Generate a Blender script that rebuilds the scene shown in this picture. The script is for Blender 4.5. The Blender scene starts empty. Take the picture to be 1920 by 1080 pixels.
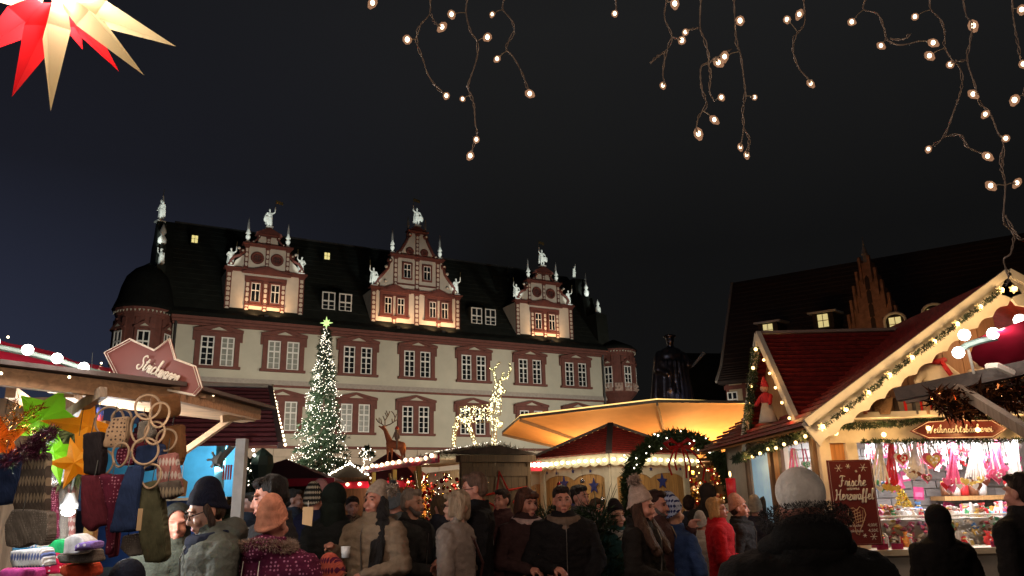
import bpy, bmesh, math, random
from mathutils import Vector, Matrix, Euler, noise
random.seed(7)
rnd = random.Random(11)
R = math.radians
PI = math.pi
scn = bpy.context.scene
COL = scn.collection

# ---------------------------------------------------------------- camera
FPX, CAM_H = 1430.0, 1.65
PITCH, ROLL = math.atan(395 / FPX), R(1.4)
_f = Vector((0, math.cos(PITCH), math.sin(PITCH)))
_r0 = Vector((1, 0, 0)); _u0 = _r0.cross(_f)
_r = _r0 * math.cos(ROLL) - _u0 * math.sin(ROLL)
_u = _u0 * math.cos(ROLL) + _r0 * math.sin(ROLL)
cam_data = bpy.data.cameras.new('camera')
cam = bpy.data.objects.new('camera', cam_data); COL.objects.link(cam)
cam_data.sensor_width = 36.0; cam_data.lens = FPX / 1920 * 36.0
cam_data.clip_start = 0.05; cam_data.clip_end = 1500
_m = Matrix((_r, _u, -_f)).transposed().to_4x4(); _m.translation = (0, 0, CAM_H)
cam.matrix_world = _m
scn.camera = cam

def at(px, py, Y):
    """surveyed position: the point seen at photo pixel (px, py) that stands Y metres down the square"""
    d = _r * (px - 960) + _u * (540 - py) + _f * FPX
    return Vector((0, 0, CAM_H)) + d * (Y / d.y)

# ---------------------------------------------------------------- night sky
world = bpy.data.worlds.new("World"); scn.world = world; world.use_nodes = True
wn, wl = world.node_tree.nodes, world.node_tree.links
wn.clear()
w_out = wn.new('ShaderNodeOutputWorld'); w_bg = wn.new('ShaderNodeBackground'); w_bg2 = wn.new('ShaderNodeBackground'); w_add = wn.new('ShaderNodeAddShader')
w_tc = wn.new('ShaderNodeTexCoord'); w_sep = wn.new('ShaderNodeSeparateXYZ')
w_r1 = wn.new('ShaderNodeValToRGB'); w_r2 = wn.new('ShaderNodeValToRGB'); w_mix = wn.new('ShaderNodeMixRGB'); w_mr = wn.new('ShaderNodeMapRange')
w_noise = wn.new('ShaderNodeTexNoise'); w_noise.inputs['Scale'].default_value = 1.6; w_noise.inputs['Detail'].default_value = 3
w_mul = wn.new('ShaderNodeMixRGB'); w_mul.blend_type = 'MULTIPLY'; w_mul.inputs[0].default_value = 0.35
wl.new(w_tc.outputs['Generated'], w_sep.inputs[0]); wl.new(w_tc.outputs['Generated'], w_noise.inputs['Vector'])
# west side: blue left over from dusk near the roofs; east side: neutral black
w_r1.color_ramp.elements[0].position = 0.0; w_r1.color_ramp.elements[0].color = (0.026, 0.036, 0.072, 1)
e = w_r1.color_ramp.elements.new(0.20); e.color = (0.022, 0.026, 0.048, 1)
e = w_r1.color_ramp.elements.new(0.38); e.color = (0.0115, 0.0122, 0.019, 1)
w_r1.color_ramp.elements[-1].position = 0.75; w_r1.color_ramp.elements[-1].color = (0.0100, 0.0102, 0.0115, 1)
w_r2.color_ramp.elements[0].position = 0.0; w_r2.color_ramp.elements[0].color = (0.0062, 0.0062, 0.0063, 1)
w_r2.color_ramp.elements[0].position = .30; w_r2.color_ramp.elements[-1].position = 0.56; w_r2.color_ramp.elements[-1].color = (0.0135, 0.0135, 0.0137, 1)
wl.new(w_sep.outputs['Z'], w_r1.inputs[0]); wl.new(w_sep.outputs['Z'], w_r2.inputs[0])
w_mr.inputs['From Min'].default_value = -0.55; w_mr.inputs['From Max'].default_value = -0.02
wl.new(w_sep.outputs['X'], w_mr.inputs['Value'])
wl.new(w_mr.outputs[0], w_mix.inputs[0]); wl.new(w_r1.outputs[0], w_mix.inputs[1]); wl.new(w_r2.outputs[0], w_mix.inputs[2])
wl.new(w_mix.outputs[0], w_mul.inputs[1]); wl.new(w_noise.outputs['Fac'], w_mul.inputs[2])
wl.new(w_mul.outputs[0], w_bg.inputs['Color']); w_bg.inputs['Strength'].default_value = 1.0
w_sky = wn.new('ShaderNodeTexSky'); w_sky.sky_type = 'NISHITA'; w_sky.sun_disc = False
w_sky.sun_elevation = R(-5); w_sky.sun_rotation = R(-70)
wl.new(w_sky.outputs[0], w_bg2.inputs['Color']); w_bg2.inputs['Strength'].default_value = 0.05
wl.new(w_bg.outputs[0], w_add.inputs[0]); wl.new(w_bg2.outputs[0], w_add.inputs[1]); wl.new(w_add.outputs[0], w_out.inputs['Surface'])

def aim(o, target):
    o.rotation_euler = (Vector(target) - o.location).to_track_quat('-Z', 'Y').to_euler()

def light(name, kind, loc, power, color=(1, 1, 1), size=0.05, target=None, cone=None, blend=0.6, parent=None):
    d = bpy.data.lights.new(name, kind); o = bpy.data.objects.new(name, d); COL.objects.link(o)
    d.energy = power; d.color = color
    if kind == 'AREA': d.size = size
    elif kind != 'SUN': d.shadow_soft_size = size
    if kind == 'SPOT': d.spot_size = R(cone or 60); d.spot_blend = blend
    o.location = loc
    if parent: o.parent = parent
    if target is not None: aim(o, target)
    return o

moon = light('moon_light', 'SUN', (0, 0, 30), 0.004, (0.75, 0.85, 1.0)); moon.data.angle = R(0.5); moon.rotation_euler = (R(40), 0, R(-60))
# floodlights on the mast over the market that light the town hall front (bare lamps)
DIRB = Vector((math.cos(R(29)), math.sin(R(29)), 0)); NB = Vector((-math.sin(R(29)), math.cos(R(29)), 0))
ORG = Vector((-17.531, 40.0, 0))
def bld(x, y, z): return ORG + DIRB * x + NB * y + Vector((0, 0, z))
for fx, pw in ((2.0, 4900), (13.0, 4900), (25.0, 4800)):
    fl_ = light('market_floodlight', 'SPOT', bld(fx, -17, 4.6), pw, (1.0, 0.94, 0.80), 1.5, bld(fx, 0, 5.6), 84, 0.9); fl_.data.specular_factor = 0.0

for lx, ly, lz, lw in ((-1.6, -1.0, 2.5, 72), (1.9, -1.0, 2.6, 58)):   # unseen fill lights added behind the camera
    light('front_fill', 'POINT', (lx, ly, lz), lw, (1.0, .74, .58), .15)
scn.view_settings.view_transform = 'Standard'; scn.view_settings.look = 'None'
scn.view_settings.exposure = 0; scn.view_settings.gamma = 1
scn.render.engine = 'CYCLES'
scn.cycles.max_bounces = 5; scn.cycles.diffuse_bounces = 2; scn.cycles.glossy_bounces = 2; scn.cycles.transmission_bounces = 4
scn.cycles.transparent_max_bounces = 8; scn.cycles.caustics_reflective = False; scn.cycles.caustics_refractive = False
scn.cycles.sample_clamp_indirect = 4; scn.cycles.use_denoising = True

# ---------------------------------------------------------------- materials
_mats = {}
def mat(name, color, rough=0.6, metal=0.0, var=0.15, scale=6.0, bump=0.0, bscale=None, stretch=None, emit=None, es=0.0, spec=0.5,
        sheen=0.0, second=None, nolight=False, trans=0.0, alpha=1.0, coat=0.0):
    if name in _mats: return _mats[name]
    m = bpy.data.materials.new(name); m.use_nodes = True
    nt = m.node_tree; n = nt.nodes; l = nt.links
    b = n['Principled BSDF']
    b.inputs['Roughness'].default_value = rough; b.inputs['Metallic'].default_value = metal
    b.inputs['Specular IOR Level'].default_value = spec
    if sheen: b.inputs['Sheen Weight'].default_value = sheen
    if coat: b.inputs['Coat Weight'].default_value = coat
    if trans: b.inputs['Transmission Weight'].default_value = trans
    c = Vector(color[:3])
    tc = n.new('ShaderNodeTexCoord'); mp = n.new('ShaderNodeMapping')
    l.new(tc.outputs['Object'], mp.inputs['Vector'])
    if stretch: mp.inputs['Scale'].default_value = stretch
    if var or second:
        nz = n.new('ShaderNodeTexNoise'); nz.inputs['Scale'].default_value = scale; nz.inputs['Detail'].default_value = 5
        nz.inputs['Roughness'].default_value = 0.6
        l.new(mp.outputs[0], nz.inputs['Vector'])
        rp = n.new('ShaderNodeValToRGB'); rp.color_ramp.elements[0].position = 0.3; rp.color_ramp.elements[1].position = 0.7
        a = c * (1 - var); d = Vector(second) if second else c * (1 + var)
        rp.color_ramp.elements[0].color = (*a, 1); rp.color_ramp.elements[1].color = (*d, 1)
        l.new(nz.outputs['Fac'], rp.inputs[0]); l.new(rp.outputs[0], b.inputs['Base Color'])
    else:
        b.inputs['Base Color'].default_value = (*c, 1)
    if bump:
        nb = n.new('ShaderNodeTexNoise'); nb.inputs['Scale'].default_value = bscale or scale * 4; nb.inputs['Detail'].default_value = 4
        l.new(mp.outputs[0], nb.inputs['Vector'])
        bp = n.new('ShaderNodeBump'); bp.inputs['Strength'].default_value = bump; bp.inputs['Distance'].default_value = 0.02
        l.new(nb.outputs['Fac'], bp.inputs['Height']); l.new(bp.outputs[0], b.inputs['Normal'])
    if emit:
        b.inputs['Emission Color'].default_value = (*emit, 1); b.inputs['Emission Strength'].default_value = es
        if nolight: m.cycles.emission_sampling = 'NONE'
    if alpha < 1: b.inputs['Alpha'].default_value = alpha
    _mats[name] = m
    return m

def wood(name, c, dark=0.55, rough=0.6, axis='z', scale=9.0):
    """boards with long grain, darker streaks and knots"""
    if name in _mats: return _mats[name]
    st = {'z': (6, 6, .35), 'x': (.35, 6, 6), 'y': (6, .35, 6)}[axis]
    m = mat(name, c, rough, var=0.0, scale=scale)
    n, l = m.node_tree.nodes, m.node_tree.links; b = n['Principled BSDF']
    tc = n.new('ShaderNodeTexCoord'); mp = n.new('ShaderNodeMapping'); mp.inputs['Scale'].default_value = st
    oi = n.new('ShaderNodeObjectInfo'); vadd = n.new('ShaderNodeVectorMath'); vadd.operation = 'ADD'
    l.new(tc.outputs['Object'], vadd.inputs[0]); l.new(oi.outputs['Random'], vadd.inputs[1]); l.new(vadd.outputs[0], mp.inputs['Vector'])
    nz = n.new('ShaderNodeTexNoise'); nz.inputs['Scale'].default_value = scale * 0.6; nz.inputs['Detail'].default_value = 7; nz.inputs['Distortion'].default_value = 1.2
    l.new(mp.outputs[0], nz.inputs['Vector'])
    rp = n.new('ShaderNodeValToRGB'); rp.color_ramp.elements[0].position = 0.32; rp.color_ramp.elements[1].position = 0.62
    rp.color_ramp.elements[0].color = (*[v * dark for v in c], 1); rp.color_ramp.elements[1].color = (*c, 1)
    l.new(nz.outputs['Fac'], rp.inputs[0])
    hs = n.new('ShaderNodeHueSaturation'); mr = n.new('ShaderNodeMapRange'); mr.inputs['To Min'].default_value = 0.8; mr.inputs['To Max'].default_value = 1.15
    l.new(oi.outputs['Random'], mr.inputs['Value']); l.new(mr.outputs[0], hs.inputs['Value']); l.new(rp.outputs[0], hs.inputs['Color'])
    l.new(hs.outputs[0], b.inputs['Base Color'])
    bp = n.new('ShaderNodeBump'); bp.inputs['Strength'].default_value = 0.25; bp.inputs['Distance'].default_value = 0.01
    l.new(nz.outputs['Fac'], bp.inputs['Height']); l.new(bp.outputs[0], b.inputs['Normal'])
    return m

def lamp_mat(name, c, s, sample=False):
    return mat(name, (0.8, 0.8, 0.8), 0.4, var=0, emit=c, es=s, nolight=not sample)

def translucent(name, color, amount=0.6, rough=0.6, var=0.1):
    if name in _mats: return _mats[name]
    m = mat(name, color, rough, var=var, scale=4)
    n, l = m.node_tree.nodes, m.node_tree.links; b = n['Principled BSDF']
    t = n.new('ShaderNodeBsdfTranslucent'); t.inputs['Color'].default_value = (*color, 1)
    mx = n.new('ShaderNodeMixShader'); mx.inputs[0].default_value = amount
    l.new(b.outputs[0], mx.inputs[1]); l.new(t.outputs[0], mx.inputs[2]); l.new(mx.outputs[0], n['Material Output'].inputs['Surface'])
    return m

# ---------------------------------------------------------------- mesh helpers
class MB:
    def __init__(s): s.v = []; s.f = []; s.m = []; s.k = 0
    def add(s, vs, fs):
        o = len(s.v); s.v.extend([tuple(v) for v in vs]); s.f.extend([tuple(i + o for i in f) for f in fs]); s.m.extend([s.k] * len(fs)); return s
    def mt(s, k): s.k = k; return s
    def bx(s, x0, x1, y0, y1, z0, z1):
        return s.add([(x0,y0,z0),(x1,y0,z0),(x1,y1,z0),(x0,y1,z0),(x0,y0,z1),(x1,y0,z1),(x1,y1,z1),(x0,y1,z1)],
                     [(0,3,2,1),(4,5,6,7),(0,1,5,4),(1,2,6,5),(2,3,7,6),(3,0,4,7)])
    def beam(s, p0, p1, w, h, up=(0, 0, 1)):
        p0, p1 = Vector(p0), Vector(p1); d = (p1 - p0).normalized(); sd = d.cross(Vector(up))
        if sd.length < 1e-4: sd = d.cross(Vector((0, 1, 0)))
        sd.normalize(); u = sd.cross(d)
        vs = [p + sd * a * w / 2 + u * b * h / 2 for p in (p0, p1) for a, b in ((-1,-1),(1,-1),(1,1),(-1,1))]
        return s.add(vs, [(0,1,2,3),(7,6,5,4),(0,4,5,1),(1,5,6,2),(2,6,7,3),(3,7,4,0)])
    def tube(s, pts, r, n=6, cap=True, closed=False):
        pts = [Vector(p) for p in pts]; N = len(pts); rs = r if isinstance(r, (list, tuple)) else [r] * N
        o = len(s.v); prev = None
        for i, p in enumerate(pts):
            if closed: t = pts[(i + 1) % N] - pts[i - 1]
            else: t = pts[min(i + 1, N - 1)] - pts[max(i - 1, 0)]
            t = t.normalized() if t.length > 1e-9 else Vector((0, 0, 1))
            if prev is None:
                a = Vector((0, 0, 1)) if abs(t.z) < .9 else Vector((1, 0, 0)); a = (a - t * a.dot(t)).normalized()
            else:
                a = prev - t * prev.dot(t); a = a.normalized() if a.length > 1e-6 else Vector((1, 0, 0))
            prev = a; b = t.cross(a)
            for k in range(n):
                q = 2 * PI * k / n; s.v.append(tuple(p + (a * math.cos(q) + b * math.sin(q)) * rs[i]))
        fs = []
        for i in range(N if closed else N - 1):
            j = (i + 1) % N
            for k in range(n): fs.append((o + i*n + k, o + i*n + (k+1) % n, o + j*n + (k+1) % n, o + j*n + k))
        if cap and not closed:
            fs.append(tuple(o + k for k in range(n))[::-1]); fs.append(tuple(o + (N-1)*n + k for k in range(n)))
        s.f.extend(fs); s.m.extend([s.k] * len(fs)); return s
    def ball(s, c, r, n=8, h=5, rot=None):
        c = Vector(c); r = (r, r, r) if not isinstance(r, (tuple, list)) else r
        vs = [Vector((0, 0, r[2]))]
        for i in range(1, h):
            a = PI * i / h
            for k in range(n):
                q = 2 * PI * k / n; vs.append(Vector((r[0]*math.sin(a)*math.cos(q), r[1]*math.sin(a)*math.sin(q), r[2]*math.cos(a))))
        vs.append(Vector((0, 0, -r[2])))
        if rot is not None: vs = [rot @ v for v in vs]
        vs = [v + c for v in vs]
        fs = [(0, 1 + k, 1 + (k+1) % n) for k in range(n)]
        for i in range(h - 2):
            for k in range(n): a = 1 + i*n + k; b = 1 + i*n + (k+1) % n; fs.append((a, a + n, b + n, b))
        L = len(vs) - 1; fs += [(L, 1 + (h-2)*n + (k+1) % n, 1 + (h-2)*n + k) for k in range(n)]
        return s.add(vs, fs)
    def cap(s, p0, p1, r0, r1, n=10):
        """tapered capsule (limb)"""
        p0, p1 = Vector(p0), Vector(p1); d = p1 - p0; L = max(d.length, 1e-6); d = d / L
        pts, rs = [], []
        for a in (-1.0, -.7, -.3): pts.append(p0 + d * r0 * a); rs.append(max(r0 * math.sqrt(max(1 - a*a, 0.0)), r0 * .02))
        pts.append(p0); rs.append(r0); pts.append(p1); rs.append(r1)
        for a in (.3, .7, 1.0): pts.append(p1 + d * r1 * a); rs.append(max(r1 * math.sqrt(max(1 - a*a, 0.0)), r1 * .02))
        return s.tube(pts, rs, n)
    def prism(s, poly, o=(0,0,0), u=(1,0,0), v=(0,0,1), t=0.05):
        """polygon in the (u, v) plane through o, extruded by t against u x v"""
        o, u, v = Vector(o), Vector(u), Vector(v); w = u.cross(v).normalized() * -t
        n = len(poly); A = [o + u*a + v*b for a, b in poly]
        area = sum(poly[i][0]*poly[(i+1) % n][1] - poly[(i+1) % n][0]*poly[i][1] for i in range(n))
        if area < 0: A = A[::-1]
        return s.add(A + [p + w for p in A], [tuple(range(n)), tuple(range(2*n - 1, n - 1, -1))] + [(i, i + n, (i+1) % n + n, (i+1) % n) for i in range(n)])
    def lathe(s, prof, c=(0,0,0), n=12, sx=1, sy=1, rot=None, cap=True):
        c = Vector(c); o = len(s.v)
        for r, z in prof:
            for k in range(n):
                q = 2*PI*k/n; p = Vector((r*sx*math.cos(q), r*sy*math.sin(q), z))
                if rot is not None: p = rot @ p
                s.v.append(tuple(p + c))
        fs = []
        for i in range(len(prof) - 1):
            for k in range(n): fs.append((o + i*n + k, o + i*n + (k+1) % n, o + (i+1)*n + (k+1) % n, o + (i+1)*n + k))
        if cap: fs.append(tuple(o + k for k in range(n))[::-1]); fs.append(tuple(o + (len(prof)-1)*n + k for k in range(n)))
        s.f.extend(fs); s.m.extend([s.k] * len(fs)); return s
    def mesh(s, name, mats, smooth=False):
        me = bpy.data.meshes.new(name); me.from_pydata(s.v, [], s.f)
        for m in (mats if isinstance(mats, (list, tuple)) else [mats]): me.materials.append(m)
        if max(s.m, default=0) > 0: me.polygons.foreach_set('material_index', s.m)
        if smooth: me.polygons.foreach_set('use_smooth', [True] * len(me.polygons))
        me.update(); return me
    def build(s, name, mats, parent=None, smooth=False, kind=None):
        return link(name, s.mesh(name, mats, smooth), parent, kind)

def link(name, me, parent=None, kind=None):
    o = bpy.data.objects.new(name, me); COL.objects.link(o)
    if parent is not None: o.parent = parent
    if kind: o['kind'] = kind
    return o

def tag(o, label, cat, group=None):
    o['label'] = label; o['category'] = cat
    if group: o['group'] = group
    return o

def thing(name, label, cat, loc=(0, 0, 0), rz=0.0, group=None, rot=None):
    o = bpy.data.objects.new(name, None); COL.objects.link(o); o.empty_display_size = 0.1
    o.location = loc; o.rotation_euler = rot if rot is not None else (0, 0, rz)
    return tag(o, label, cat, group)

def remesh(mb, voxel, smooth_it=4, ratio=None):
    """one continuous skin over overlapping solids"""
    me = mb.mesh('tmp', [])
    o = bpy.data.objects.new('tmp', me); COL.objects.link(o)
    r = o.modifiers.new('r', 'REMESH'); r.mode = 'VOXEL'; r.voxel_size = voxel; r.adaptivity = 0
    if smooth_it:
        q = o.modifiers.new('s', 'SMOOTH'); q.iterations = smooth_it; q.factor = 0.5
    if ratio:
        d = o.modifiers.new('d', 'DECIMATE'); d.ratio = ratio
    dg = bpy.context.evaluated_depsgraph_get()
    out = bpy.data.meshes.new_from_object(o.evaluated_get(dg))
    bpy.data.objects.remove(o); bpy.data.meshes.remove(me)
    out.polygons.foreach_set('use_smooth', [True] * len(out.polygons))
    return out

def setmat(me, m): me.materials.clear(); me.materials.append(m); return me
def vadd(a, b): return Vector(a) + Vector(b)
def star2d(R1, R2, n=5, a0=PI/2): return [((R1 if i % 2 == 0 else R2) * math.cos(a0 + PI*i/n), (R1 if i % 2 == 0 else R2) * math.sin(a0 + PI*i/n)) for i in range(2*n)]
def lerp(a, b, t): return a + (b - a) * t

def text(name, body, size, loc, rot, m, parent=None, ext=0.004, font=None, shear=0.0, align='CENTER', offset=0.0, sx=1.0):
    c = bpy.data.curves.new(name, 'FONT'); c.body = body; c.size = size; c.extrude = ext; c.align_x = align; c.align_y = 'CENTER'
    c.shear = shear; c.offset = offset; c.resolution_u = 3
    o = bpy.data.objects.new(name, c); COL.objects.link(o)
    dg = bpy.context.evaluated_depsgraph_get(); me = bpy.data.meshes.new_from_object(o.evaluated_get(dg))
    bpy.data.objects.remove(o)
    setmat(me, m)
    t = link(name, me, parent); t.location = loc; t.rotation_euler = rot; t.scale = (sx, 1, 1)
    return t

# ---------------------------------------------------------------- ground
def ground_mat():
    m = mat('cobble_stone', (0.09, 0.085, 0.08), 0.55, var=0)
    n, l = m.node_tree.nodes, m.node_tree.links; b = n['Principled BSDF']
    tc = n.new('ShaderNodeTexCoord'); v = n.new('ShaderNodeTexVoronoi'); v.inputs['Scale'].default_value = 8; v.feature = 'DISTANCE_TO_EDGE'
    l.new(tc.outputs['Object'], v.inputs['Vector'])
    rp = n.new('ShaderNodeValToRGB'); rp.color_ramp.elements[0].color = (.02, .02, .02, 1); rp.color_ramp.elements[1].color = (.11, .1, .095, 1); rp.color_ramp.elements[1].position = .12
    l.new(v.outputs['Distance'], rp.inputs[0]); l.new(rp.outputs[0], b.inputs['Base Color'])
    bp = n.new('ShaderNodeBump'); bp.inputs['Distance'].default_value = .03; l.new(rp.outputs[0], bp.inputs['Height']); l.new(bp.outputs[0], b.inputs['Normal'])
    return m
g = MB(); g.add([(-600,-300,0),(600,-300,0),(600,900,0),(-600,900,0)], [(0,1,2,3)])
g.build('ground', ground_mat(), kind='structure')
# ================================================================ town hall across the square
M_cream = mat('cream_render', (0.50, 0.475, 0.385), 0.85, var=0.11, scale=0.6, bump=0.08, bscale=30)
M_red = mat('red_sandstone', (0.15, 0.052, 0.040), 0.8, var=0.2, scale=3, bump=0.15, bscale=25)
M_gred = mat('painted_gable_red', (0.125, 0.036, 0.028), 0.75, var=0.2, scale=5)
M_gcream = mat('gable_cream', (0.56, 0.51, 0.43), 0.8, var=0.08, scale=2)
M_slate = mat('dark_roof_slate', (0.019, 0.022, 0.019), 0.9, spec=.12, var=0.3, scale=2, bump=0.3, bscale=12)
M_white = mat('white_window_paint', (0.75, 0.74, 0.70), 0.5, var=0.04)
M_glass = mat('dark_window_glass', (0.012, 0.014, 0.016), 0.08, var=0.2, spec=0.6)
M_curt = mat('curtained_window_glass', (0.24, 0.25, 0.22), 0.3, var=0.25, scale=3)
M_ash = mat('ashlar_stone', (0.50, 0.41, 0.32), 0.85, var=0.12, scale=2, bump=0.2)
M_lead = mat('dark_lead', (0.03, 0.03, 0.03), 0.5, var=0.2)
M_stat = mat('white_statue_stone', (0.72, 0.74, 0.70), 0.6, var=0.15, scale=5)
M_yel = lamp_mat('yellow_lit_window', (0.9, 0.75, 0.22), 0.8)

town = thing('town_hall', 'long cream town hall with red window surrounds and three ornate gables', 'town hall', ORG, R(29))
W = MB(); W.bx(-0.7, 27.3, 0, 12, 4.75, 11.35); W.build('wall', M_cream, town)
# window surround + casements, local x = window centre, z = sill
def win_surround(w, h, ped=0.30, jamb=0.0):
    b = MB(); d = -0.14
    # sill, jambs, mullion, head, frieze, cornice, open pediment
    b.bx(-w/2 - .10, w/2 + .10, d - .08, 0, -.14, 0)
    cw = 0.72; jw = (w - 2*cw - .34) / 2
    for x0, x1 in ((-w/2, -w/2 + jw), (-.17, .17), (w/2 - jw, w/2)): b.bx(x0, x1, d, 0, 0, h)
    b.bx(-w/2, w/2, d, 0, h, h + .24)
    b.bx(-w/2 - .14, w/2 + .14, d - .12, 0, h + .24, h + .32)
    for sgn in (-1, 1):
        b.bx(*( (-w/2 - .14, -w/2 - .003) if sgn < 0 else (w/2 + .003, w/2 + .14)), d + .03, 0, h - .25, h + .24)
        x_e, z_e = sgn * (w/2 + .12), h + .60
        b.prism([(sgn*(w/2 + .14), h + .322), (sgn*(w/2 + .14), h + .38), (0, h + .36 + ped), (0, h + .27 + ped), (sgn*(w/2 - .34), h + .322)], (0, d - .12, 0), t=.24)
    b.prism([(-w/2 + .02, h + .322), (w/2 - .02, h + .322), (0, h + .28 + ped)], (0, d - .03, 0), t=.1)
    b.mt(1); b.prism([(-.42, h + .34), (.42, h + .34), (0, h + .52)], (0, d - .06, 0), t=.03)
    return b.mesh('window_surround', [M_red, M_cream])
def casement(cw, h, rows_up=2, rows_dn=4, mid=.62, grey=0):
    """white casement: transom high up, centre stile, glazing bars"""
    b = MB(); f = .065 if cw > .55 else .04; y0, y1 = -.07, -.02
    b.bx(-cw/2, cw/2, y0, y1, 0, f); b.bx(-cw/2, cw/2, y0, y1, h - f, h)
    b.bx(-cw/2, -cw/2 + f, y0, y1, f, h - f); b.bx(cw/2 - f, cw/2, y0, y1, f, h - f)
    b.bx(-f*.54, f*.54, y0 - .01, y1, f, h - f)
    zt = h * mid; b.bx(-cw/2 + f, cw/2 - f, y0 - .014, y1 + .002, zt - f*.6, zt + f*.6)
    for k in range(1, rows_dn): z = f + (zt - .04 - f) * k / rows_dn; b.bx(-cw/2 + f, cw/2 - f, y0 + .012, y1 + .004, z - .014, z + .014)
    for k in range(1, rows_up): z = zt + .04 + (h - f - zt - .04) * k / rows_up; b.bx(-cw/2 + f, cw/2 - f, y0 + .012, y1 + .004, z - .014, z + .014)
    b.mt(1); b.bx(-cw/2 + f/2, cw/2 - f/2, -.035, -.015, f/2, h - f/2)
    return b.mesh('casement', [M_white, M_curt if grey else M_glass])
ms = win_surround(2.3, 1.62); mcd, mcg = casement(.68, 1.62, 2, 3), casement(.68, 1.62, 2, 3, grey=1)
def window(cx, z, g1, g2, mesh=ms):
    s = link('window', mesh, town); s.location = (cx, 0, z)
    for sx, g_ in ((-.515, g1), (.515, g2)):
        c = link('casement', mcg if g_ else mcd, s); c.location = (sx, -.004, 0)
UPW = [(1.61, 0, 1), (5.15, 1, 1), (9.47, 0, 0), (13.23, 0, 0), (17.08, 0, 0), (21.22, 0, 0), (24.84, 0, 0)]
for x, a, b_ in UPW: window(x, 8.93, a, b_)
for x, a, b_ in [(1.6, 1, 1), (5.2, 1, 1), (9.42, 1, 1), (13.16, 0, 0), (16.97, 0, 0), (21.22, 0, 0), (24.84, 0, 0)]: window(x, 5.55, a, b_)
c = MB()
c.bx(-.75, 27.35, -.12, 0, 11.10, 11.22); c.bx(-.8, 27.4, -.30, 0, 11.22, 11.36); c.bx(-.85, 27.45, -.48, .3, 11.363, 11.52)
c.build('eaves_cornice', M_red, town)
c = MB(); c.bx(-.7, 27.3, -.08, 0, 7.94, 8.06); c.mt(1); c.bx(-.72, 27.32, -.13, 0, 8.061, 8.22); c.bx(-.72, 27.32, -.05, 0, 8.221, 8.34)
c.build('string_course', [M_red, mat('greyish_moulding', (.36, .32, .28), .85)], town)
c = MB(); c.bx(-.7, 27.3, -.16, .02, 4.60, 4.745); c.build('plinth_cornice', M_red, town)
# ashlar base: blocks with recessed joints
W = MB(); W.bx(-.68, 27.28, .02, 12, 0, 4.598); W.build('base_wall', mat('mortar', (.30, .25, .2), .9), town)
bm1 = MB().bx(.012, 1.388, -.045, .018, .012, .438).mesh('stone_block', M_ash); bm2 = MB().bx(.012, .688, -.045, .018, .012, .438).mesh('stone_block', M_ash)
for r in range(6):
    z = 4.15 - r * .45
    x = -.7
    if r % 2: o = link('stone_block', bm2, town); o.location = (x, 0, z); x += .7
    while x + 1.4 <= 27.35: o = link('stone_block', bm1, town); o.location = (x, 0, z); x += 1.4
# roof: flared skirt and steep slope, both sides; hipped thickness
rf = MB()
prof = [(-.50, 11.525), (-.25, 11.78), (.35, 12.15), (.95, 12.8), (6.0, 18.85), (11.05, 12.8), (12.2, 11.6), (11.9, 11.45), (0, 11.53)]
n_ = len(prof)
rf.add([(-1.3, y, z) for y, z in prof] + [(27.4, y, z) for y, z in prof], [tuple(range(n_))[::-1], tuple(range(n_, 2*n_))] + [(i, (i+1) % n_, (i+1) % n_ + n_, i + n_) for i in range(n_)])
rf.build('roof', M_slate, town)
sb = MB()
for k in range(16):   # slate courses as thin laps
    t = k / 16; y, z = lerp(.95, 6, t), lerp(12.8, 18.85, t); sb.bx(-.78, 27.38, y - .02, y + .25, z - .05, z + .002)
sb.build('slate_courses', M_slate, town, kind='stuff')
sb = MB(); sb.beam((-.7, 6, 18.87), (27.3, 6, 18.87), .25, .1); sb.build('roof_ridge', M_lead, town)
for x in (-.58, 27.12): d = MB(); d.tube([(x, -.2, 11.3), (x, -.12, 10.9), (x, -.12, .2)], .07, 8); d.build('downpipe', M_lead, town)
# pairs of dormer windows flush in the roof
for xc in (8.42, 18.42):
    for dx in (-.52, .52):
        y_f = 1.15
        d = MB(); d.bx(xc + dx - .42, xc + dx + .42, y_f, 3.2, 12.88, 14.12); do = d.build('dormer', M_slate, town)
        cc = link('casement', casement(.8, 1.12, 1, 2, .5), do); cc.location = (xc + dx, y_f, 12.93)
for xs, y_, z_ in ((.35, 4.0, 17.25), (8.45, 4.0, 17.25)):
    d = MB(); d.bx(xs - .22, xs + .22, 4.0, 5.3, 17.0, 17.55); s = d.build('skylight', M_slate, town)
    e_ = MB(); e_.bx(xs - .17, xs + .17, 3.97, 3.995, 17.05, 17.5); e_.mt(1); e_.bx(xs - .012, xs + .012, 3.95, 3.968, 17.05, 17.5); e_.bx(xs - .17, xs + .17, 3.95, 3.966, 17.27, 17.29)
    e_.build('pane', [M_yel, M_lead], s)

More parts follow.
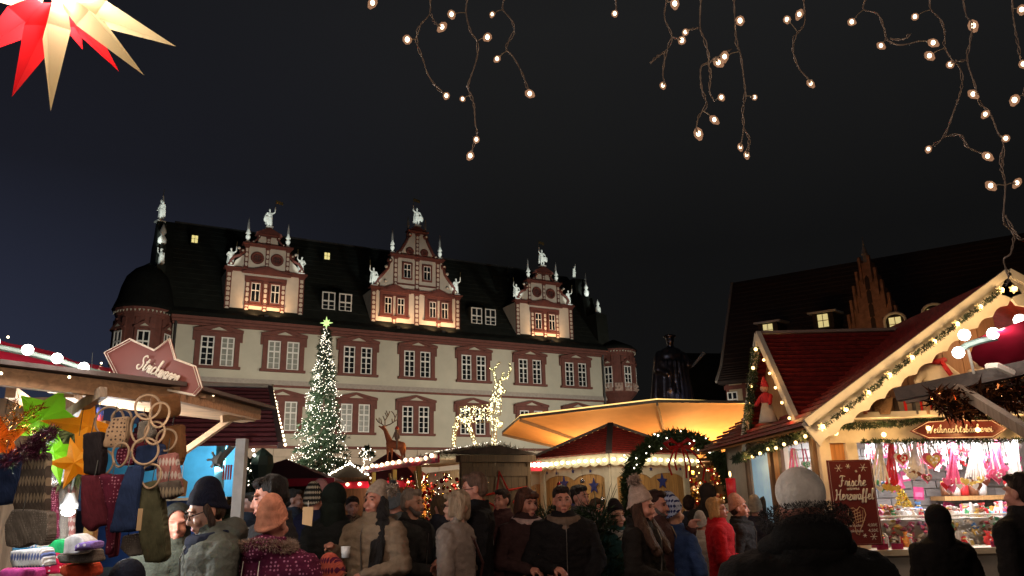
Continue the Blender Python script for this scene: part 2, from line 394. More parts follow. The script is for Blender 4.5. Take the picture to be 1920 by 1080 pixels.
def pilaster(x0, x1, z0, z1, y, parent):
    b = MB(); b.bx(x0, x1, y - .07, y, z0, z1); b.bx(x0 - .03, x1 + .03, y - .10, y, z1 - .08, z1 - .003); b.bx(x0 - .03, x1 + .03, y - .10, y, z0 + .003, z0 + .1)
    b.mt(1); xc = (x0 + x1) / 2; w = (x1 - x0) * .30; n = max(2, int((z1 - z0) / .30)); st = (z1 - z0 - .2) / n
    for k in range(n):
        zc = z0 + .1 + st * (k + .5)
        if k % 2: b.prism([(xc - w, zc - st*.36), (xc + w, zc - st*.36), (xc + w, zc + st*.36), (xc - w, zc + st*.36)], (0, y - .075, 0), t=.01)
        else: b.prism([(xc + w*1.25*math.cos(a*PI/4), zc + st*.42*math.sin(a*PI/4)) for a in range(8)], (0, y - .075, 0), t=.01)
    return b.build('pilaster', [M_gred, M_gcream], parent)
def cornice(x0, x1, z, y, parent, h=.18, o=.14):
    b = MB(); b.bx(x0 - o*.5, x1 + o*.5, y - .12, y, z, z + h*.5); b.bx(x0 - o, x1 + o, y - .22, y + .3, z + h*.5 + .002, z + h)
    return b.build('cornice', M_gred, parent)
def pediment(x0, x1, z, hh, y, parent):
    b = MB(); xc = (x0 + x1)/2
    b.prism([(x0, z), (x1, z), (x1, z + .09), (xc, z + hh + .09), (x0, z + .09)], (0, y - .12, 0), t=.12)
    b.mt(1); b.prism([(x0 + .35, z + .1), (x1 - .35, z + .1), (xc, z + hh - .03)], (0, y - .135, 0), t=.01)
    return b.build('pediment', [M_gred, M_gred], parent)
def scroll(pts, y, parent, r=.09):
    b = MB(); b.tube([(px_, y - .03, pz_) for px_, pz_ in pts], r, 8)
    for (qx, qz) in (pts[0], pts[-1]): b.mt(0); b.lathe([(.02, -.14), (r*1.8, -.12), (r*1.8, .05), (.02, .07)], (qx, y - .03, qz), 12, rot=Matrix.Rotation(PI/2, 3, 'X'))
    b.mt(1)
    for (qx, qz) in (pts[0], pts[-1]): b.ball((qx, y - .17, qz), r*.75, 8, 4)
    return b.build('scroll', [M_gred, M_gcream], parent, True)
def oculus(x, z, r, y, parent):
    b = MB(); b.tube([(x + r*math.cos(a*PI/8), y - .03, z + r*math.sin(a*PI/8)) for a in range(16)], .085, 6, closed=True)
    b.tube([(x + r*.55*math.cos(a*PI/6), y - .03, z + r*.55*math.sin(a*PI/6)) for a in range(12)], .03, 5, closed=True)
    b.bx(x - .02, x + .02, y - .04, y, z - r, z + r); b.bx(x - r, x + r, y - .045, y, z - .02, z + .02)
    b.mt(1); b.prism([(x + r*math.cos(a*PI/8), z + r*math.sin(a*PI/8)) for a in range(16)], (0, y - .012, 0), t=.01)
    return b.build('round_window', [M_gred, M_lead], parent)
def gwin(xc, z, cw, h, y, parent, red=.0):
    o = link('casement', casement(cw, h, 1, 1, .60), parent); o.location = (xc, y - .02, z)
    b = MB(); f = .09
    for x0, x1, z0, z1 in ((xc - cw/2 - f, xc - cw/2, z - f, z + h + f), (xc + cw/2, xc + cw/2 + f, z - f, z + h + f), (xc - cw/2, xc + cw/2, z - f, z), (xc - cw/2, xc + cw/2, z + h, z + h + f)): b.bx(x0, x1, y - .13, y, z0, z1)
    b.build('window_frame', M_gred, parent)
def obelisk(x, y, z, parent, h=1.6, s=1.0):
    b = MB(); b.bx(x - .12*s, x + .12*s, y - .12*s, y + .12*s, z, z + .14)
    b.lathe([(.10*s, .14), (.05*s, .2), (.13*s, .34), (.14*s, .44), (.07*s, .58), (.15*s, .62), (.13*s, .70), (.05*s, .9)], (x, y, z), 10)
    b.mt(1); b.lathe([(.085*s, .9), (.015*s, h)], (x, y, z), 4, rot=None)
    return b.build('obelisk', [M_stat, mat('grey_obelisk', (.2, .19, .18), .7)], parent, False)

YG = .6
def gable_small(x0, x1, label):
    w = x1 - x0; xc = (x0 + x1)/2; z0, z1 = 12.1, 14.6
    b = MB(); b.bx(x0, x1, YG, 4.5, z0 - .3, z1)
    # stepped upper wall silhouette
    s2 = [(x0 + .25, z1), (x1 - .25, z1), (x1 - .45, 15.2), (x1 - .98, 15.7), (x1 - 1.0, 16.2), (xc + .62, 16.2), (xc + .5, 16.85), (xc, 17.1), (xc - .5, 16.85), (xc - .62, 16.2), (x0 + 1.0, 16.2), (x0 + .98, 15.7), (x0 + .45, 15.2)]
    b.prism(s2, (0, YG, 0), t=.5)
    g_ = b.build('gable', M_gcream, town); g_['label'] = label
    r = MB(); r.add([(x0 - .05, YG + .1, z1 + .02), (x1 + .05, YG + .1, z1 + .02), (xc, YG + .1, 17.0), (x0 - .05, 6, z1 + .02), (x1 + .05, 6, z1 + .02), (xc, 6, 17.0)], [(0,1,2),(5,4,3),(0,2,5,3),(2,1,4,5),(0,3,4,1)])
    y = YG
    for q in (x0, x1 - .3): pilaster(q, q + .3, z0, z1 - .02, y, g_)
    cx0, cx1 = xc - 1.13, xc + 1.13
    for q in (cx0, xc - .13, cx1 - .26): pilaster(q, q + .26, z0, 14.1, y, g_)
    rb = MB(); rb.bx(cx0 - .05, cx1 + .05, y - .09, y, 14.1, 14.35); rb.build('window_head', M_gred, g_); rb = MB(); rb.bx(cx0, cx1, y - .12, y, 12.62, 12.72); rb.build('window_ledge', M_gred, g_)
    MB().bx(cx0 + .26, cx1 - .26, y - .012, y, 12.72, 14.1).build('red_window_field', M_gred, g_)
    for s in (-.55, .55): gwin(xc + s, 12.85, .50, 1.12, y, g_)
    cornice(x0, x1, z1 - .02, y, g_, .2)
    pediment(cx0 - .25, cx1 + .25, z1 - .12, .42, y - .12, g_)
    cornice(xc - 1.3, xc + 1.3, 16.15, y, g_, .18)
    cornice(xc - .6, xc + .6, 16.85, y, g_, .12)
    pediment(xc - .72, xc + .72, 16.97, .36, y - .05, g_)
    for q in (xc - 1.28, xc - .11, xc + 1.06): pilaster(q, q + .22, z1 + .2, 16.15, y, g_)
    pilaster(xc - .11, xc + .11, 16.34, 16.84, y, g_)
    for s in (-1, 1):
        oculus(xc + s*.56, 15.5, .30, y, g_)
        scroll([(xc + s*2.0, 14.95), (xc + s*2.02, 15.15), (xc + s*1.85, 15.4), (xc + s*1.5, 15.55), (xc + s*1.42, 15.8)], y, g_)
        scroll([(xc + s*.86, 16.42), (xc + s*.66, 16.6), (xc + s*.56, 16.8)], y, g_, .06)
        ar = MB(); ar.ball((xc + s*1.62, y - .08, 15.95), .09, 8, 5); ar.build('finial_ball', M_stat, g_, True)
        obelisk(xc + s*1.15, y + .1, 16.33, g_, 1.6)
    return g_
G1 = gable_small(1.85, 6.25, 'left ornate gable with a lit window pair')
G3 = gable_small(20.6, 25.2, 'right ornate gable with a lit window pair')
x0, x1 = 10.4, 16.4; xc = 13.4; z0, z1 = 12.12, 14.4; y = YG
b = MB(); b.bx(x0, x1, YG, 4.5, z0 - .3, z1)
b.prism([(x0 + .2, z1), (x1 - .2, z1), (x1 - .6, 15.3), (x1 - 1.1, 16.0), (x1 - 1.25, 16.7), (xc + 1.3, 16.7), (xc + .9, 17.4), (xc + .5, 18.35), (xc + .5, 18.5), (xc - .5, 18.5), (xc - .5, 18.35), (xc - .9, 17.4), (xc - 1.3, 16.7), (x0 + 1.25, 16.7), (x0 + 1.1, 16.0), (x0 + .6, 15.3)], (0, YG, 0), t=.5)
G2 = b.build('gable', M_gcream, town); G2['label'] = 'tallest middle gable with two window pairs'
for q in (x0, xc - .15, x1 - .3): pilaster(q, q + .3, z0, z1 - .02, y, G2)
for s in (-1, 1):
    wc = xc + s*1.5
    for d_ in (-.42, .42): gwin(wc + d_, 12.92, .46, 1.05, y, G2)
    rb = MB(); rb.bx(wc - .95, wc - .75, y - .09, y, 12.798, 14.102); rb.bx(wc + .75, wc + .95, y - .09, y, 12.798, 14.102); rb.bx(wc - .95, wc + .95, y - .1, y, 14.1, 14.3); rb.bx(wc - 1.0, wc + 1.0, y - .15, y, 12.7, 12.8)
    rb.build('window_band', M_gred, G2)
    pilaster(wc - .12, wc + .12, 12.1, 12.7, y, G2); pediment(wc - 1.05, wc + 1.05, z1 - .1, .45, y - .1, G2)
    gwin(xc + s*.68, 15.35, .5, .95, y, G2)
    pilaster(xc + s*1.45 - .13, xc + s*1.45 + .13, z1 + .2, 16.68, y, G2)
    scroll([(xc + s*2.65, 14.75), (xc + s*2.6, 15.05), (xc + s*2.25, 15.5), (xc + s*1.95, 15.9), (xc + s*1.85, 16.4)], y, G2, .1)
    scroll([(xc + s*1.25, 16.98), (xc + s*1.05, 17.3), (xc + s*.78, 17.8), (xc + s*.58, 18.3)], y, G2, .1)
    oculus(xc + s*.5, 17.2, .2, y, G2)
    ar = MB()
    for px_, pz_ in ((2.1, 15.0), (2.1, 15.95)): ar.ball((xc + s*px_, y - .08, pz_), .11, 8, 5)
    ar.build('finial_ball', M_gcream, G2, True)
    obelisk(xc + s*1.65, y + .1, 16.9, G2, 1.75); 
    ob = MB(); ob.lathe([(.09, 0), (.07, .15), (.10, .3), (.012, 1.0)], (xc + s*.6, y + .1, 18.65), 6); ob.build('obelisk', mat('grey_obelisk', (.2, .19, .18), .7), G2)
cornice(x0, x1, z1 - .02, y, G2, .2); cornice(xc - 1.75, xc + 1.75, 16.68, y, G2, .2); cornice(xc - .58, xc + .58, 18.45, y, G2, .16); pediment(xc - .5, xc + .5, 18.62, .3, y, G2)
rb = MB(); rb.bx(xc - 1.3, xc + 1.3, y - .06, y, 14.9, 15.0); rb.build('ledge', M_gred, G2)
pilaster(xc - .14, xc + .14, z1 + .2, 16.68, y, G2); pilaster(xc - .12, xc + .12, 16.9, 18.4, y, G2)

# round corner oriels
def turret(xc_, yc_, r, zb, zt, label, domed):
    b = MB(); b.lathe([(r*.55, zb - .9), (r*.8, zb - .45), (r*1.04, zb - .12), (r*1.04, zb), (r, zb + .01), (r, zt - .35), (r*1.03, zt - .34), (r*1.05, zt - .2), (r*1.12, zt - .12), (r*1.12, zt)], (xc_, yc_, 0), 16)
    t = b.build('corner_turret', M_red, town); t['label'] = label
    for a in range(-5, 6):
        an = -PI/2 + a * 2*PI/8 * .62
        if a % 2 == 0:
            o = link('casement', casement(.60, 1.5, 1, 3), t); o.location = (xc_ + r*1.0*math.cos(an), yc_ + r*1.0*math.sin(an), zt - 2.75); o.rotation_euler = (0, 0, an + PI/2)
            q = MB(); q.prism([(-.5, 0), (.5, 0), (.5, .08), (0, .4), (-.5, .08)], (0, -.12, 0), t=.12); q.mt(1); q.prism([(-.2, .1), (.2, .1), (0, .24)], (0, -.13, 0), t=.02)
            q = q.build('window_pediment', [M_red, M_cream], t); q.location = (xc_ + r*1.0*math.cos(an), yc_ + r*1.0*math.sin(an), zt - 1.12); q.rotation_euler = (0, 0, an + PI/2)
        p = MB(); p.bx(-.1, .1, -.08, .03, 0, 2.4); p = p.build('pier', M_red, t)
        an2 = an + .24 if a % 2 else an + .24; p.location = (xc_ + r*math.cos(an2), yc_ + r*math.sin(an2), zt - 2.95); p.rotation_euler = (0, 0, an2 + PI/2)
    q = MB()
    for k in range(22):
        an = PI + PI * (k + .5) / 22; ca, sa = math.cos(an), math.sin(an); tx = Vector((-sa, ca, 0))
        q.prism([(-.12, .0), (0, -.24), (.12, .0)], (xc_ + r*1.09*ca, yc_ + r*1.09*sa, zt - .02), u=tx, v=(0, 0, 1), t=.03)
    q.build('frieze_teeth', M_cream, t)
    if zb > 7:   # relief panels under the windows
        q = MB()
        for k in range(-2, 3):
            an = -PI/2 + k*.5; q.bx(0, 0, 0, 0, 0, 0) if False else None
            tx = Vector((-math.sin(an), math.cos(an), 0)); q.prism([(-.28, 0), (.28, 0), (.28, .55), (-.28, .55)], (xc_ + r*1.05*math.cos(an), yc_ + r*1.05*math.sin(an), zb - .02), u=tx, v=(0,0,1), t=.06)
            for j in range(4): q.ball((xc_ + (r*1.09)*math.cos(an) + tx.x*(j - 1.5)*.12, yc_ + r*1.09*math.sin(an) + tx.y*(j - 1.5)*.12, zb + .15 + .25*(j % 2)), .08, 6, 4)
        q.build('relief_panels', mat('carved_panel_stone', (.42, .30, .25), .8, var=.2), t)
    d = MB()
    if domed: d.lathe([(r*1.17, zt + .005), (r*1.12, zt + .2), (r*1.0, zt + .7), (r*.92, zt + 1.3), (r*.78, zt + 1.9), (r*.5, zt + 2.35), (r*.2, zt + 2.6), (.02, zt + 2.8)], (xc_, yc_, 0), 20)
    else: d.lathe([(r*1.2, zt + .005), (r*.9, zt + .35), (.05, zt + .9)], (xc_, yc_, 0), 20)
    d.build('turret_roof', mat('black_dome_slate', (.008, .0095, .009), .95, spec=.08, var=.3), t, True)
    return t
turret(-2.1, .7, 1.36, 8.6, 11.72, 'round red turret at the left corner under a dark dome', True)
turret(28.75, .7, 1.40, 8.75, 11.72, 'round red oriel at the right corner', False)
# end gables seen edge-on: stepped dark silhouettes
for xe, th_ in ((-1.75, .45), (27.25, .95)):
    b = MB(); b.prism([(.4, 11.6), (11.6, 11.6), (11.2, 14.5), (9.9, 14.6), (9.4, 16.2), (8.6, 16.3), (8.2, 17.7), (7.2, 17.8), (6.4, 18.65), (5.6, 18.65), (4.8, 17.85), (3.1, 17.75), (2.95, 16.25), (2.2, 16.1), (1.9, 14.5), (.6, 14.45)], (xe, 0, 0), u=(0, 1, 0), v=(0, 0, 1), t=-th_)
    b.build('end_gable', M_slate, town)

# ---- statues: white stone figures on the gables, floodlit
def statue_mesh(seed, arm_up=1, shield=False, robe=True):
    """1.25 m figure on a small base; raised arm with staff, cloak, helmet"""
    q = random.Random(seed); b = MB()
    b.bx(-.2, .2, -.2, .2, 0, .1)
    sway = q.uniform(-.03, .03)
    b.cap((-.07, 0, .1), (-.08, -.02, .36), .05, .06); b.cap((.08, -.05, .1), (.07, -.04, .36), .05, .06)
    b.cap((-.08, -.02, .36), (-.06, 0, .62), .065, .085); b.cap((.07, -.04, .36), (.06, 0, .62), .065, .085)
    b.ball((0, 0, .64), (.14, .11, .12)); b.ball((sway, 0, .82), (.135, .10, .17)); b.cap((-.14, 0, .92), (.14, 0, .92), .055, .055)
    if robe: b.lathe([(.19, .22), (.17, .45), (.14, .66)], (0, .03, 0), 10, sy=.75)
    b.cap((0, 0, .95), (0, 0, 1.03), .045, .045); b.ball((sway, -.01, 1.10), (.065, .075, .085)); b.ball((sway, .01, 1.14), (.075, .085, .06))
    s = arm_up
    b.cap((s*.16, 0, .92), (s*.27, -.05, 1.02), .045, .04); b.cap((s*.27, -.05, 1.02), (s*.26, -.08, 1.24), .04, .035); b.ball((s*.26, -.08, 1.27), .045)
    b.cap((-s*.16, 0, .92), (-s*.25, -.02, .74), .045, .04); b.cap((-s*.25, -.02, .74), (-s*.14, -.12, .64), .04, .03)
    b.cap((-.12, .1, .9), (-.16, .12, .3), .05, .07); b.cap((.12, .1, .9), (.14, .12, .35), .05, .06)
    if shield: b.ball((-s*.24, -.1, .5), (.13, .04, .2))
    return setmat(remesh(b, .022, 3), M_stat)
SM = [statue_mesh(1, 1), statue_mesh(2, -1), statue_mesh(3, 1, True), statue_mesh(4, -1, True, False)]
def statue(x, y, z, k, label, h=1.25, staff=True, rz=0.0, banner=False):
    t = thing('rooftop_statue', label, 'statue', bld(x, y, z), R(29) + rz, 'white statues on the town hall gables')
    s = h / 1.3; t.scale = (s, s, s)
    link('figure', SM[k % 4], t)
    a = 1 if k % 2 == 0 else -1
    if staff:
        m = MB(); m.tube([(a*.26, -.08, 1.0), (a*.27, -.08, 1.75 if banner else 1.62)], .014, 5)
        if banner: m.prism([(0, 0), (.42, -.06), (.42, .12), (0, .2)], (a*.27, -.08, 1.55), t=.02)
        m.build('banner' if banner else 'staff', mat('gilded_staff', (.5, .42, .2), .4, .7), t)
    return t
statue(2.05, .65, 14.78, 0, 'white statue with raised staff at the left end of the left gable')
statue(6.05, .65, 14.78, 1, 'white statue with raised hand at the right end of the left gable')
statue(4.05, .65, 17.42, 2, 'white knight statue holding a gilt banner on top of the left gable', 1.35, True, 0, True)
statue(10.55, .65, 14.58, 3, 'white statue at the left end of the middle gable', 1.35)
statue(16.2, .65, 14.58, 2, 'white statue at the right end of the middle gable', 1.3)
statue(13.4, .65, 18.95, 3, 'white statue with a pennant on the tip of the middle gable', 1.45, True, 0, True)
statue(20.75, .65, 14.78, 3, 'white statue at the left end of the right gable', 1.25)
statue(25.0, .65, 14.78, 0, 'white statue at the right end of the right gable', 1.25)
statue(22.9, .65, 17.42, 3, 'white statue with raised arm on top of the right gable', 1.4, True, 0, True)
# the edge-on end gables carry figures too
_p = lambda px, py, off: (lambda r, o: o)(0, 0)
statue(-1.55, 1.6, 14.5, 1, 'white crouching figure low on the far left gable edge', 1.3, False, -1.2)
statue(-1.55, 6.0, 18.7, 0, 'white statue with spear on the far left gable tip', 1.7, True, -1.2)
u_ = thing('stone_urn', 'white ball and point finial midway up the far left gable edge', 'finial', bld(-1.5, 2.7, 16.2), R(29))
b = MB(); b.lathe([(.1, 0), (.24, .2), (.24, .42), (.08, .62), (.2, .8), (.16, .95), (.02, 1.35)], n=10); b.build('urn', M_stat, u_, True)
statue(27.6, 3.6, 17.76, 1, 'white statue on the far right gable edge, upper step', 1.25, False, 1.0)
u_ = thing('stone_urn', 'slim white pointed finial on the far right end of the roof', 'finial', bld(27.9, 2.6, 16.2), R(29))
b = MB(); b.lathe([(.1, 0), (.2, .2), (.2, .42), (.08, .62), (.18, .7), (.12, .85), (.07, .95), (.02, 1.9)], n=10); b.build('urn', M_stat, u_, True)
u_ = thing('stone_urn', 'white vase finial above the right corner oriel', 'finial', bld(27.9, 1.2, 14.5), R(29))
b = MB(); b.lathe([(.1, 0), (.2, .2), (.2, .52), (.08, .72), (.14, .8), (.02, 1.2)], n=10); b.build('urn', M_stat, u_, True)
# gable uplights: warm floods on the skirt roof, cold floods for the statues
for gx, gn in ((4.05, 'left gable window'), (11.9, 'middle gable, left window pair'), (14.9, 'middle gable, right window pair'), (22.9, 'right gable window')):
    f = thing('gable_floodlight', 'small black floodlight on the roof skirt below the ' + gn, 'floodlight', bld(gx, -.25, 11.85), R(29), 'floodlights at the foot of the gables')
    MB().bx(-.1, .1, -.06, .06, 0, .1).build('housing', M_lead, f)
    for du in (-.6, .6): light('gable_uplight', 'SPOT', bld(gx + du, -.25, 11.98), 130, (1.0, .56, .28), .05, bld(gx + du, .75, 13.1), 125, .9)
for gx, w in ((4.05, 1), (13.4, 1.25), (22.9, 1)):
    light('gable_wash', 'SPOT', bld(gx, -7, 11.5), 340 * w, (1.0, .92, .82), .3, bld(gx, .6, 15.2), 40, .7)
for sx, sy, sz in ((2.05,.65,15.3),(6.05,.65,15.3),(4.05,.65,18.0),(10.55,.65,15.2),(16.2,.65,15.2),(13.4,.65,19.6),(20.75,.65,15.3),(25.0,.65,15.3),(22.9,.65,18.0),(2.9,.6,17.0),(5.2,.6,17.0),(11.75,.6,17.5),(15.05,.6,17.5),(21.75,.6,17.0),(24.05,.6,17.0),
                   (-1.84,1.6,15.2),(-1.55,6,19.5),(-1.69,3.6,16.9),(27.2,3.5,18.3),(28.0,3.0,16.8),(28.1,1.0,15.1)):
    light('statue_spot', 'SPOT', bld(sx - .5, sy - 3.0, sz - 1.5), 330, (.92, 1.0, .92), .03, bld(sx, sy, sz + .1), 20, .6)
# ================================================================ shared market pieces
M_bulb = lamp_mat('warm_white_bulb', (1.0, .76, .46), 6)
M_bulb_s = lamp_mat('fairy_light', (1.0, .90, .72), 5)
M_bulb_c = lamp_mat('cool_white_bulb', (1.0, .93, .82), 12)
M_gold = lamp_mat('amber_bulb', (1.0, .60, .20), 5.5)
M_wire = mat('dark_cable', (.02, .022, .018), .5)
M_fir = mat('fir_needles', (.022, .045, .020), .6, var=.45, scale=14)
M_bark = mat('bark', (.05, .032, .02), .9)
M_tile = mat('wine_red_sheet_roof', (.19, .016, .013), .55, var=.4, scale=14, bump=.4, bscale=30)
M_tile2 = mat('dark_wine_roof', (.10, .012, .018), .6, var=.25, scale=3)
M_fascia = mat('cream_fascia_board', (.62, .56, .44), .6, var=.08)
M_wwood = mat('whitewashed_post', (.50, .44, .36), .65, var=.12, scale=8)
M_plank = wood('honey_plank', (.50, .27, .10), .62)
M_brown = wood('brown_plank', (.17, .095, .045), .5)
M_grey = wood('grey_weathered_wood', (.22, .16, .11), .6)
M_blue = mat('blue_star_paint', (.02, .03, .16), .5)
M_redp = mat('red_paint', (.55, .03, .02), .45)
M_redfab = mat('red_tarpaulin', (.55, .015, .05), .35, var=.15, scale=5, coat=.3)
_bulb_cache = {}
def bulb_mesh(r, m):
    k = (round(r, 4), m.name)
    if k not in _bulb_cache: _bulb_cache[k] = MB().ball((0, 0, 0), r, 8, 5).mesh('bulb', m, True)
    return _bulb_cache[k]
def bulbs(parent, pts, r=.03, m=None, jitter=0.0):
    for p in pts:
        o = link('bulb', bulb_mesh(r, m or M_bulb), parent); o.location = Vector(p) + Vector((rnd.uniform(-1,1), rnd.uniform(-1,1), rnd.uniform(-1,1))) * jitter
def line(p0, p1, n, sag=0.0, ends=True):
    p0, p1 = Vector(p0), Vector(p1); out = []
    for i in range(n):
        t = i / (n - 1) if ends else (i + .5) / n
        q = p0.lerp(p1, t); q.z -= sag * 4 * t * (1 - t); out.append(q)
    return out
def sparkle(name, pts, r, m, parent, kind='stuff'):
    b = MB()
    for p in pts: b.ball(p, r * rnd.uniform(.7, 1.2), 5, 3)
    return b.build(name, m, parent, kind=kind)
def needles(b, c, d, n, L, w, spread=1.0):
    """flat needle-like slivers round direction d at c"""
    for _ in range(n):
        v = Vector((rnd.gauss(0, 1), rnd.gauss(0, 1), rnd.gauss(0, 1))).normalized()
        v = (Vector(d) * (1.2 - spread) + v * spread).normalized(); s = v.cross(Vector((rnd.random(), rnd.random(), rnd.random() + .1))).normalized() * w
        l = L * rnd.uniform(.6, 1.2); p = Vector(c)
        b.add([p - s, p + s, p + v*l*.6 + s*.7, p + v*l, p + v*l*.6 - s*.7], [(0,1,2,3,4)])
def garland(name, pts, r, n, parent, m=None, L=.07, w=.008, kind='stuff'):
    b = MB(); pts = [Vector(p) for p in pts]
    segs = [(pts[i], pts[i+1]) for i in range(len(pts)-1)]; tot = sum((q-p).length for p, q in segs)
    for p, q in segs:
        k = max(1, int(n * (q-p).length / tot)); d = (q-p).normalized()
        for _ in range(k):
            c = p.lerp(q, rnd.random()); o = Vector((rnd.gauss(0,1), rnd.gauss(0,1), rnd.gauss(0,1))); o = (o - d*o.dot(d)).normalized()
            c = c + o * r * rnd.random()**.5; needles(b, c, o, 3, L, w, .75)
    return b.build(name, m or M_fir, parent, kind=kind)

# ---------------------------------------------------------------- tall Christmas tree
tb = at(600, 893, 30.0); tx, ty = tb.x, tb.y; ztop = at(603, 612, 30.0).z
tree = thing('christmas_tree', 'tall slim fir covered in white fairy lights in front of the town hall', 'christmas tree', (tx, ty, 0))
MB().lathe([(.16, 0), (.12, 2), (.06, 6), (.015, ztop - .1)], n=8).build('trunk', M_bark, tree, True)
fol = MB(); lights = []
def tree_r(t):   # radius by height fraction: ragged, slim spire
    return .10 + 1.42 * (1 - t) ** 1.05 * (1 + .10 * math.sin(t * 41) + .06 * math.sin(t * 97))
for i in range(1150):
    t = rnd.random() ** 1.35; a = rnd.uniform(0, 2*PI); z = lerp(.5, ztop - .1, t); rr = tree_r(t) * rnd.uniform(.62, 1.22)
    base = Vector((0, 0, z + .1)); tip = Vector((rr*math.cos(a), rr*math.sin(a), z - .12 * rr))
    d = (tip - base).normalized(); n = max(2, int(rr * 4.5))
    if rr > .3: fol.tube([base, tip], [.015, .004], 3, False)
    for k in range(n):
        c = base.lerp(tip, rnd.uniform(.35, 1.0)); needles(fol, c, d, 6, .20, .022, .7)
fol.build('crown', M_fir, tree, kind='stuff')
for i in range(1750):
    t = rnd.random() ** 1.25; a = rnd.uniform(PI*.95, 2.05*PI) if rnd.random() < .8 else rnd.uniform(0, PI); rr = tree_r(t) * rnd.uniform(.66, 1.14)
    lights.append((rr*math.cos(a), rr*math.sin(a), lerp(.5, ztop - .1, t)))
sparkle('fairy_lights', lights, .0125, M_bulb_s, tree)
st = MB(); st.prism(star2d(.26, .07, 4), (0, -.02, ztop + .14), t=.04); st.prism(star2d(.17, .06, 4, PI/4), (0, -.04, ztop + .14), t=.08)
st.build('star', lamp_mat('lit_green_star', (.62, 1.0, .32), 1.1), tree)
light('tree_glow', 'POINT', (tx - .2, ty - 2.6, 3.6), 20, (1, .86, .62), .8)

# ---------------------------------------------------------------- reindeer made of fairy lights on the hut roof
DY = 19.0
def P(px, py, dy=0.0): return at(px, py, DY + dy)
rd = thing('light_reindeer', 'giant standing reindeer made of white fairy lights on a hut roof', 'light figure', (0, 0, 0))
frame = [(P(862,778), P(925,774), .20, .22), (P(925,776), P(931,745), .18, .13), (P(931,745), P(934,716), .12, .09), (P(932,722), P(947,736), .08, .05),
         (P(864,782,-.1), P(853,805,-.1), .10, .06), (P(853,805,-.1), P(850,838,-.1), .05, .04), (P(872,786,.2), P(884,812,.2), .10, .05), (P(884,812,.2), P(893,838,.2), .05, .04),
         (P(926,784,-.1), P(926,840,-.1), .08, .045), (P(928,784,.2), P(938,802,.2), .07, .04), (P(938,802,.2), P(941,790,.2), .04, .03),
         (P(930,715), P(925,694), .03, .02), (P(925,694), P(937,679), .02, .02), (P(936,714), P(951,708), .03, .02), (P(951,708), P(958,692), .02, .02), (P(958,692), P(955,681), .02, .02), (P(940,712), P(944,698), .02, .02), (P(927,700), P(919,690), .015, .015)]
wf = MB(); lp = []
for p, q, r0, r1 in frame:
    L = (q - p).length; d = (q - p).normalized(); a = d.cross(Vector((0, 1, 0))).normalized(); c_ = d.cross(a)
    for k in range(4):
        o = a*math.cos(k*PI/2) + c_*math.sin(k*PI/2); wf.tube([p + o*r0, q + o*r1], .008, 4)
    for k in range(max(2, int(L / .25))):
        t = k / max(1, int(L/.25)); rr = lerp(r0, r1, t); cc = p.lerp(q, t); wf.tube([cc + (a*math.cos(j*PI/4) + c_*math.sin(j*PI/4))*rr for j in range(8)], .006, 3, closed=True)
    for k in range(int(10 + L * (r0 + r1) * 420)):
        t = rnd.random(); rr = lerp(r0, r1, t); th = rnd.uniform(0, 2*PI); lp.append(p.lerp(q, t) + (a*math.cos(th) + c_*math.sin(th)) * rr * rnd.uniform(.5, 1.1))
wf.build('wire_frame', mat('gilt_wire', (.3, .27, .15), .5), rd, kind='stuff')
sparkle('fairy_lights', lp, .0115, lamp_mat('reindeer_light', (1.0, .92, .48), 5), rd)

# ---------------------------------------------------------------- brown hut with the red star (end wall) and its bulb-lined side
A0 = Vector((-.98, 14.0, 0)); AR = 27.0
hA = thing('market_hut', 'brown plank hut with a large red star outline and bulb lined red eaves', 'market hut', A0, R(AR))
for k in range(8):
    o = MB().bx(.06 + k*.155, .06 + k*.155 + .148, 0, .03, .1, 2.298).build('plank', M_brown, hA)
MB().bx(-.02, .055, -.04, .06, 0, 2.36).build('corner_post', M_brown, hA); MB().bx(1.31, 1.38, -.04, .06, 0, 2.36).build('corner_post', M_brown, hA)
MB().bx(-.08, 1.44, -.14, .08, 2.30, 2.42).build('lintel', M_brown, hA); MB().bx(.0, 1.36, -.035, -.002, 2.05, 2.22).build('rail', M_brown, hA)
b = MB(); sp = [(x*1.0 + .80, z + 1.62) for x, z in star2d(.52, .20, 5, PI/2 + .16)]
b.tube([(x, -.06, z) for x, z in sp], .026, 4, closed=True); b.build('star_outline', M_redp, hA)
# side running back, open sales front with bulbs on a red fascia
MB().bx(-.42, -.38, .1, 4.9, 2.30, 2.46).build('fascia', M_redfab, hA)
bulbs(hA, line((-.44, .3, 2.42), (-.44, 4.8, 2.42), 13), .040, M_bulb, .02)
MB().add([(-.45,-.15,2.44),(.68,-.15,2.60),(1.5,-.15,2.44),(-.45,5.0,2.44),(.68,5.0,2.60),(1.5,5.0,2.44)], [(0,2,1),(3,4,5),(0,1,4,3),(1,2,5,4),(0,3,5,2)]).build('roof', mat('dark_brown_roof', (.05,.03,.022), .8, var=.4, bump=.4), hA)
for yy in (1.4, 2.9, 4.4):
    MB().bx(-.34, -.26, yy - .05, yy + .05, 0, 2.30).build('post', mat('yellow_lit_post', (.6, .45, .12), .6), hA)
    MB().beam((-.30, yy, 1.75), (-.55, yy - .45, 2.2), .04, .04).build('brace', M_plank, hA)
MB().bx(1.2, 1.24, .1, 4.9, 0, 2.3).build('back_wall', M_grey, hA)
MB().bx(-.5, -.1, .2, 4.8, .95, 1.0).build('counter', M_grey, hA)
light('hut_lamp', 'POINT', (A0.x - .35, A0.y + 1.6, 2.1), 22, (1, .80, .45), .08); light('hut_lamp', 'POINT', (A0.x - 1.0, A0.y + 3.0, 2.1), 22, (1, .80, .45), .08)
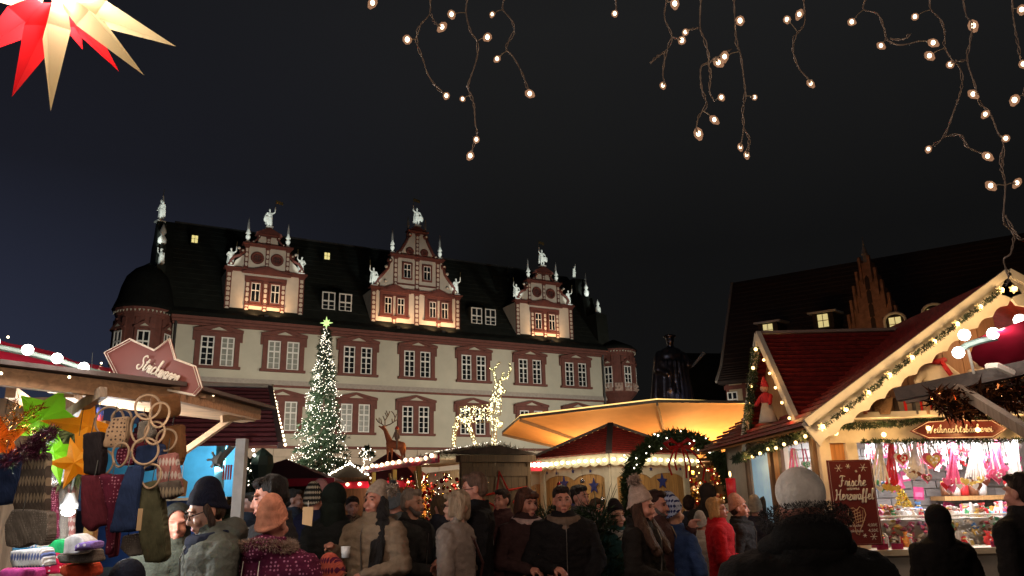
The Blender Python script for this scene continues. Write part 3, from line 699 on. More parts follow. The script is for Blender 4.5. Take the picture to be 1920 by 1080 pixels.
gd = thing('stall_goods', 'glittering baubles and tinsel hanging inside the bulb lit hut', 'goods', A0, R(AR))
goods = MB()
for _ in range(420):
    goods.mt(rnd.choice((0, 0, 1, 2))); goods.ball((rnd.uniform(-.1, .9), rnd.uniform(.3, 4.7), rnd.uniform(1.1, 2.2)), rnd.uniform(.02, .05), 6, 4)
goods.build('baubles', [mat('red_bauble', (.4,.02,.02), .15, .6), mat('silver_bauble', (.6,.6,.6), .12, .9), mat('gold_bauble', (.6,.4,.08), .15, .9)], gd, True, 'stuff')
rs = thing('roof_lights', 'tangle of fairy lights and straw lying on the brown hut roof', 'light string', A0, R(AR))
sparkle('fairy_lights', [(rnd.uniform(-.3, 1.3), rnd.uniform(-.15, 2.5), 0) for _ in range(0)] + [(x, y, 2.50 + .15*(1 - abs(x - .68)/.9) + .03) for x, y in [(rnd.uniform(-.25, 1.4), rnd.uniform(-.1, 1.5)) for _ in range(70)]], .006, M_bulb_s, rs)
b = MB()
for _ in range(700):
    x, y = rnd.uniform(-.35, 1.45), rnd.uniform(-.15, 1.8); needles(b, (x, y, 2.46 + .15*(1 - abs(x - .68)/.9)), (0, 0, 1), 2, .10, .006, .9)
b.build('straw', mat('straw', (.25, .20, .12), .9), rs, kind='stuff')

# ---------------------------------------------------------------- stag with rider sculpture on the next hut
sg0 = at(735, 868, 16.5)
sg = thing('stag_figure', 'brown stag sculpture with big antlers standing on a hut roof edge', 'stag figure', sg0, 0)
def S(px, py, dy=0.0): return at(px, py, 16.5 + dy) - sg0
b = MB(); lg = .018
b.cap(S(731,832), S(753,836), .085, .09); b.cap(S(731,830), S(722,806), .07, .04); b.cap(S(722,806), S(711,799), .035, .018); b.ball(S(719,801), .04)
b.cap(S(728,838), S(727,852), .045, .025); b.cap(S(727,852), S(727,868), .02, .016); b.cap(S(733,838,.1), S(735,853,.1), .045, .025); b.cap(S(735,853,.1), S(734,868,.1), .02, .016)
b.cap(S(752,840), S(754,853), .055, .026); b.cap(S(754,853), S(752,868), .022, .017); b.cap(S(757,838,.1), S(758,853,.1), .05, .026); b.cap(S(758,853,.1), S(758,868,.1), .022, .017)
b.cap(S(757,832), S(760,836), .03, .02); b.cap(S(722,800,.03), S(727,797,.06), .014, .008)
link('body', setmat(remesh(b, .012, 2), mat('stag_coat', (.40, .15, .07), .7, var=.4, scale=3)), sg)
b = MB()
for pts in ([(721,799),(716,795),(709,791),(705,785)], [(716,795),(714,785)], [(711,792),(711,783)], [(722,798),(722,788),(728,779),(731,771)], [(722,789),(718,780)], [(726,782),(722,774)], [(728,779),(724,770)],
            [(723,798),(731,796),(739,791),(741,783),(738,775),(734,771)], [(741,783),(744,776)], [(736,793),(735,785)], [(740,790),(746,786)]):
    b.tube([S(*p) for p in pts], .011, 5)
b.build('antlers', mat('antler_horn', (.18, .13, .09), .6), sg)
light('stag_lamp', 'SPOT', sg0 + Vector((.2, -1.6, .2)), 14, (1, .45, .33), .05, sg0 + Vector((0, 0, .4)), 60, .7)
rr_ = thing('rider_figure', 'small carved figure in grey sitting on the stag on the roof', 'figurine', sg0, 0)
b = MB(); b.cap(S(744,822,-.05), S(743,812,-.05), .045, .05); b.cap(S(740,813,-.07), S(736,822,-.1), .02, .014); b.cap(S(747,813,-.05), S(749,822,-.08), .02, .014); b.cap(S(745,824,-.09), S(744,840,-.12), .03, .018)
b.ball(S(744,806,-.05), .042)
link('body', setmat(remesh(b, .01, 2), mat('rider_cloth', (.20, .17, .14), .8)), rr_)
MB().ball(S(744,805.2,-.06), .034, 8, 6).build('face', mat('carved_face', (.5, .25, .18), .6), rr_, True)
MB().lathe([(.045, 0), (.03, .04), (.005, .07)], S(744,804.5,-.05), 8).build('hat', M_redp, rr_, True)

# ---------------------------------------------------------------- background huts
def small_hut(label, loc, rz, w, d, he, ha, roof_m, n=0, wallm=None, fm=None):
    h = thing('market_hut', label, 'market hut', loc, R(rz))
    wm = wallm or M_plank; k = max(3, int(w / .3))
    for i in range(k): MB().bx(w*i/k + .005, w*(i+1)/k - .005, 0, .04, .05, 1.0).build('plank', wm, h)
    MB().bx(0, w, .04, d, 0, .05).build('floor', wm, h); MB().bx(.02, w - .02, d - .05, d, .05, he).build('back_wall', wm, h)
    for x in (0, w - .08):
        MB().bx(x, x + .08, -.05, -.001, 0, he).build('post', wm, h)
    MB().bx(0, .03, .05, d - .06, .05, he).build('side_wall', wm, h); MB().bx(w - .03, w, .05, d - .06, .05, he).build('side_wall', wm, h)
    MB().bx(-.05, w + .05, -.35, -.05, 1.0, 1.05).build('counter', wm, h)
    MB().add([(-.3,-.4,he),(w+.3,-.4,he),(w+.3,d+.3,he),(-.3,d+.3,he),(w/2,d/2,ha)], [(0,1,4),(1,2,4),(2,3,4),(3,0,4),(0,3,2,1)]).build('roof', roof_m, h)
    MB().bx(-.32, w + .32, -.44, -.405, he - .10, he + .06).build('fascia', fm or M_redfab, h)
    if n: bulbs(h, line((-.3, -.48, he), (w + .3, -.48, he), n), .042, M_bulb)
    return h
pB = at(648, 905, 19.5); hB = small_hut('small hut with dark red peaked roof and pink lit bulb row beside the tree', (pB.x + .2, pB.y, 0), -6, 1.5, 1.6, at(690, 908, 19.5).z, at(690, 846, 20.3).z, M_tile2, 8)
light('hut_lamp', 'POINT', (pB.x + .9, pB.y - .7, 1.9), 14, (1, .6, .45), .1)
b = MB(); q0 = at(690, 846, 20.3)
tw = thing('roof_tree', 'little fir with white lights on the tip of the dark red roof', 'decoration', q0 + Vector((0, -.1, 0)))
fo = MB()
for _ in range(260): a = rnd.uniform(0, 2*PI); z = rnd.uniform(-.15, .12); r_ = (.16 - z) * .6; needles(fo, (r_*math.cos(a), r_*math.sin(a), z), (math.cos(a), math.sin(a), -.2), 3, .08, .01, .7)
fo.build('foliage', M_fir, tw, kind='stuff'); sparkle('fairy_lights', [(rnd.gauss(0, .12), -.18, rnd.uniform(-.25, .08)) for _ in range(22)] + [(.02 + rnd.gauss(0, .02), -.75 * t - .1, -t*.75) for t in [k/16 for k in range(16)]], .015, M_bulb_s, tw)
gb = thing('market_hut', 'small white bulb lined gable in front of the tree foot', 'market hut', (0, 0, 0))
pa, pb_, pc = at(608, 895, 19.0), at(657, 868, 19.0), at(694, 895, 19.0)
b = MB(); b.add([pa, pb_, pc, pa + Vector((0, 1.3, 0)), pb_ + Vector((0, 1.3, 0)), pc + Vector((0, 1.3, 0))], [(0,2,1),(3,4,5),(0,1,4,3),(1,2,5,4),(0,3,5,2)]); b.build('roof', mat('green_brown_roof', (.06, .05, .035), .8), gb)
b = MB(); b.bx(pa.x + .1, pc.x - .1, 19.1, 20.2, 0, pa.z); b.build('wall', M_brown, gb)
bulbs(gb, line(pa + Vector((0, -.05, 0)), pb_ + Vector((0, -.05, 0)), 12) + line(pb_ + Vector((0, -.05, 0)), pc + Vector((0, -.05, 0)), 9), .024, M_bulb_s, .02)
pC = at(455, 905, 17.0); hC = small_hut('dark roofed hut behind the white post with sparse bulbs', (pC.x - .3, pC.y, 0), 4, 2.0, 1.8, at(500, 905, 17).z, at(490, 862, 18).z, M_tile2, 0)
fg = thing('angel_figure', 'small cream sculpture group on a hut roof left of the tree', 'sculpture', at(556, 898, 18))
b = MB(); b.cap((-.1, 0, 0), (0, 0, .2), .07, .04); b.cap((.1, 0, 0), (.05, 0, .22), .07, .04); b.ball((.02, 0, .30), .05); b.cap((0, 0, .2), (-.2, 0, .02), .03, .02); b.cap((.05, 0, .2), (.17, 0, .12), .03, .02)
link('figure', setmat(remesh(b, .014, 2), mat('cream_plaster', (.55, .5, .38), .7)), fg)
# lights scattered on dark firs behind the white post
sh = thing('small_fir', 'dark small fir with scattered white lights behind the white post', 'christmas tree', at(470, 905, 13) * Vector((1, 1, 0)) if False else (at(470, 905, 13).x, 13, 0))
fo = MB(); sl = []
for _ in range(900):
    t = rnd.random(); a = rnd.uniform(0, 2*PI); r_ = .75 * (1 - t) + .05; z = .4 + t*2.0; needles(fo, (r_*math.cos(a)*rnd.uniform(.5, 1), r_*math.sin(a), z), (math.cos(a), math.sin(a), -.3), 4, .14, .012, .7)
    if rnd.random() < .045: sl.append((r_*math.cos(a), -abs(r_*math.sin(a)) - .05, z))
fo.build('crown', M_fir, sh, kind='stuff'); MB().lathe([(.05, 0), (.03, 2.2)], n=6).build('trunk', M_bark, sh); sparkle('fairy_lights', sl, .014, M_bulb_s, sh)

# ---------------------------------------------------------------- star hut, corner towards us
C0 = at(1143, 873, 14.0); ze = at(1143, 850, 14.0).z; zb = C0.z
AN = 36.0; SD = 2.30
hS = thing('market_hut', 'square wooden hut with blue stars, wine red roof and scalloped bulb lit fascia', 'market hut', (C0.x, C0.y, 0), R(AN))
za = at(1165, 799, 15.8).z
roof = MB(); NR = 14; hx = SD / 2
for side in range(4):
    M3 = Matrix.Translation((hx, hx, 0)) @ Matrix.Rotation(side * PI/2, 4, 'Z')
    for r in range(NR):
        t0, t1 = r / NR, (r + 1) / NR; a0, a1 = (hx + .04) * (1 - t0), (hx + .04) * (1 - t1)
        z0_, z1_ = lerp(ze, za, t0), lerp(ze, za, t1)
        vs = [M3 @ Vector(v) for v in ((-a0, -a0 - .02, z0_ + .025), (a0, -a0 - .02, z0_ + .025), (a1, -a1, z1_), (-a1, -a1, z1_), (-a0, -a0, z0_ - .0), (a0, -a0, z0_ - .0))]
        b = MB(); b.add(vs, [(0,1,2,3), (4,5,1,0)])
        if side in (0, 3): b.build('tile_course', M_tile, hS)
        else: roof.add(vs, [(0,1,2,3), (4,5,1,0)])
roof.build('roof', M_tile, hS)
b = MB()
for sx, sy in ((-1,-1),(1,-1),(1,1),(-1,1)): b.beam((hx + sx*(hx + .06), hx + sy*(hx + .06), ze + .02), (hx, hx, za + .04), .11, .05)
b.build('hip_ridges', mat('dark_ridge', (.05, .03, .03), .6), hS, kind='stuff')
def scallop_board(L, h, n, amp=.035):
    pts = [(0, h), (0, 0)]
    for k in range(n):
        for j in range(1, 7):
            t = (k + j / 6) / n; pts.append((L * t, -amp * abs(math.sin(PI * (j / 6)))))
    pts.append((L, h)); return pts
FH = ze - zb - .035
for (o, u, L) in (((0, 0), (1, 0, 0), SD), ((0, SD), (0, -1, 0), SD)):
    b = MB(); b.prism(scallop_board(L, FH, 9), (o[0] - (0.02 if o[1] else 0), o[1] - (0 if o[1] else .02), zb + .035), u=u, v=(0, 0, 1), t=.03); b.build('fascia', M_fascia, hS)
bulbs(hS, line((.06, -.06, zb + FH*.6), (SD, -.06, zb + FH*.6), 14) + line((-.06, .06, zb + FH*.6), (-.06, SD, zb + FH*.6), 14), .030, lamp_mat('fascia_bulb', (1.0, .90, .50), 9), .01)
def star_wall(L, along_x, label_door=False):
    def T(a, y, z): return (.12 + a, .12 - y, z) if along_x else (.12 - y, .12 + a, z)
    n = int(L / .16)
    for k in range(n):
        a0, a1 = .10 + (L - .2) * k / n, .10 + (L - .2) * (k + 1) / n - .008
        m = MB(); p, q = T(a0, 0, .05), T(a1, -.03, 2.12); m.bx(min(p[0], q[0]), max(p[0], q[0]), min(p[1], q[1]), max(p[1], q[1]), .05, zb - .05); m.build('plank', M_plank, hS)
    for a0, a1 in ((-.02, .11), (L - .11, L + .02)):
        m = MB(); p, q = T(a0, .05, 0), T(a1, -.04, 0); m.bx(min(p[0], q[0]), max(p[0], q[0]), min(p[1], q[1]), max(p[1], q[1]), 0, zb + .02); m.build('post', M_wwood, hS)
    # white head board with two shallow arches
    pts = [(0.11, zb + .03), (.11, zb - .22)]
    for j in range(2):
        for k in range(9):
            t = k / 8; pts.append((.11 + (L - .22) * (j + t) / 2, zb - .22 + .10 * math.sin(PI * t) ** .6))
    pts.append((L - .11, zb + .03))
    m = MB(); o = T(0, .02, 0); m.prism(pts, o, u=((1, 0, 0) if along_x else (0, 1, 0)), v=(0, 0, 1), t=(.03 if along_x else -.03)); m.build('head_board', M_wwood, hS)
    ss = [(.42, 1.84, .15), (1.28, 1.90, .15), (1.5, 1.42, .15), (1.0, 1.50, .14), (L*.25, zb - .07, .035), (L*.5, zb - .05, .045), (L*.75, zb - .07, .035), (L*.9, zb - .05, .035)]
    for sx, sz, sr in ss:
        m = MB(); o = T(sx, .045 if sz > 2.1 or True else .03, sz); m.prism(star2d(sr, sr*.42), o, u=((1, 0, 0) if along_x else (0, 1, 0)), v=(0, 0, 1), t=.012 if along_x else -.012); m.build('star', M_blue, hS)
star_wall(SD - .3, True); star_wall(SD - .3, False)
light('fascia_lamp', 'AREA', (C0.x + .7, C0.y - 1.2, 2.6), 24, (1, .82, .55), .8, (C0.x + .6, C0.y + .5, 1.6)); light('fascia_lamp', 'AREA', (C0.x - 1.0, C0.y - .2, 2.6), 9, (1, .82, .55), .8, (C0.x - .2, C0.y + .6, 1.6))
# low white fronted hut between brown hut and star hut
p = at(984, 880, 16.0); q = at(1052, 880, 16.0)
sd = thing('market_hut', 'low white framed hut front with an arched honey wood panel', 'market hut', (p.x, p.y, 0), R(2))
w_ = q.x - p.x
MB().bx(0, w_, 0, 1.5, p.z - .02, p.z + .06).build('roof', M_wwood, sd); MB().bx(0, .09, -.03, .05, 0, p.z - .02).build('post', M_wwood, sd); MB().bx(w_ - .09, w_, -.03, .05, 0, p.z - .02).build('post', M_wwood, sd)
MB().prism([(.09, p.z - .02), (.09, p.z - .36), (.2, p.z - .30), (w_*.4, p.z - .30), (w_/2, p.z - .24), (w_*.6, p.z - .30), (w_ - .2, p.z - .30), (w_ - .09, p.z - .36), (w_ - .09, p.z - .02)], (0, -.02, 0), t=.03).build('head_board', M_wwood, sd)
for k in range(5): MB().bx(.09 + (w_ - .18)*k/5 + .003, .09 + (w_ - .18)*(k+1)/5 - .003, .012, .04, .05, p.z - .05).build('plank', M_plank, sd)
fz = thing('bulb_garland', 'string of white bulbs on red cloth between brown hut and star hut', 'light string', (0, 0, 0))
pa, pb_ = at(986, 872, 15), at(1016, 872, 15)
MB().bx(pa.x, pb_.x, 15.0, 15.03, pa.z - .12, pa.z + .06).build('cloth', M_redfab, fz); bulbs(fz, line(pa + Vector((0, -.05, 0)), pb_ + Vector((.1, -.05, 0)), 6), .045, M_bulb)

# ---------------------------------------------------------------- funnel umbrella, lit orange from inside
uc = at(1267, 886, 20.6); zr = 3.62
um = thing('market_umbrella', 'huge funnel shaped market umbrella glowing orange above the star hut', 'umbrella', (uc.x, uc.y, 0))
UR = 5.1; rim = []
for k in range(8):
    a = R(-90 - 12 + 45*k + 10); rim.append(Vector((UR*math.cos(a), UR*math.sin(a), zr)))
pts_r = [at(1232, 755, 15.8), at(975, 785, 18.3), at(942, 813, 22.7)]
a0 = math.atan2(pts_r[0].y - uc.y, pts_r[0].x - uc.x)
_c = Vector((uc.x, uc.y, 0)); r_a, r_b, r_c, r_d = [at(*a) - _c for a in ((1490, 757, 17.3), (1232, 755, 15.8), (975, 785, 18.3), (942, 813, 22.7))]
rim = [r_b, r_c, r_d] + [Vector((-v.x, -v.y, zr)) for v in (r_a, r_b, r_c, r_d)] + [r_a]
M_um = translucent('umbrella_fabric', (.82, .54, .30), .55, .7, .12)
for k in range(8):
    p, q = rim[k], rim[(k+1) % 8]; hub = Vector((0, 0, uc.z)); b = MB(); n = 6; vs = []
    for i in range(n + 1):
        for j in range(n + 1):
            e0 = p.lerp(q, j / n); v = hub.lerp(e0, max(i / n, .02)); s_ = math.sin(PI * j / n) * math.sin(PI * i / n); v.z -= .14 * s_; vs.append(v)
    b.add(vs, [(i*(n+1)+j, i*(n+1)+j+1, (i+1)*(n+1)+j+1, (i+1)*(n+1)+j) for i in range(n) for j in range(n)]); b.build('fabric_panel', M_um, um, True)
M_ugrey = mat('umbrella_metal', (.25, .22, .2), .5, .3)
for k in range(8): MB().beam((0, 0, uc.z - .05), rim[k] + Vector((0, 0, -.03)), .04, .07).build('rib', M_ugrey, um)
for k in range(8):
    MB().beam(rim[k] + Vector((0, 0, .03)), rim[(k+1) % 8] + Vector((0, 0, .03)), .03, .06).build('rim', M_ugrey, um)
    p, q = rim[k] * 1.0, rim[(k+1) % 8] * 1.0; sc = Vector((.992, .992, 1))
    b = MB(); b.tube([Vector((p.x*.995, p.y*.995, zr - .07)), Vector((q.x*.995, q.y*.995, zr - .07))], .028, 5); b.build('light_tube', lamp_mat('amber_tube', (1.0, .62, .18), 1.6), um)
MB().lathe([(.09, 0), (.09, uc.z + .3)], n=10).build('pole', M_ugrey, um)
for a in range(5):
    an = a0 + a * 2*PI/5 + .3; light('umbrella_lamp', 'POINT', (uc.x + 2.5*math.cos(an), uc.y + 2.5*math.sin(an), 1.9), 700, (1, .44, .12), .25)
    l_ = thing('heater_lamp', 'orange lamp hanging under the umbrella', 'lamp', (uc.x + 2.5*math.cos(an), uc.y + 2.5*math.sin(an), 1.6), 0, 'orange lamps under the umbrella')
    MB().lathe([(.02, .28), (.06, .2), (.09, .02), (.0, 0)], n=10).build('shade', lamp_mat('orange_lamp', (1, .45, .1), 3), l_)

# ---------------------------------------------------------------- fir arch with bow
ac = at(1274, 905, 12.3); ar_t = at(1274, 822, 12.3).z; ra = .80
arch = thing('garland_arch', 'fir garland arch with fairy lights and a red bow before the star hut', 'arch', (ac.x, ac.y, 0))
zc_ = ar_t - ra + .02; path = [(-ra - .02, 0, 0.05), (-ra, 0, zc_ * .6), (-ra, 0, zc_)] + [(-ra*math.cos(t*PI/14), 0, zc_ + ra*math.sin(t*PI/14)*1.0) for t in range(1, 14)] + [(ra, 0, zc_), (ra + .1, 0, zc_*.6), (ra + .12, 0, .05)]
MB().tube(path, .05, 6).build('frame', M_bark, arch)
garland('fir_garland', path, .105, 5200, arch, mat('arch_fir', (.045, .075, .025), .6, var=.4, scale=9), .09, .010)
sparkle('fairy_lights', [(Vector(path[i]).lerp(Vector(path[i+1]), rnd.random()) + Vector((rnd.gauss(0, .1), -.14, rnd.gauss(0, .1)))) for i in list(range(2, 17)) * 2], .014, M_bulb_s, arch)
bw = thing('red_bow', 'shiny red ribbon bow hanging from the top of the fir arch', 'bow', (ac.x, ac.y - .2, ar_t - .12))
M_rib = mat('red_satin', (.5, .02, .02), .25, coat=.4)
b = MB()
for s in (-1, 1): b.tube([(0, 0, 0), (s*.13, -.03, .09), (s*.22, -.02, .03), (s*.15, .0, -.04), (0, 0, 0)], [.015, .04, .045, .04, .015], 6)
b.ball((0, -.03, 0), .045); b.build('loops', M_rib, bw, True)
for dx, L in ((-.16, .45), (-.08, .38), (.06, .50), (.12, .42), (.3, .55)):
    m = MB(); pt = [(dx*.3, -.03, 0), (dx*.8, -.05, -L*.3), (dx*1.2, -.02, -L*.65), (dx, -.06, -L)]
    for i in range(3): m.beam(pt[i], pt[i+1], .028, .004, (0, 1, 0))
    m.build('ribbon_tail', M_rib, bw)
cd = thing('pillar_candle', 'fat red candle beside the right leg of the fir arch', 'candle', (at(1373, 935, 9.5).x, 9.5, 0))
zcd = at(1373, 897, 9.5).z
MB().lathe([(.12, 0), (.12, zcd - .30), (.02, zcd - .28)], n=12).build('stand', M_wwood, cd); MB().lathe([(.055, zcd - .28), (.06, zcd), (.04, zcd + .004)], n=14).build('wax', mat('red_wax', (.5, .01, .02), .35, emit=(.5, .02, .02), es=.12, nolight=True), cd, True)
MB().ball((0, 0, zcd + .05), (.014, .014, .035), 6, 6).build('flame', M_gold, cd, True)

# hut interior behind the arch (dark, glittering)
dk = thing('market_hut', 'open hut full of glittering goods seen through the fir arch', 'market hut', (at(1292, 900, 16).x, 16.2, 0), R(-3))
MB().bx(-.1, 1.9, 1.2, 1.25, 0, 2.3).build('back_wall', M_brown, dk); MB().bx(-.2, 2.0, -.2, 1.3, 2.3, 2.36).build('roof', M_brown, dk); MB().bx(0, 1.8, 0, .5, .9, .95).build('counter', M_plank, dk)
gg = thing('stall_goods', 'shelves of glittering gifts and lights inside the hut behind the arch', 'goods', (at(1292, 900, 16).x, 16.2, 0), R(-3))
b = MB()
for _ in range(260):
    b.mt(rnd.choice((0, 1, 2))); x, z = rnd.uniform(0, 1.7), rnd.uniform(1.0, 2.25)
    if rnd.random() < .6: b.ball((x, rnd.uniform(.3, 1.1), z), rnd.uniform(.02, .05), 6, 4)
    else: b.bx(x, x + .06, .8, .86, z, z + rnd.uniform(.04, .12))
b.build('gifts', [mat('red_bauble', (.4,.02,.02), .15, .6), mat('gold_bauble', (.6,.4,.08), .15, .9), mat('cream_goods', (.6,.45,.3), .5)], gg, False, 'stuff')
sparkle('fairy_lights', [(rnd.uniform(0, 1.7), rnd.uniform(-.1, 1.1), rnd.uniform(1.5, 2.28)) for _ in range(70)], .013, M_gold, gg)
light('hut_lamp', 'POINT', (at(1320, 900, 16).x, 16.3, 2.15), 12, (1, .7, .4), .1)

# ---------------------------------------------------------------- bronze monument
mp_ = at(1265, 750, 29.0); zt = at(1258, 627, 29.0).z; hm = 3.1; zp = zt - hm
light('monument_fill', 'SPOT', (mp_.x - 5, 18, 5.0), 1100, (.8, .85, 1.0), 1.0, (mp_.x, 29, zp + 1.8), 20, .8)
mo = thing('monument', 'dark bronze robed statue holding out a scroll on a tall pedestal', 'monument', (mp_.x, 29.0, 0), R(8))
MB().bx(-.8, .8, -.8, .8, 0, zp - .25).bx(-.95, .95, -.95, .95, zp - .25, zp).build('pedestal', mat('pedestal_granite', (.10, .09, .09), .6), mo)
b = MB(); s = hm / 1.85
def q(x, y, z): return (x*s, y*s, zp + z*s)
b.cap(q(-.12, 0, 0), q(-.11, 0, .7), .085*s, .11*s); b.cap(q(.13, -.04, 0), q(.11, 0, .7), .085*s, .11*s); b.lathe([(.27*s, .52*s), (.25*s, .8*s), (.26*s, 1.1*s), (.29*s, 1.35*s), (.22*s, 1.5*s), (.08*s, 1.56*s)], (0, .02, zp), 18, sy=.75)
b.cap(q(0, 0, 1.5), q(0, 0, 1.62), .09*s, .07*s); b.ball(q(-.01, -.03, 1.69), (.10*s, .115*s, .13*s)); b.ball(q(-.01, -.02, 1.80), (.17*s, .16*s, .045*s)); b.cap(q(-.32, .02, 1.30), q(-.44, .08, .2), .09*s, .12*s); b.cap(q(.30, .05, 1.2), q(.42, .08, .3), .07*s, .09*s); b.cap(q(-.12, -.2, 1.0), q(-.16, -.24, .55), .09*s, .07*s)
b.cap(q(.26, 0, 1.36), q(.38, -.12, 1.12), .10*s, .09*s); b.cap(q(.38, -.12, 1.12), q(.44, -.35, 1.15), .08*s, .05*s); b.ball(q(.44, -.38, 1.15), .05*s)
b.cap(q(-.26, 0, 1.36), q(-.36, -.08, 1.02), .12*s, .10*s); b.cap(q(-.36, -.08, 1.02), q(-.22, -.26, .9), .08*s, .05*s)
for a in range(-4, 5): b.cap(q(.34*math.sin(a*.3), -.24*math.cos(a*.3), 1.2), q(.38*math.sin(a*.33), -.27*math.cos(a*.3), .03), .03*s, .05*s)
link('figure', setmat(remesh(b, .045, 2), mat('dark_bronze', (.035, .035, .04), .28, .85, var=.4, scale=3, bump=.3)), mo)
MB().tube([q(.30, -.48, 1.02), q(.62, -.42, 1.34)], [.035, .07], 8).build('scroll', mat('bronze_scroll', (.22, .22, .20), .4, .6), mo)
light('monument_spot', 'SPOT', (mp_.x + .5, 25.5, 4.6), 260, (.45, .6, 1.0), .2, (mp_.x + .3, 29, zp + .8), 24, .8)

# ---------------------------------------------------------------- old house far right with big dark roof, dormers and stepped gable
M_rt = mat('brown_clay_roof', (.026, .015, .012), .8, var=.35, scale=3, bump=.4, bscale=20, stretch=(1, 1, 3))
pL = at(1345, 716, 46.0); rdir = Vector((math.cos(R(-33)), math.sin(R(-33)), 0))
ho = thing('half_timbered_house', 'old house with huge dark tiled roof, lit dormers and timber framing at the right', 'house', (pL.x, pL.y, 0), R(-33))
ez = pL.z; rz_ = 15.6
# local x along the eaves (towards us on the right), y into the building
MB().bx(.3, 22, .6, 10, 0, ez).build('wall', mat('ochre_plaster', (.42, .33, .22), .85), ho)
rfm = MB(); rp = [(0, ez - .15), (0, ez), (1.2, ez + 1.1), (5.4, rz_), (9.8, ez), (9.8, ez - .15)]
rfm.add([(0, y, z) for y, z in rp] + [(22.4, y, z) for y, z in rp], [tuple(range(6))[::-1], tuple(range(6, 12))] + [(i, (i+1) % 6, (i+1) % 6 + 6, i + 6) for i in range(6)])
rfm.build('roof', M_rt, ho)
for k in range(26):
    t = k / 26; y0_, z0_ = (lerp(0, 1.2, t*4), lerp(ez, ez + 1.1, t*4)) if t < .25 else (lerp(1.2, 5.4, (t - .25)/.75), lerp(ez + 1.1, rz_, (t - .25)/.75))
    MB().bx(.02, 22.3, y0_ - .03, y0_ + .25, z0_ - .05, z0_ + .035).build('tile_course', M_rt, ho)
b = MB(); 
for (y0_, z0_), (y1_, z1_) in (((0, ez), (1.2, ez + 1.1)), ((1.2, ez + 1.1), (5.4, rz_))): b.beam((-.06, y0_, z0_), (-.06, y1_, z1_), .14, .16, (0, 1, 0))
b.build('verge_board', mat('pale_verge', (.26, .23, .2), .8), ho)
for z in (ez - .35, ez - 1.9, ez - 3.5): MB().bx(.2, 22, .52, .6, z - .12, z + .12).build('timber_rail', mat('red_timber', (.13, .04, .03), .8), ho)
for k in range(16): MB().bx(.3 + k*1.0, .48 + k*1.0, .53, .60, 0, ez - .1).build('timber_post', mat('red_timber', (.13, .04, .03), .8), ho)
for k in (0, 3, 6, 9):
    wf_ = link('window', casement(.62, 1.1, 1, 2, .58), ho); wf_.location = (.68 + k, .53, ez - 1.72)
M_dw = mat('dormer_white_board', (.6, .57, .5), .6)
def dormer(px, py, Yd, lab, round_=False):
    p = at(px, py, Yd); d = thing('dormer', lab, 'dormer', p, R(-33))
    MB().bx(-.55, .55, .05, 2.4, -.45, .45).build('cheeks', M_rt, d)
    b = MB(); b.bx(-.27, .27, .0, .045, -.36, .36); b.mt(1); b.bx(-.02, .02, -.02, -.002, -.36, .36); b.bx(-.27, .27, -.02, -.003, -.02, .02); b.build('window_pane', [lamp_mat('old_house_lit_pane', (.95, .80, .32), .62), M_dw], d)
    if round_: b = MB(); b.tube([(.48*math.cos(a*PI/8), -.02, .2 + .38*math.sin(a*PI/8)) for a in range(9)], .07, 6); b.tube([(-.48, -.02, .2), (-.48, -.02, -.4)], .06, 6); b.tube([(.48, -.02, .2), (.48, -.02, -.4)], .06, 6); b.build('arched_frame', M_dw, d)
    else: MB().add([(-.75,-.2,.42),(.75,-.2,.42),(.75,2.4,.75),(-.75,2.4,.75),(-.75,-.2,.52),(.75,-.2,.52),(.75,2.4,.85),(-.75,2.4,.85)], [(0,3,2,1),(4,5,6,7),(0,1,5,4),(1,2,6,5),(2,3,7,6),(3,0,4,7)]).build('lean_roof', mat('snowy_lean_roof', (.5, .47, .44), .6), d)
dormer(1440, 619, 44.0, 'leftmost small lit dormer with white lean roof on the old house'); dormer(1543, 601, 41.5, 'second lit dormer with white lean roof on the old house')
dormer(1679, 608, 37.5, 'arched lit dormer above the red stall roof', True); dormer(1752, 592, 36.0, 'arched dormer half hidden behind the stall gable', True)
sgp = at(1640, 620, 39.0); sgt = at(1640, 492, 39.0)
tg = thing('stepped_gable', 'brick stepped gable with a small spire lit warmly from below', 'gable', (sgp.x, sgp.y, 0), R(-50))
M_br = mat('old_brick', (.22, .12, .08), .85, var=.35, scale=4, bump=.5, bscale=20)
stp = [(0, 8), (5.2, 8)]; zz = sgp.z; H_ = sgt.z - zz
xs_ = [1.35, 1.6, 1.85, 2.1, 2.35]
prof = [(1.35, zz - 3)]
for i, x in enumerate(xs_): prof += [(x, zz + H_*(i/5.0) - .4), (x, zz + H_*((i+1)/5.0))]
prof += [(5.2 - x, z) for x, z in prof[::-1]]
MB().prism(prof, (-2.6, 0, 0), t=.6).build('brick_wall', M_br, tg)
for i, x in enumerate(xs_):
    for s in (-1, 1): MB().bx(s*(2.6 - x) - .07, s*(2.6 - x) + .07, -.08, .1, zz + H_*(i/5.0) - .4, zz + H_*((i+1)/5.0) + .35).build('pinnacle', M_br, tg)
    if i < 4: MB().prism([(-.12, 0), (.12, 0), (.12, .6), (0, .8), (-.12, .6)], (0, -.02, zz + H_*(i/5.0)), t=.03).build('niche', M_rt, tg)
MB().lathe([(.14, 0), (.14, .4), (.18, .5), (.05, 1.0), (.02, 1.5)], (0, .2, sgt.z), 8).build('spire', mat('grey_slate_spire', (.2, .2, .2), .7), tg)
light('gable_uplight', 'SPOT', (sgp.x - 2.5, sgp.y - 2.5, zz - 1.2), 55, (1, .5, .22), .3, (sgp.x + .3, sgp.y, zz + 2.6), 70, .8)
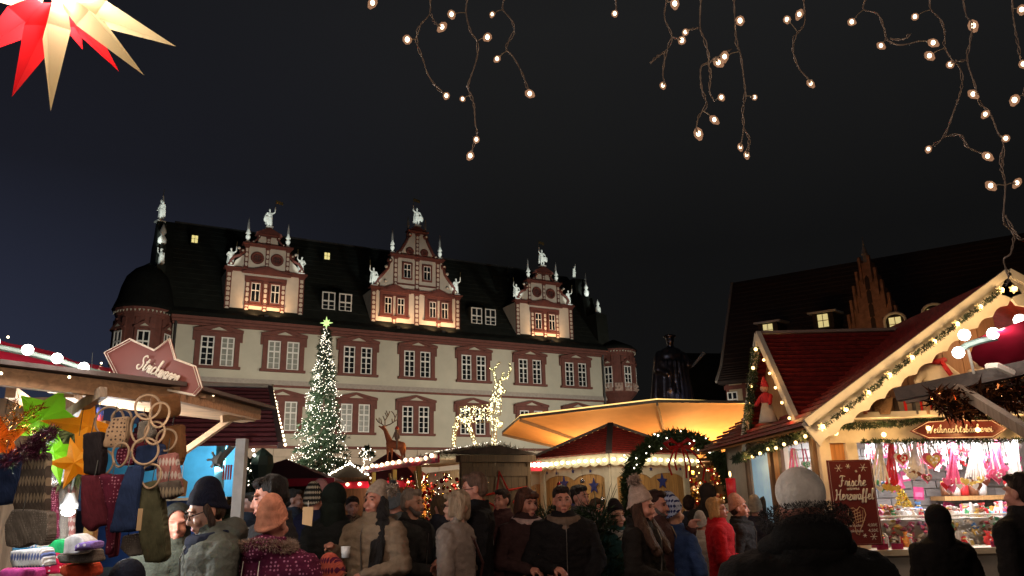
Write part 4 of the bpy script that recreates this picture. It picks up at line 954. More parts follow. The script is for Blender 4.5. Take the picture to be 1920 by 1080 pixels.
for i, (a_, b_) in enumerate((((1663, 582), (1671, 573)), ((1643, 612), (1650, 602)))):
    t_ = thing('tube_lamp', ('upper' if i == 0 else 'lower') + ' short white tube lamp beside the stepped gable', 'lamp', (0, 0, 0)); MB().tube([at(*a_, 40), at(*b_, 40)], .06, 6).build('tube', lamp_mat('white_tube', (1, .95, .9), 2.2), t_)
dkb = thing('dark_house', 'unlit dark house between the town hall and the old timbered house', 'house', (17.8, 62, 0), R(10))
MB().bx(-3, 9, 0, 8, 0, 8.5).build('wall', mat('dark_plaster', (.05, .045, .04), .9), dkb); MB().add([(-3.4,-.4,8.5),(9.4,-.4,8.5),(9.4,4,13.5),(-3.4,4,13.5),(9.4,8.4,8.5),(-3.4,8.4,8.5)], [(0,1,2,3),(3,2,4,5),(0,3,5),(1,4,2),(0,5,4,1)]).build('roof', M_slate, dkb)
# ================================================================ stroke lettering (brush script, each letter drawn as smooth strokes)
def sm(pts, n=4):
    P_ = [Vector((p[0], p[1], 0)) for p in pts]; out = []
    for i in range(len(P_) - 1):
        p0 = P_[max(i-1, 0)]; p1 = P_[i]; p2 = P_[i+1]; p3 = P_[min(i+2, len(P_)-1)]
        for k in range(n):
            t = k / n; out.append(.5*((2*p1) + (p2 - p0)*t + (2*p0 - 5*p1 + 4*p2 - p3)*t*t + (3*p1 - p0 - 3*p2 + p3)*t**3))
    out.append(P_[-1]); return out
GL = {  # glyph: (advance, strokes) on x-height 0.5, cap height 1
 'S': (.62, [[(.55,.88),(.38,1.0),(.2,.85),(.25,.65),(.45,.45),(.48,.2),(.28,.0),(.05,.1),(.02,.25),(.15,.3)]]),
 't': (.34, [[(.0,.1),(.12,.4),(.2,.85),(.12,.3),(.16,.02),(.36,.14)],[(.02,.6),(.34,.64)]]),
 'r': (.36, [[(.0,.1),(.12,.5),(.2,.42),(.3,.46),(.24,.2),(.28,.02),(.38,.14)]]),
 'i': (.26, [[(.0,.12),(.1,.5),(.08,.12),(.14,.0),(.28,.14)],[(.13,.66),(.15,.70)]]),
 'c': (.36, [[(.3,.42),(.16,.5),(.04,.28),(.12,.02),(.38,.14)]]),
 'k': (.44, [[(.0,.1),(.18,.7),(.2,1.0),(.1,.9),(.06,.0)],[(.08,.3),(.28,.5),(.22,.32),(.12,.28),(.28,.02),(.46,.14)]]),
 'w': (.56, [[(.0,.12),(.06,.5),(.08,.08),(.18,.02),(.28,.48),(.28,.08),(.38,.02),(.48,.45),(.58,.40)]]),
 'a': (.42, [[(.32,.44),(.16,.5),(.04,.25),(.12,.0),(.28,.2),(.33,.48),(.3,.08),(.36,.0),(.44,.14)]]),
 'e': (.36, [[(.02,.14),(.22,.3),(.26,.46),(.14,.5),(.04,.25),(.12,.0),(.38,.14)]]),
 'n': (.46, [[(.0,.12),(.08,.5),(.06,.0)],[(.06,.2),(.2,.5),(.3,.42),(.28,.08),(.34,.0),(.48,.14)]]),
 's': (.34, [[(.0,.1),(.18,.5),(.26,.2),(.18,.0),(.04,.06)],[(.18,.0),(.36,.14)]]),
 'h': (.44, [[(.0,.12),(.16,.7),(.2,1.0),(.1,.9),(.06,.0)],[(.06,.2),(.2,.5),(.28,.4),(.26,.08),(.32,.0),(.46,.14)]]),
 'z': (.38, [[(.06,.46),(.28,.48),(.04,.04),(.2,-.02),(.4,.12)]]),
 'f': (.32, [[(.0,.12),(.18,.6),(.26,1.0),(.16,.9),(.1,.2),(.04,-.3),(.14,-.2),(.14,.1),(.34,.2)]]),
 'l': (.26, [[(.0,.12),(.16,.7),(.2,1.0),(.1,.9),(.08,.12),(.14,.0),(.28,.14)]]),
 'm': (.64, [[(.0,.12),(.08,.5),(.06,.0)],[(.06,.2),(.18,.5),(.26,.42),(.24,.0)],[(.24,.2),(.36,.5),(.46,.42),(.44,.08),(.5,.0),(.66,.14)]]),
 'b': (.38, [[(.0,.12),(.16,.7),(.2,1.0),(.1,.9),(.06,.1),(.18,.0),(.3,.22),(.2,.44),(.1,.3)],[(.26,.36),(.4,.34)]]),
 'ä': (.42, [[(.32,.44),(.16,.5),(.04,.25),(.12,.0),(.28,.2),(.33,.48),(.3,.08),(.36,.0),(.44,.14)],[(.12,.66),(.13,.7)],[(.27,.66),(.28,.7)]]),
 'F': (.56, [[(.05,.85),(.2,1.0),(.6,.95)],[(.34,.98),(.28,.5),(.2,.05),(.04,.0),(.0,.15)],[(.18,.5),(.48,.54)]]),
 'H': (.70, [[(.08,.85),(.16,1.0),(.2,.6),(.12,.05),(.0,.0)],[(.1,.45),(.6,.55)],[(.62,1.0),(.52,.7),(.5,.1),(.6,.0),(.72,.14)]]),
 'W': (.84, [[(.0,.85),(.12,1.0),(.16,.3),(.22,.0),(.46,.85),(.46,.2),(.52,.0),(.78,.9),(.86,1.0)]]),
}
def script(name, word, p_ctr, u, v, height, r, m, parent, width=None, depth=None):
    """brush-script word on the plane (u, v) centred at p_ctr"""
    u, v = Vector(u).normalized(), Vector(v).normalized(); p_ctr = Vector(p_ctr)
    adv = sum(GL[c][0] for c in word); sx = (width / (adv * height)) if width else 1.0; x = -adv * height * sx / 2
    b = MB()
    for c in word:
        for st_ in GL[c][1]:
            pts = [p_ctr + u * (x + q.x * height * sx + q.y * height * .12) + v * ((q.y - .4) * height) for q in sm(st_)]
            n_ = len(pts); b.tube(pts, [r * (.75 + .5 * math.sin(PI * i / max(1, n_ - 1))) for i in range(n_)], 5)
        x += GL[c][0] * height * sx
    return b.build(name, m, parent, True)
M_let = mat('cream_lettering', (.80, .74, .64), .6, var=0)
M_sign = mat('dark_red_sign', (.16, .025, .022), .45, var=.1, scale=4)

# ================================================================ bakery stall on the right
M_wb = mat('cream_board', (.66, .60, .50), .6, var=.1, scale=7, bump=.1)
M_or = wood('orange_board', (.52, .24, .08), .6)
YF = 7.3
XL = at(1548, 930, YF).x; XO = at(1614, 900, YF).x; zt_ = at(1720, 827, YF).z; zc = at(1720, 1027, YF).z; XR = XL + 4.3
zlt = at(1720, 780, YF).z
bk = thing('bakery_stall', 'cream and honey wooden bakery stall with gabled wine red roof at the right', 'market stall', (0, 0, 0))
MB().bx(XL, XL + .10, YF, YF + .12, 0, zlt).build('post', M_wb, bk); MB().bx(XO - .10, XO, YF - .02, YF + .10, 0, zt_).build('post', M_wb, bk)
MB().bx(XL + .105, XO - .105, YF + .03, YF + .07, 0, zlt - .05).build('plank', M_or, bk)
MB().bx(XL + .10, XR, YF - .005, YF + .1, zt_, zlt - .03).build('lintel', M_wb, bk); MB().bx(XL - .12, XR, YF - .30, YF + .12, zlt - .03, zlt + .02).build('ledge', M_wb, bk)
MB().bx(XR, XR + .12, YF, YF + .12, 0, zlt).build('post', M_wb, bk)
MB().bx(XO - .14, XR, YF - .18, YF + .55, zc - .05, zc).build('counter_top', M_wb, bk); MB().bx(XO - .02, XR, YF - .02, YF + .04, zc - .30, zc - .052).build('rail', M_wb, bk)
MB().bx(XO - .02, XR, YF - .02, YF + .04, 0, .25).build('rail', M_wb, bk)
for k in range(18):
    x = XO + k * .16
    if x + .15 < XR: MB().bx(x + .004, x + .152, YF + .0, YF + .03, .252, zc - .302).build('plank', M_plank, bk)
# side wall with two windows
XS = XL
def sidey(px): return XS / ((at(px, 900, 10).x) / 10)
wins = [(7.42, sidey(1474)), (sidey(1452), sidey(1408))]
ws0, ws1 = at(1510, 850, 7.8).z, at(1510, 935, 7.8).z
yy0 = YF + .12
for (a, b_) in wins:
    MB().bx(XS + .0, XS + .06, yy0, a, 0, zlt).build('side_panel', M_wb, bk); yy0 = b_
    MB().bx(XS, XS + .06, a, b_, 0, 1.25).build('side_panel', M_wb, bk); MB().bx(XS, XS + .06, a, b_, 2.12, zlt).build('side_panel', M_wb, bk)
    f = MB(); f.bx(XS - .04, XS - .002, a - .05, a + .03, 1.2, 2.17); f.bx(XS - .04, XS - .002, b_ - .03, b_ + .05, 1.2, 2.17); f.bx(XS - .04, XS - .002, a + .03, b_ - .03, 2.12, 2.17); f.bx(XS - .04, XS - .002, a + .03, b_ - .03, 1.2, 1.25); f.build('window_frame', mat('dark_window_frame', (.16, .10, .06), .6), bk)
MB().bx(XS + .02, XS + .03, wins[1][0] + .03, wins[1][1] - .03, 1.25, 2.12).build('pane', mat('pale_blue_pane', (.35, .55, .70), .3, var=.2, emit=(.35, .6, .75), es=.35, nolight=True), bk)  # pane emits faintly, standing in for light from inside
MB().bx(XS, XS + .06, yy0, 10.6, 0, zlt).build('side_panel', M_wb, bk)
for y0_ in (wins[0][1] + .02,): MB().bx(XS - .03, XS - .001, y0_ + .05, y0_ + .22, 0, zlt - .1).build('plank', M_or, bk)
MB().bx(XS, XR, 10.55, 10.6, 0, zlt).build('back_wall', M_wb, bk)
# front gable
pk = at(1885, 519, 6.75); lo = at(1508, 801, 6.75); sl = (pk.z - lo.z) / (pk.x - lo.x); XRr = 2 * pk.x - lo.x
roof_t = .05
def slope_z(x): return pk.z - sl * abs(x - pk.x)
# left slope: tile courses as strips running along the slope, ridge to eaves
NC = 22
for k in range(NC):
    t0, t1 = k / NC, (k + 1) / NC; xa, xb = lerp(lo.x, pk.x, t0), lerp(lo.x, pk.x, t1) 
    b = MB(); b.add([(xa, 6.80, slope_z(xa) + .045), (xb + .03, 6.80, slope_z(xb) + .01), (xb + .03, 10.8, slope_z(xb) + .01), (xa, 10.8, slope_z(xa) + .045), (xa, 6.80, slope_z(xa) + .015), (xa, 10.8, slope_z(xa) + .015)], [(0,3,2,1), (0,4,5,3)])
    b.build('tile_course', M_tile, bk)
MB().add([(lo.x, 6.8, lo.z - .02), (pk.x, 6.8, pk.z - .02), (pk.x, 10.8, pk.z - .02), (lo.x, 10.8, lo.z - .02)], [(0,1,2,3)]).build('roof_lining', M_or, bk)
MB().add([(XRr, 6.8, lo.z), (pk.x, 6.8, pk.z), (pk.x, 10.8, pk.z), (XRr, 10.8, lo.z)], [(0,1,2,3)]).build('roof_lining', M_tile, bk)
# barge boards with scalloped lower edge
for side in (0, 1):
    dx = (lo.x - pk.x) if side == 0 else (XRr - pk.x); u = Vector((dx, 0, lo.z - pk.z)); L = u.length; u.normalize(); v = Vector((-u.z, 0, u.x)) if side == 0 else Vector((u.z, 0, -u.x))
    if v.z < 0: v = -v
    n = 13; pts = [(0, .035), (0, -.20)]
    for k in range(n):
        for j in range(1, 6): t = (k + j / 5) / n; pts.append((L * t, -.205 + .03 * math.sin(PI * j / 5)))
    pts.append((L, .035))
    MB().prism(pts, (pk.x, 6.73, pk.z), u=u, v=v, t=.03 if u.cross(v).y < 0 else -.03).build('barge_board', M_wb, bk)
    MB().beam((pk.x, 6.70, pk.z + .03), Vector((pk.x, 6.70, pk.z + .03)) + u * L, .07, .04, (0, 1, 0)).build('edge_strip', M_wb, bk)
# timber back wall of the gable, boards
for k in range(16):
    x0_ = XL - .15 + k * .19; x1_ = x0_ + .184
    z1_ = min(slope_z(x0_), slope_z(x1_)) - .05
    if z1_ > zlt + .1: MB().bx(x0_, x1_, 7.42, 7.46, zlt + .02, z1_).build('gable_plank', wood('dusky_gable_plank', (.34, .19, .10), .7), bk)
# fir garland with star-shaped bulbs on the barge board
gl = thing('star_light_garland', 'dark fir garland with clear star bulbs along the left roof edge of the bakery', 'light garland', (0, 0, 0))
gp = [at(1543, 800, 6.62), at(1586, 768, 6.62), at(1628, 736, 6.62), at(1668, 703, 6.62), at(1710, 670, 6.62), at(1752, 640, 6.62), at(1795, 607, 6.62), at(1838, 575, 6.62), at(1878, 543, 6.62), at(1903, 541, 6.62)]
garland('fir_garland', gp[:9], .016, 800, gl, mat('old_fir', (.014, .026, .014), .7, var=.5, scale=20), .028, .0035)
M_clear = mat('clear_plastic_star', (.9, .75, .45), .3, var=0, emit=(1, .62, .22), es=.7, nolight=True)
stm = MB(); stm.prism(star2d(.040, .024, 6), (0, .004, 0), t=.012); stm = stm.mesh('star_cover', M_clear)
for p in gp:
    o = link('bulb', bulb_mesh(.021, M_gold), gl); o.location = p; s_ = link('star_cover', stm, gl); s_.location = p + Vector((0, .015, 0))
for i in range(9): light('garland_lamp', 'POINT', gp[i] + Vector((.03, -.10, -.03)), 2.0, (1, .62, .27), .02)
light('garland_lamp', 'POINT', gp[8] + Vector((.1, .35, -.35)), 8, (1, .62, .32), .05)  # extra fill added to brighten the gable wall, not one of the bulbs
# ledge figures in the gable
def fig_ball(c, r): return c
M_dcream = mat('doll_cream', (.62, .54, .44), .8); M_skinp = mat('doll_skin', (.60, .32, .20), .6)
dl = thing('baker_doll', 'large white doll with red scarf sitting in the bakery gable', 'doll', at(1752, 712, 7.0))
b = MB(); b.ball((0, 0, .02), (.13, .12, .15)); b.cap((-.10, -.02, .10), (-.20, -.08, -.02), .05, .035); b.cap((.10, -.02, .10), (.20, -.06, .0), .05, .035); b.cap((-.05, -.1, -.08), (-.12, -.26, -.13), .055, .04); b.cap((.05, -.1, -.08), (.1, -.26, -.13), .055, .04)
link('body', setmat(remesh(b, .012, 3), M_dcream), dl)
MB().ball((0, -.01, .24), (.075, .07, .08), 12, 8).build('head', M_skinp, dl, True); MB().ball((-.01, .01, .29), (.07, .065, .05), 12, 6).build('hair', mat('doll_hair', (.30, .12, .04), .8, bump=.5), dl, True)
MB().tube([(-.09, -.06, .17), (0, -.10, .15), (.09, -.06, .17), (.05, .06, .17), (-.05, .06, .17)], .025, 6, closed=True).tube([(.03, -.11, .15), (.08, -.14, .02)], .022, 6).build('scarf', mat('red_scarf', (.5, .02, .03), .8), dl, True)
d2 = thing('baker_doll', 'smaller pale doll at the right of the bakery gable under the red canopy', 'doll', at(1840, 715, 7.1))
b = MB(); b.ball((0, 0, 0), (.10, .09, .13)); b.ball((0, -.01, .19), (.065, .06, .07)); b.cap((-.08, 0, .08), (-.16, -.05, -.04), .04, .03); b.cap((.08, 0, .08), (.16, -.05, -.04), .04, .03)
link('body', setmat(remesh(b, .012, 3), M_dcream), d2)
bs = thing('wicker_basket', 'wicker basket with small dolls in the lower left of the bakery gable', 'basket', at(1655, 778, 7.05))
b = MB(); b.lathe([(.07, 0), (.10, .13), (.105, .15)], n=14); b.build('basket', mat('wicker', (.22, .12, .06), .8, bump=.8, bscale=60), bs, True)
b = MB(); [b.ball((rnd.uniform(-.06, .06), rnd.uniform(-.05, .05), .19 + rnd.uniform(0, .06)), .035, 8, 5) for _ in range(6)]; b.build('contents', mat('basket_dolls', (.25, .10, .06), .7, var=.5, scale=20), bs, True)
for i, (px, h_, c_) in enumerate(((1695, .16, (.16, .12, .10)), (1722, .14, (.10, .09, .09)), (1738, .12, (.35, .20, .12)), (1618, .16, (.3, .12, .08)))):
    g_ = thing('wrapped_parcel', ['dark grey wrapped parcel beside the wicker basket', 'small black parcel in the bakery gable', 'tan square parcel in the bakery gable', 'reddish sack left of the wicker basket'][i], 'parcel', at(px, 778, 7.06), .3 * i)
    b = MB(); b.bx(-.06, .06, -.05, .05, 0, h_); b.mt(1); b.bx(-.012, .012, -.054, .054, 0, h_ + .004); b.build('parcel', [mat('parcel_paper_%d' % 0 if False else ('parcel_paper' + '_dark' * (i == 0) + '_black' * (i == 1) + '_tan' * (i == 2)), c_, .6), M_rib], g_)
# lintel lights, garland, sign
lg_ = thing('light_garland', 'thin fir garland with amber bulbs along the bakery lintel', 'light garland', (0, 0, 0))
gl2 = [at(1575, 800, 7.22), at(1640, 797, 7.2), at(1690, 795, 7.2), at(1730, 785, 7.2), at(1790, 787, 7.2), at(1850, 785, 7.2), at(1930, 795, 7.2)]
garland('fir_garland', gl2, .022, 900, lg_, None, .035, .004)
garland('fir_garland', [at(1614, 828, 7.2), at(1760, 827, 7.2), at(1930, 825, 7.2)], .015, 500, lg_, None, .03, .004)
bp_ = [at(1567, 812, 7.12), at(1657, 815, 7.12), at(1741, 803, 7.02), at(1833, 806, 7.02), at(1915, 806, 7.1)]
for p in bp_: o = link('bulb', bulb_mesh(.022, M_gold), lg_); o.location = p
for p in bp_: light('garland_lamp', 'POINT', p + Vector((0, -.07, 0)), 2.8, (1, .56, .20), .02)
ss_ = thing('bakery_sign', 'dark red pointed sign reading Weihnachtsbäckerei over the bakery window', 'sign', (0, 0, 0))
def polyY(pxs, Y): return [(lambda q: (q.x, q.z))(at(x, y, Y)) for x, y in pxs]
sp_ = [(1708,808),(1738,790),(1768,788),(1790,772),(1812,787),(1862,787),(1888,804),(1864,821),(1740,823)]
MB().prism(polyY(sp_, 7.16), (0, 7.16, 0), t=.03).build('board', M_sign, ss_)
ctr = Vector((1797, 803)); b = MB(); b.tube([at(lerp(ctr.x, x, .965), lerp(ctr.y, y, .90), 7.125) for x, y in sp_], .0035, 4, closed=True); b.build('outline', M_let, ss_)
sv = (at(1700, 700, 7.1) - at(1700, 710, 7.1)); su = (at(1850, 803.5, 7.12) - at(1750, 805.5, 7.12))
script('lettering', 'Weihnachtsbäckerei', at(1798, 805, 7.12), su, (0, 0, 1), .068, .0042, M_let, ss_, width=(at(1862, 805, 7.12) - at(1736, 805, 7.12)).length)
# menu board
mb_ = thing('menu_board', 'tall dark red board advertising fresh heart waffles on the stall post', 'sign board', (0, 0, 0))
YM = 6.95; pm = [at(1557, 862, YM), at(1637, 862, YM), at(1650, 1024, YM), at(1571, 1024, YM)]
mx0, mx1 = at(1560, 940, YM).x - .0, at(1645, 940, YM).x; mz0, mz1 = at(1600, 1023, YM).z, at(1600, 862, YM).z; mc = (mx0 + mx1) / 2; mw = mx1 - mx0; mh = mz1 - mz0
MB().bx(mx0, mx1, YM, YM + .02, mz0, mz1).build('board', M_sign, mb_)
b = MB(); i_ = .012
b.tube([(mx0 + i_, YM - .003, mz0 + i_), (mx1 - i_, YM - .003, mz0 + i_), (mx1 - i_, YM - .003, mz1 - i_), (mx0 + i_, YM - .003, mz1 - i_)], .0015, 4, closed=True); b.build('outline', M_let, mb_)
script('lettering', 'Frische', (mc, YM - .004, mz1 - .19), (1, 0, 0), (0, 0, 1), .088, .0050, M_let, mb_, width=mw * .60)
script('lettering', 'warme', (mc, YM - .004, mz1 - .245), (1, 0, 0), (0, 0, 1), .032, .0024, M_let, mb_, width=mw * .28)
script('lettering', 'Herzwaffel', (mc, YM - .004, mz1 - .305), (1, 0, 0), (0, 0, 1), .088, .0050, M_let, mb_, width=mw * .86)
for j, (a_, c_) in enumerate((('Puderzucker', '4,00€'), ('Schokolade', '4,50€'))):
    text('lettering', a_, .034, (mx0 + mw * .40, YM - .003, mz0 + .165 - j * .045), (PI/2, 0, 0), M_let, mb_, .001); text('lettering', c_, .036, (mx0 + mw * .82, YM - .003, mz0 + .165 - j * .045), (PI/2, 0, 0), M_let, mb_, .001)
b = MB()   # waffle fan: outline and lattice
wc = Vector((mc, YM - .004, mz1 - .50))
hp = [(0, -.135), (-.022, -.125), (-.03, -.05), (-.075, .03), (-.06, .085), (-.02, .09), (.005, .07), (.035, .10), (.07, .08), (.08, .03), (.045, -.04), (.015, -.09)]
b.tube([wc + Vector((x, 0, z)) for x, z in hp], .004, 4, closed=True)
for k in range(5): b.tube([wc + Vector((-.065 + k*.012, 0, .05 - k*.022)), wc + Vector((.02 + k*.012, 0, .075 - k*.022))], .0025, 3); b.tube([wc + Vector((-.045 + k*.026, 0, .07)), wc + Vector((-.03 + k*.018, 0, -.03))], .0025, 3)
b.build('waffle_print', mat('waffle_tan', (.62, .42, .26), .6), mb_)
b = MB()
for (x, z, r_) in ((.10, mh - .07, .035), (.19, mh - .055, .022), (.33, mh - .07, .036), (.26, mh - .10, .012), (.34, .07, .03), (.26, .08, .018)):
    for k in range(3): a = k * PI/3; d_ = Vector((math.cos(a), 0, math.sin(a))) * r_; c_ = Vector((mx0 + x * mw / .42, YM - .003, mz0 + z)); b.tube([c_ - d_, c_ + d_], .0022, 3)
b.build('snowflake_print', M_let, mb_, kind='stuff')

# ---- interior: grey brick back panel, bright white light, hearts, shelves, goods
M_bk = mat('grey_back_brick', (.20, .18, .17), .8, var=.25, scale=5)
YB = 8.75
MB().bx(XS + .06, XR, YB + .02, YB + .04, 0, zlt).build('inner_wall', mat('pale_mortar', (.42, .39, .37), .9), bk)
bm_ = MB().bx(.006, .254, -.012, .018, .006, .084).mesh('brick', M_bk)
r = 0; z = 1.02
while z < zt_ + .02:
    x = XO - .5 + (.13 if r % 2 else 0)
    while x < XO + 2.0:
        if x > XS + .07: o = link('brick', bm_, bk); o.location = (x, YB, z)
        x += .26
    z += .09; r += 1
light('stall_light', 'AREA', ((XO + XR) / 2 - .6, 7.75, zt_ + .10), 44, (1.0, .95, .93), .9, ((XO + XR) / 2 - .6, 8.1, 1.2))
light('stall_light', 'AREA', (XS + .7, 8.3, zt_ + .10), 30, (.92, .96, 1.0), .6, (XS + .5, 8.3, 1.2))
for dx in (.6, 1.7): t_ = MB().bx(XO + dx, XO + dx + .7, 7.55, 7.6, zt_ + .02, zt_ + .05); t_.build('strip_lamp', lamp_mat('strip_lamp_white', (1, .97, .95), 4), bk)
cols = {'red': (.6, .03, .04), 'pink': (.70, .12, .25), 'white': (.78, .75, .72), 'brown': (.20, .08, .04), 'blue': (.08, .25, .60), 'magenta': (.35, .03, .12), 'green': (.06, .35, .15), 'gold': (.65, .45, .12), 'orange': (.75, .28, .06), 'silver': (.6, .6, .62)}
CM = {k: mat('goods_' + k, v, .35, var=.25, scale=25, coat=.2) for k, v in cols.items()}
def heart_poly(w):
    return [(16 * math.sin(t)**3 * w / 32, (13*math.cos(t) - 5*math.cos(2*t) - 2*math.cos(3*t) - math.cos(4*t)) * w / 32 + w*.05) for t in [2*PI*k/20 for k in range(20)]]
def heart(px, py, Y, w, c1, c2, label, ribbon='white', tilt=0):
    p = at(px, py, Y); h = thing('gingerbread_heart', label, 'gingerbread heart', p, tilt)
    MB().prism(heart_poly(w), (0, .006, 0), t=.012).build('icing_border', CM[c1], h); MB().prism(heart_poly(w * .72), (0, -.007, 0), t=.008).build('face', CM[c2], h)
    b = MB()
    for k in range(5): a = k*2*PI/5 + .5; b.ball((w*.14*math.cos(a), -.017, w*.14*math.sin(a) + w*.04), (w*.07, .004, w*.07), 6, 4)
    b.build('icing_flower', CM['white'], h)
    b = MB(); top = zt_ - p.z - .01
    for s in (-1, 1): b.beam((s*w*.2, 0, w*.40), (s*.012, .02, top), .014, .003, (0, 1, 0))
    b.build('ribbon', CM[ribbon], h)
    return h
heart(1692, 861, 7.42, .145, 'white', 'red', 'white edged red heart hanging second from the menu board'); heart(1750, 864, 7.40, .185, 'pink', 'gold', 'biggest hanging heart, pink edged with pale flower'); 
heart(1714, 893, 7.45, .095, 'white', 'white', 'small all white heart among white ribbons'); heart(1739, 897, 7.45, .10, 'pink', 'brown', 'small brown heart with pink edge beside the white heart')
heart(1872, 893, 7.42, .16, 'pink', 'pink', 'pink lace heart near the man in black at the right'); heart(1790, 850, 7.5, .12, 'red', 'pink', 'red and pink heart at the middle of the window top'); heart(1905, 905, 7.5, .12, 'red', 'white', 'red heart partly behind the man in black at the right edge')
heart(1512, 872, 7.9, .10, 'white', 'green', 'small green heart in the side window', 'pink'); heart(1497, 890, 7.95, .12, 'orange', 'blue', 'striped bright heart in the side window', 'white')
def bundle(px0, px1, ytop, ybot, c, tail, label, Y=7.5, n=9):
    h = thing('ribbon_bundle', label, 'ribbon bundle', at((px0 + px1)/2, ytop, Y)); b = MB(); o_ = h.location
    for k in range(n):
        q = at(lerp(px0, px1, k/(n-1)), ybot + rnd.uniform(-6, 6), Y + rnd.uniform(-.05, .05)) - Vector(o_); t_ = Vector((rnd.uniform(-.02, .02), 0, zt_ - o_[2]))
        b.beam(t_, q, .016, .003, (0, 1, 0))
    b.build('ribbons', CM[c], h); b = MB()
    for k in range(n): 
        q = at(lerp(px0, px1, k/(n-1)), ybot + rnd.uniform(-2, 14), Y + rnd.uniform(-.06, .03)) - Vector(o_); b.mt(k % len(tail)); b.prism(heart_poly(rnd.uniform(.06, .085)), q, u=(1, 0, rnd.uniform(-.3, .3)), t=.012)
    b.build('cookies', [CM[t] for t in tail], h, kind='stuff')
bundle(1632, 1668, 832, 905, 'white', ['blue', 'silver', 'green'], 'white ribbons with small bright cookies next to the menu board'); bundle(1660, 1684, 840, 905, 'red', ['red', 'gold', 'red'], 'red ribbons with red cookies beside the first big heart')
bundle(1700, 1730, 832, 880, 'white', ['white', 'brown'], 'long white ribbons between the two big hearts', 7.48); bundle(1773, 1800, 832, 905, 'pink', ['red', 'pink', 'white'], 'pink ribbons with red cookies right of the biggest heart')
bundle(1810, 1850, 832, 900, 'white', ['gold', 'white', 'brown'], 'white ribbons with gold cookies over the wooden shelf'); bundle(1855, 1885, 830, 880, 'pink', ['pink'], 'pink and white ribbons above the pink lace heart'); bundle(1890, 1918, 830, 900, 'white', ['red', 'white'], 'white ribbons at the right end of the window')
bundle(1478, 1500, 862, 900, 'pink', ['gold', 'pink'], 'pink ribbons in the side window', 8.0, 6); bundle(1518, 1536, 862, 920, 'white', ['silver', 'orange'], 'white ribbons in the front half of the side window', 7.7, 6)
MB().bx(at(1762, 930, 8.5).x, XR - .3, 8.4, 8.7, at(1800, 938, 8.5).z, at(1800, 930, 8.5).z).build('shelf', M_plank, bk)
for i, (px, c) in enumerate(((1775, 'brown'), (1792, 'white'), (1808, 'red'), (1826, 'brown'), (1842, 'silver'))):
    p = at(px, 929, 8.5); j = thing('sweet_jar', ['brown jar at the left end of the wooden shelf', 'white jar second on the wooden shelf', 'red jar in the middle of the wooden shelf', 'brown jar fourth on the wooden shelf', 'silver tin on the wooden shelf'][i], 'jar', p)
    MB().lathe([(.05, 0), (.055, .10), (.04, .13)], n=12).build('jar', CM[c], j, True); MB().lathe([(.045, .13), (.045, .15)], n=12).build('lid', CM['gold'], j, True)
for i, (px, py, c, w) in enumerate(((1680, 905, 'magenta', .14), (1697, 893, 'magenta', .09), (1722, 925, 'magenta', .11), (1778, 955, 'magenta', .12), (1855, 870, 'silver', .2))):
    p = at(px, py, 8.55); cd_ = thing('greeting_card', ['large dark pink card left on the brick wall', 'narrow dark pink card with white label', 'tilted dark pink card above the gold tree', 'dark pink card behind the counter bags', 'silver picture card behind the ribbons'][i], 'card', p, 0, None, (0, .2 * (i - 1.5), 0))
    MB().bx(-w/2, w/2, -.008, 0, -w*.6, w*.6).build('card', CM[c], cd_); MB().bx(-w*.35, w*.35, -.011, -.009, -w*.35, w*.1).build('print', CM['pink'] if i != 1 else CM['white'], cd_)
gt = thing('gold_tree', 'small glittering gold tree on the counter in front of the brick wall', 'ornament', (at(1700, 985, 8.0).x, 8.0, at(1700, 985, 8.0).z))
b = MB()
for _ in range(420): t = rnd.random(); a = rnd.uniform(0, 2*PI); r_ = .12 * (1 - t) + .01; needles(b, (r_*math.cos(a), r_*math.sin(a), t * .34), (math.cos(a), math.sin(a), 0), 2, .03, .006, .8)
b.build('tinsel', mat('gold_tinsel', (.75, .55, .10), .25, .8), gt, kind='stuff')
bw_ = thing('bowl', 'dark metal bowl beside the gold tree on the counter', 'bowl', at(1692, 984, 7.85)); MB().lathe([(.03, -.06), (.08, -.03), (.10, 0), (.09, 0), (.03, -.04)], n=16).build('bowl', mat('dark_bowl', (.06, .04, .04), .3, .5), bw_, True)
MB().bx(XO + .02, XR - .1, 7.50, 7.53, zc, zc + .26).build('glass_front', mat('case_glass', (.9, .9, .9), .03, var=0, trans=.95, alpha=.35), bk)
MB().bx(XO + .02, XR - .1, 7.48, 7.54, zc + .262, zc + .275).build('glass_rail', M_white, bk)
MB().bx(XO - .05, XR, 7.56, 8.3, zc + .01, zc + .235).build('display_step', M_wb, bk)
q_ = random.Random(5); names = list(cols)
posn = ['at the far left end', 'near the left end', 'left of the middle', 'in the middle', 'right of the middle', 'near the right end', 'at the far right end']
seen_ = {}
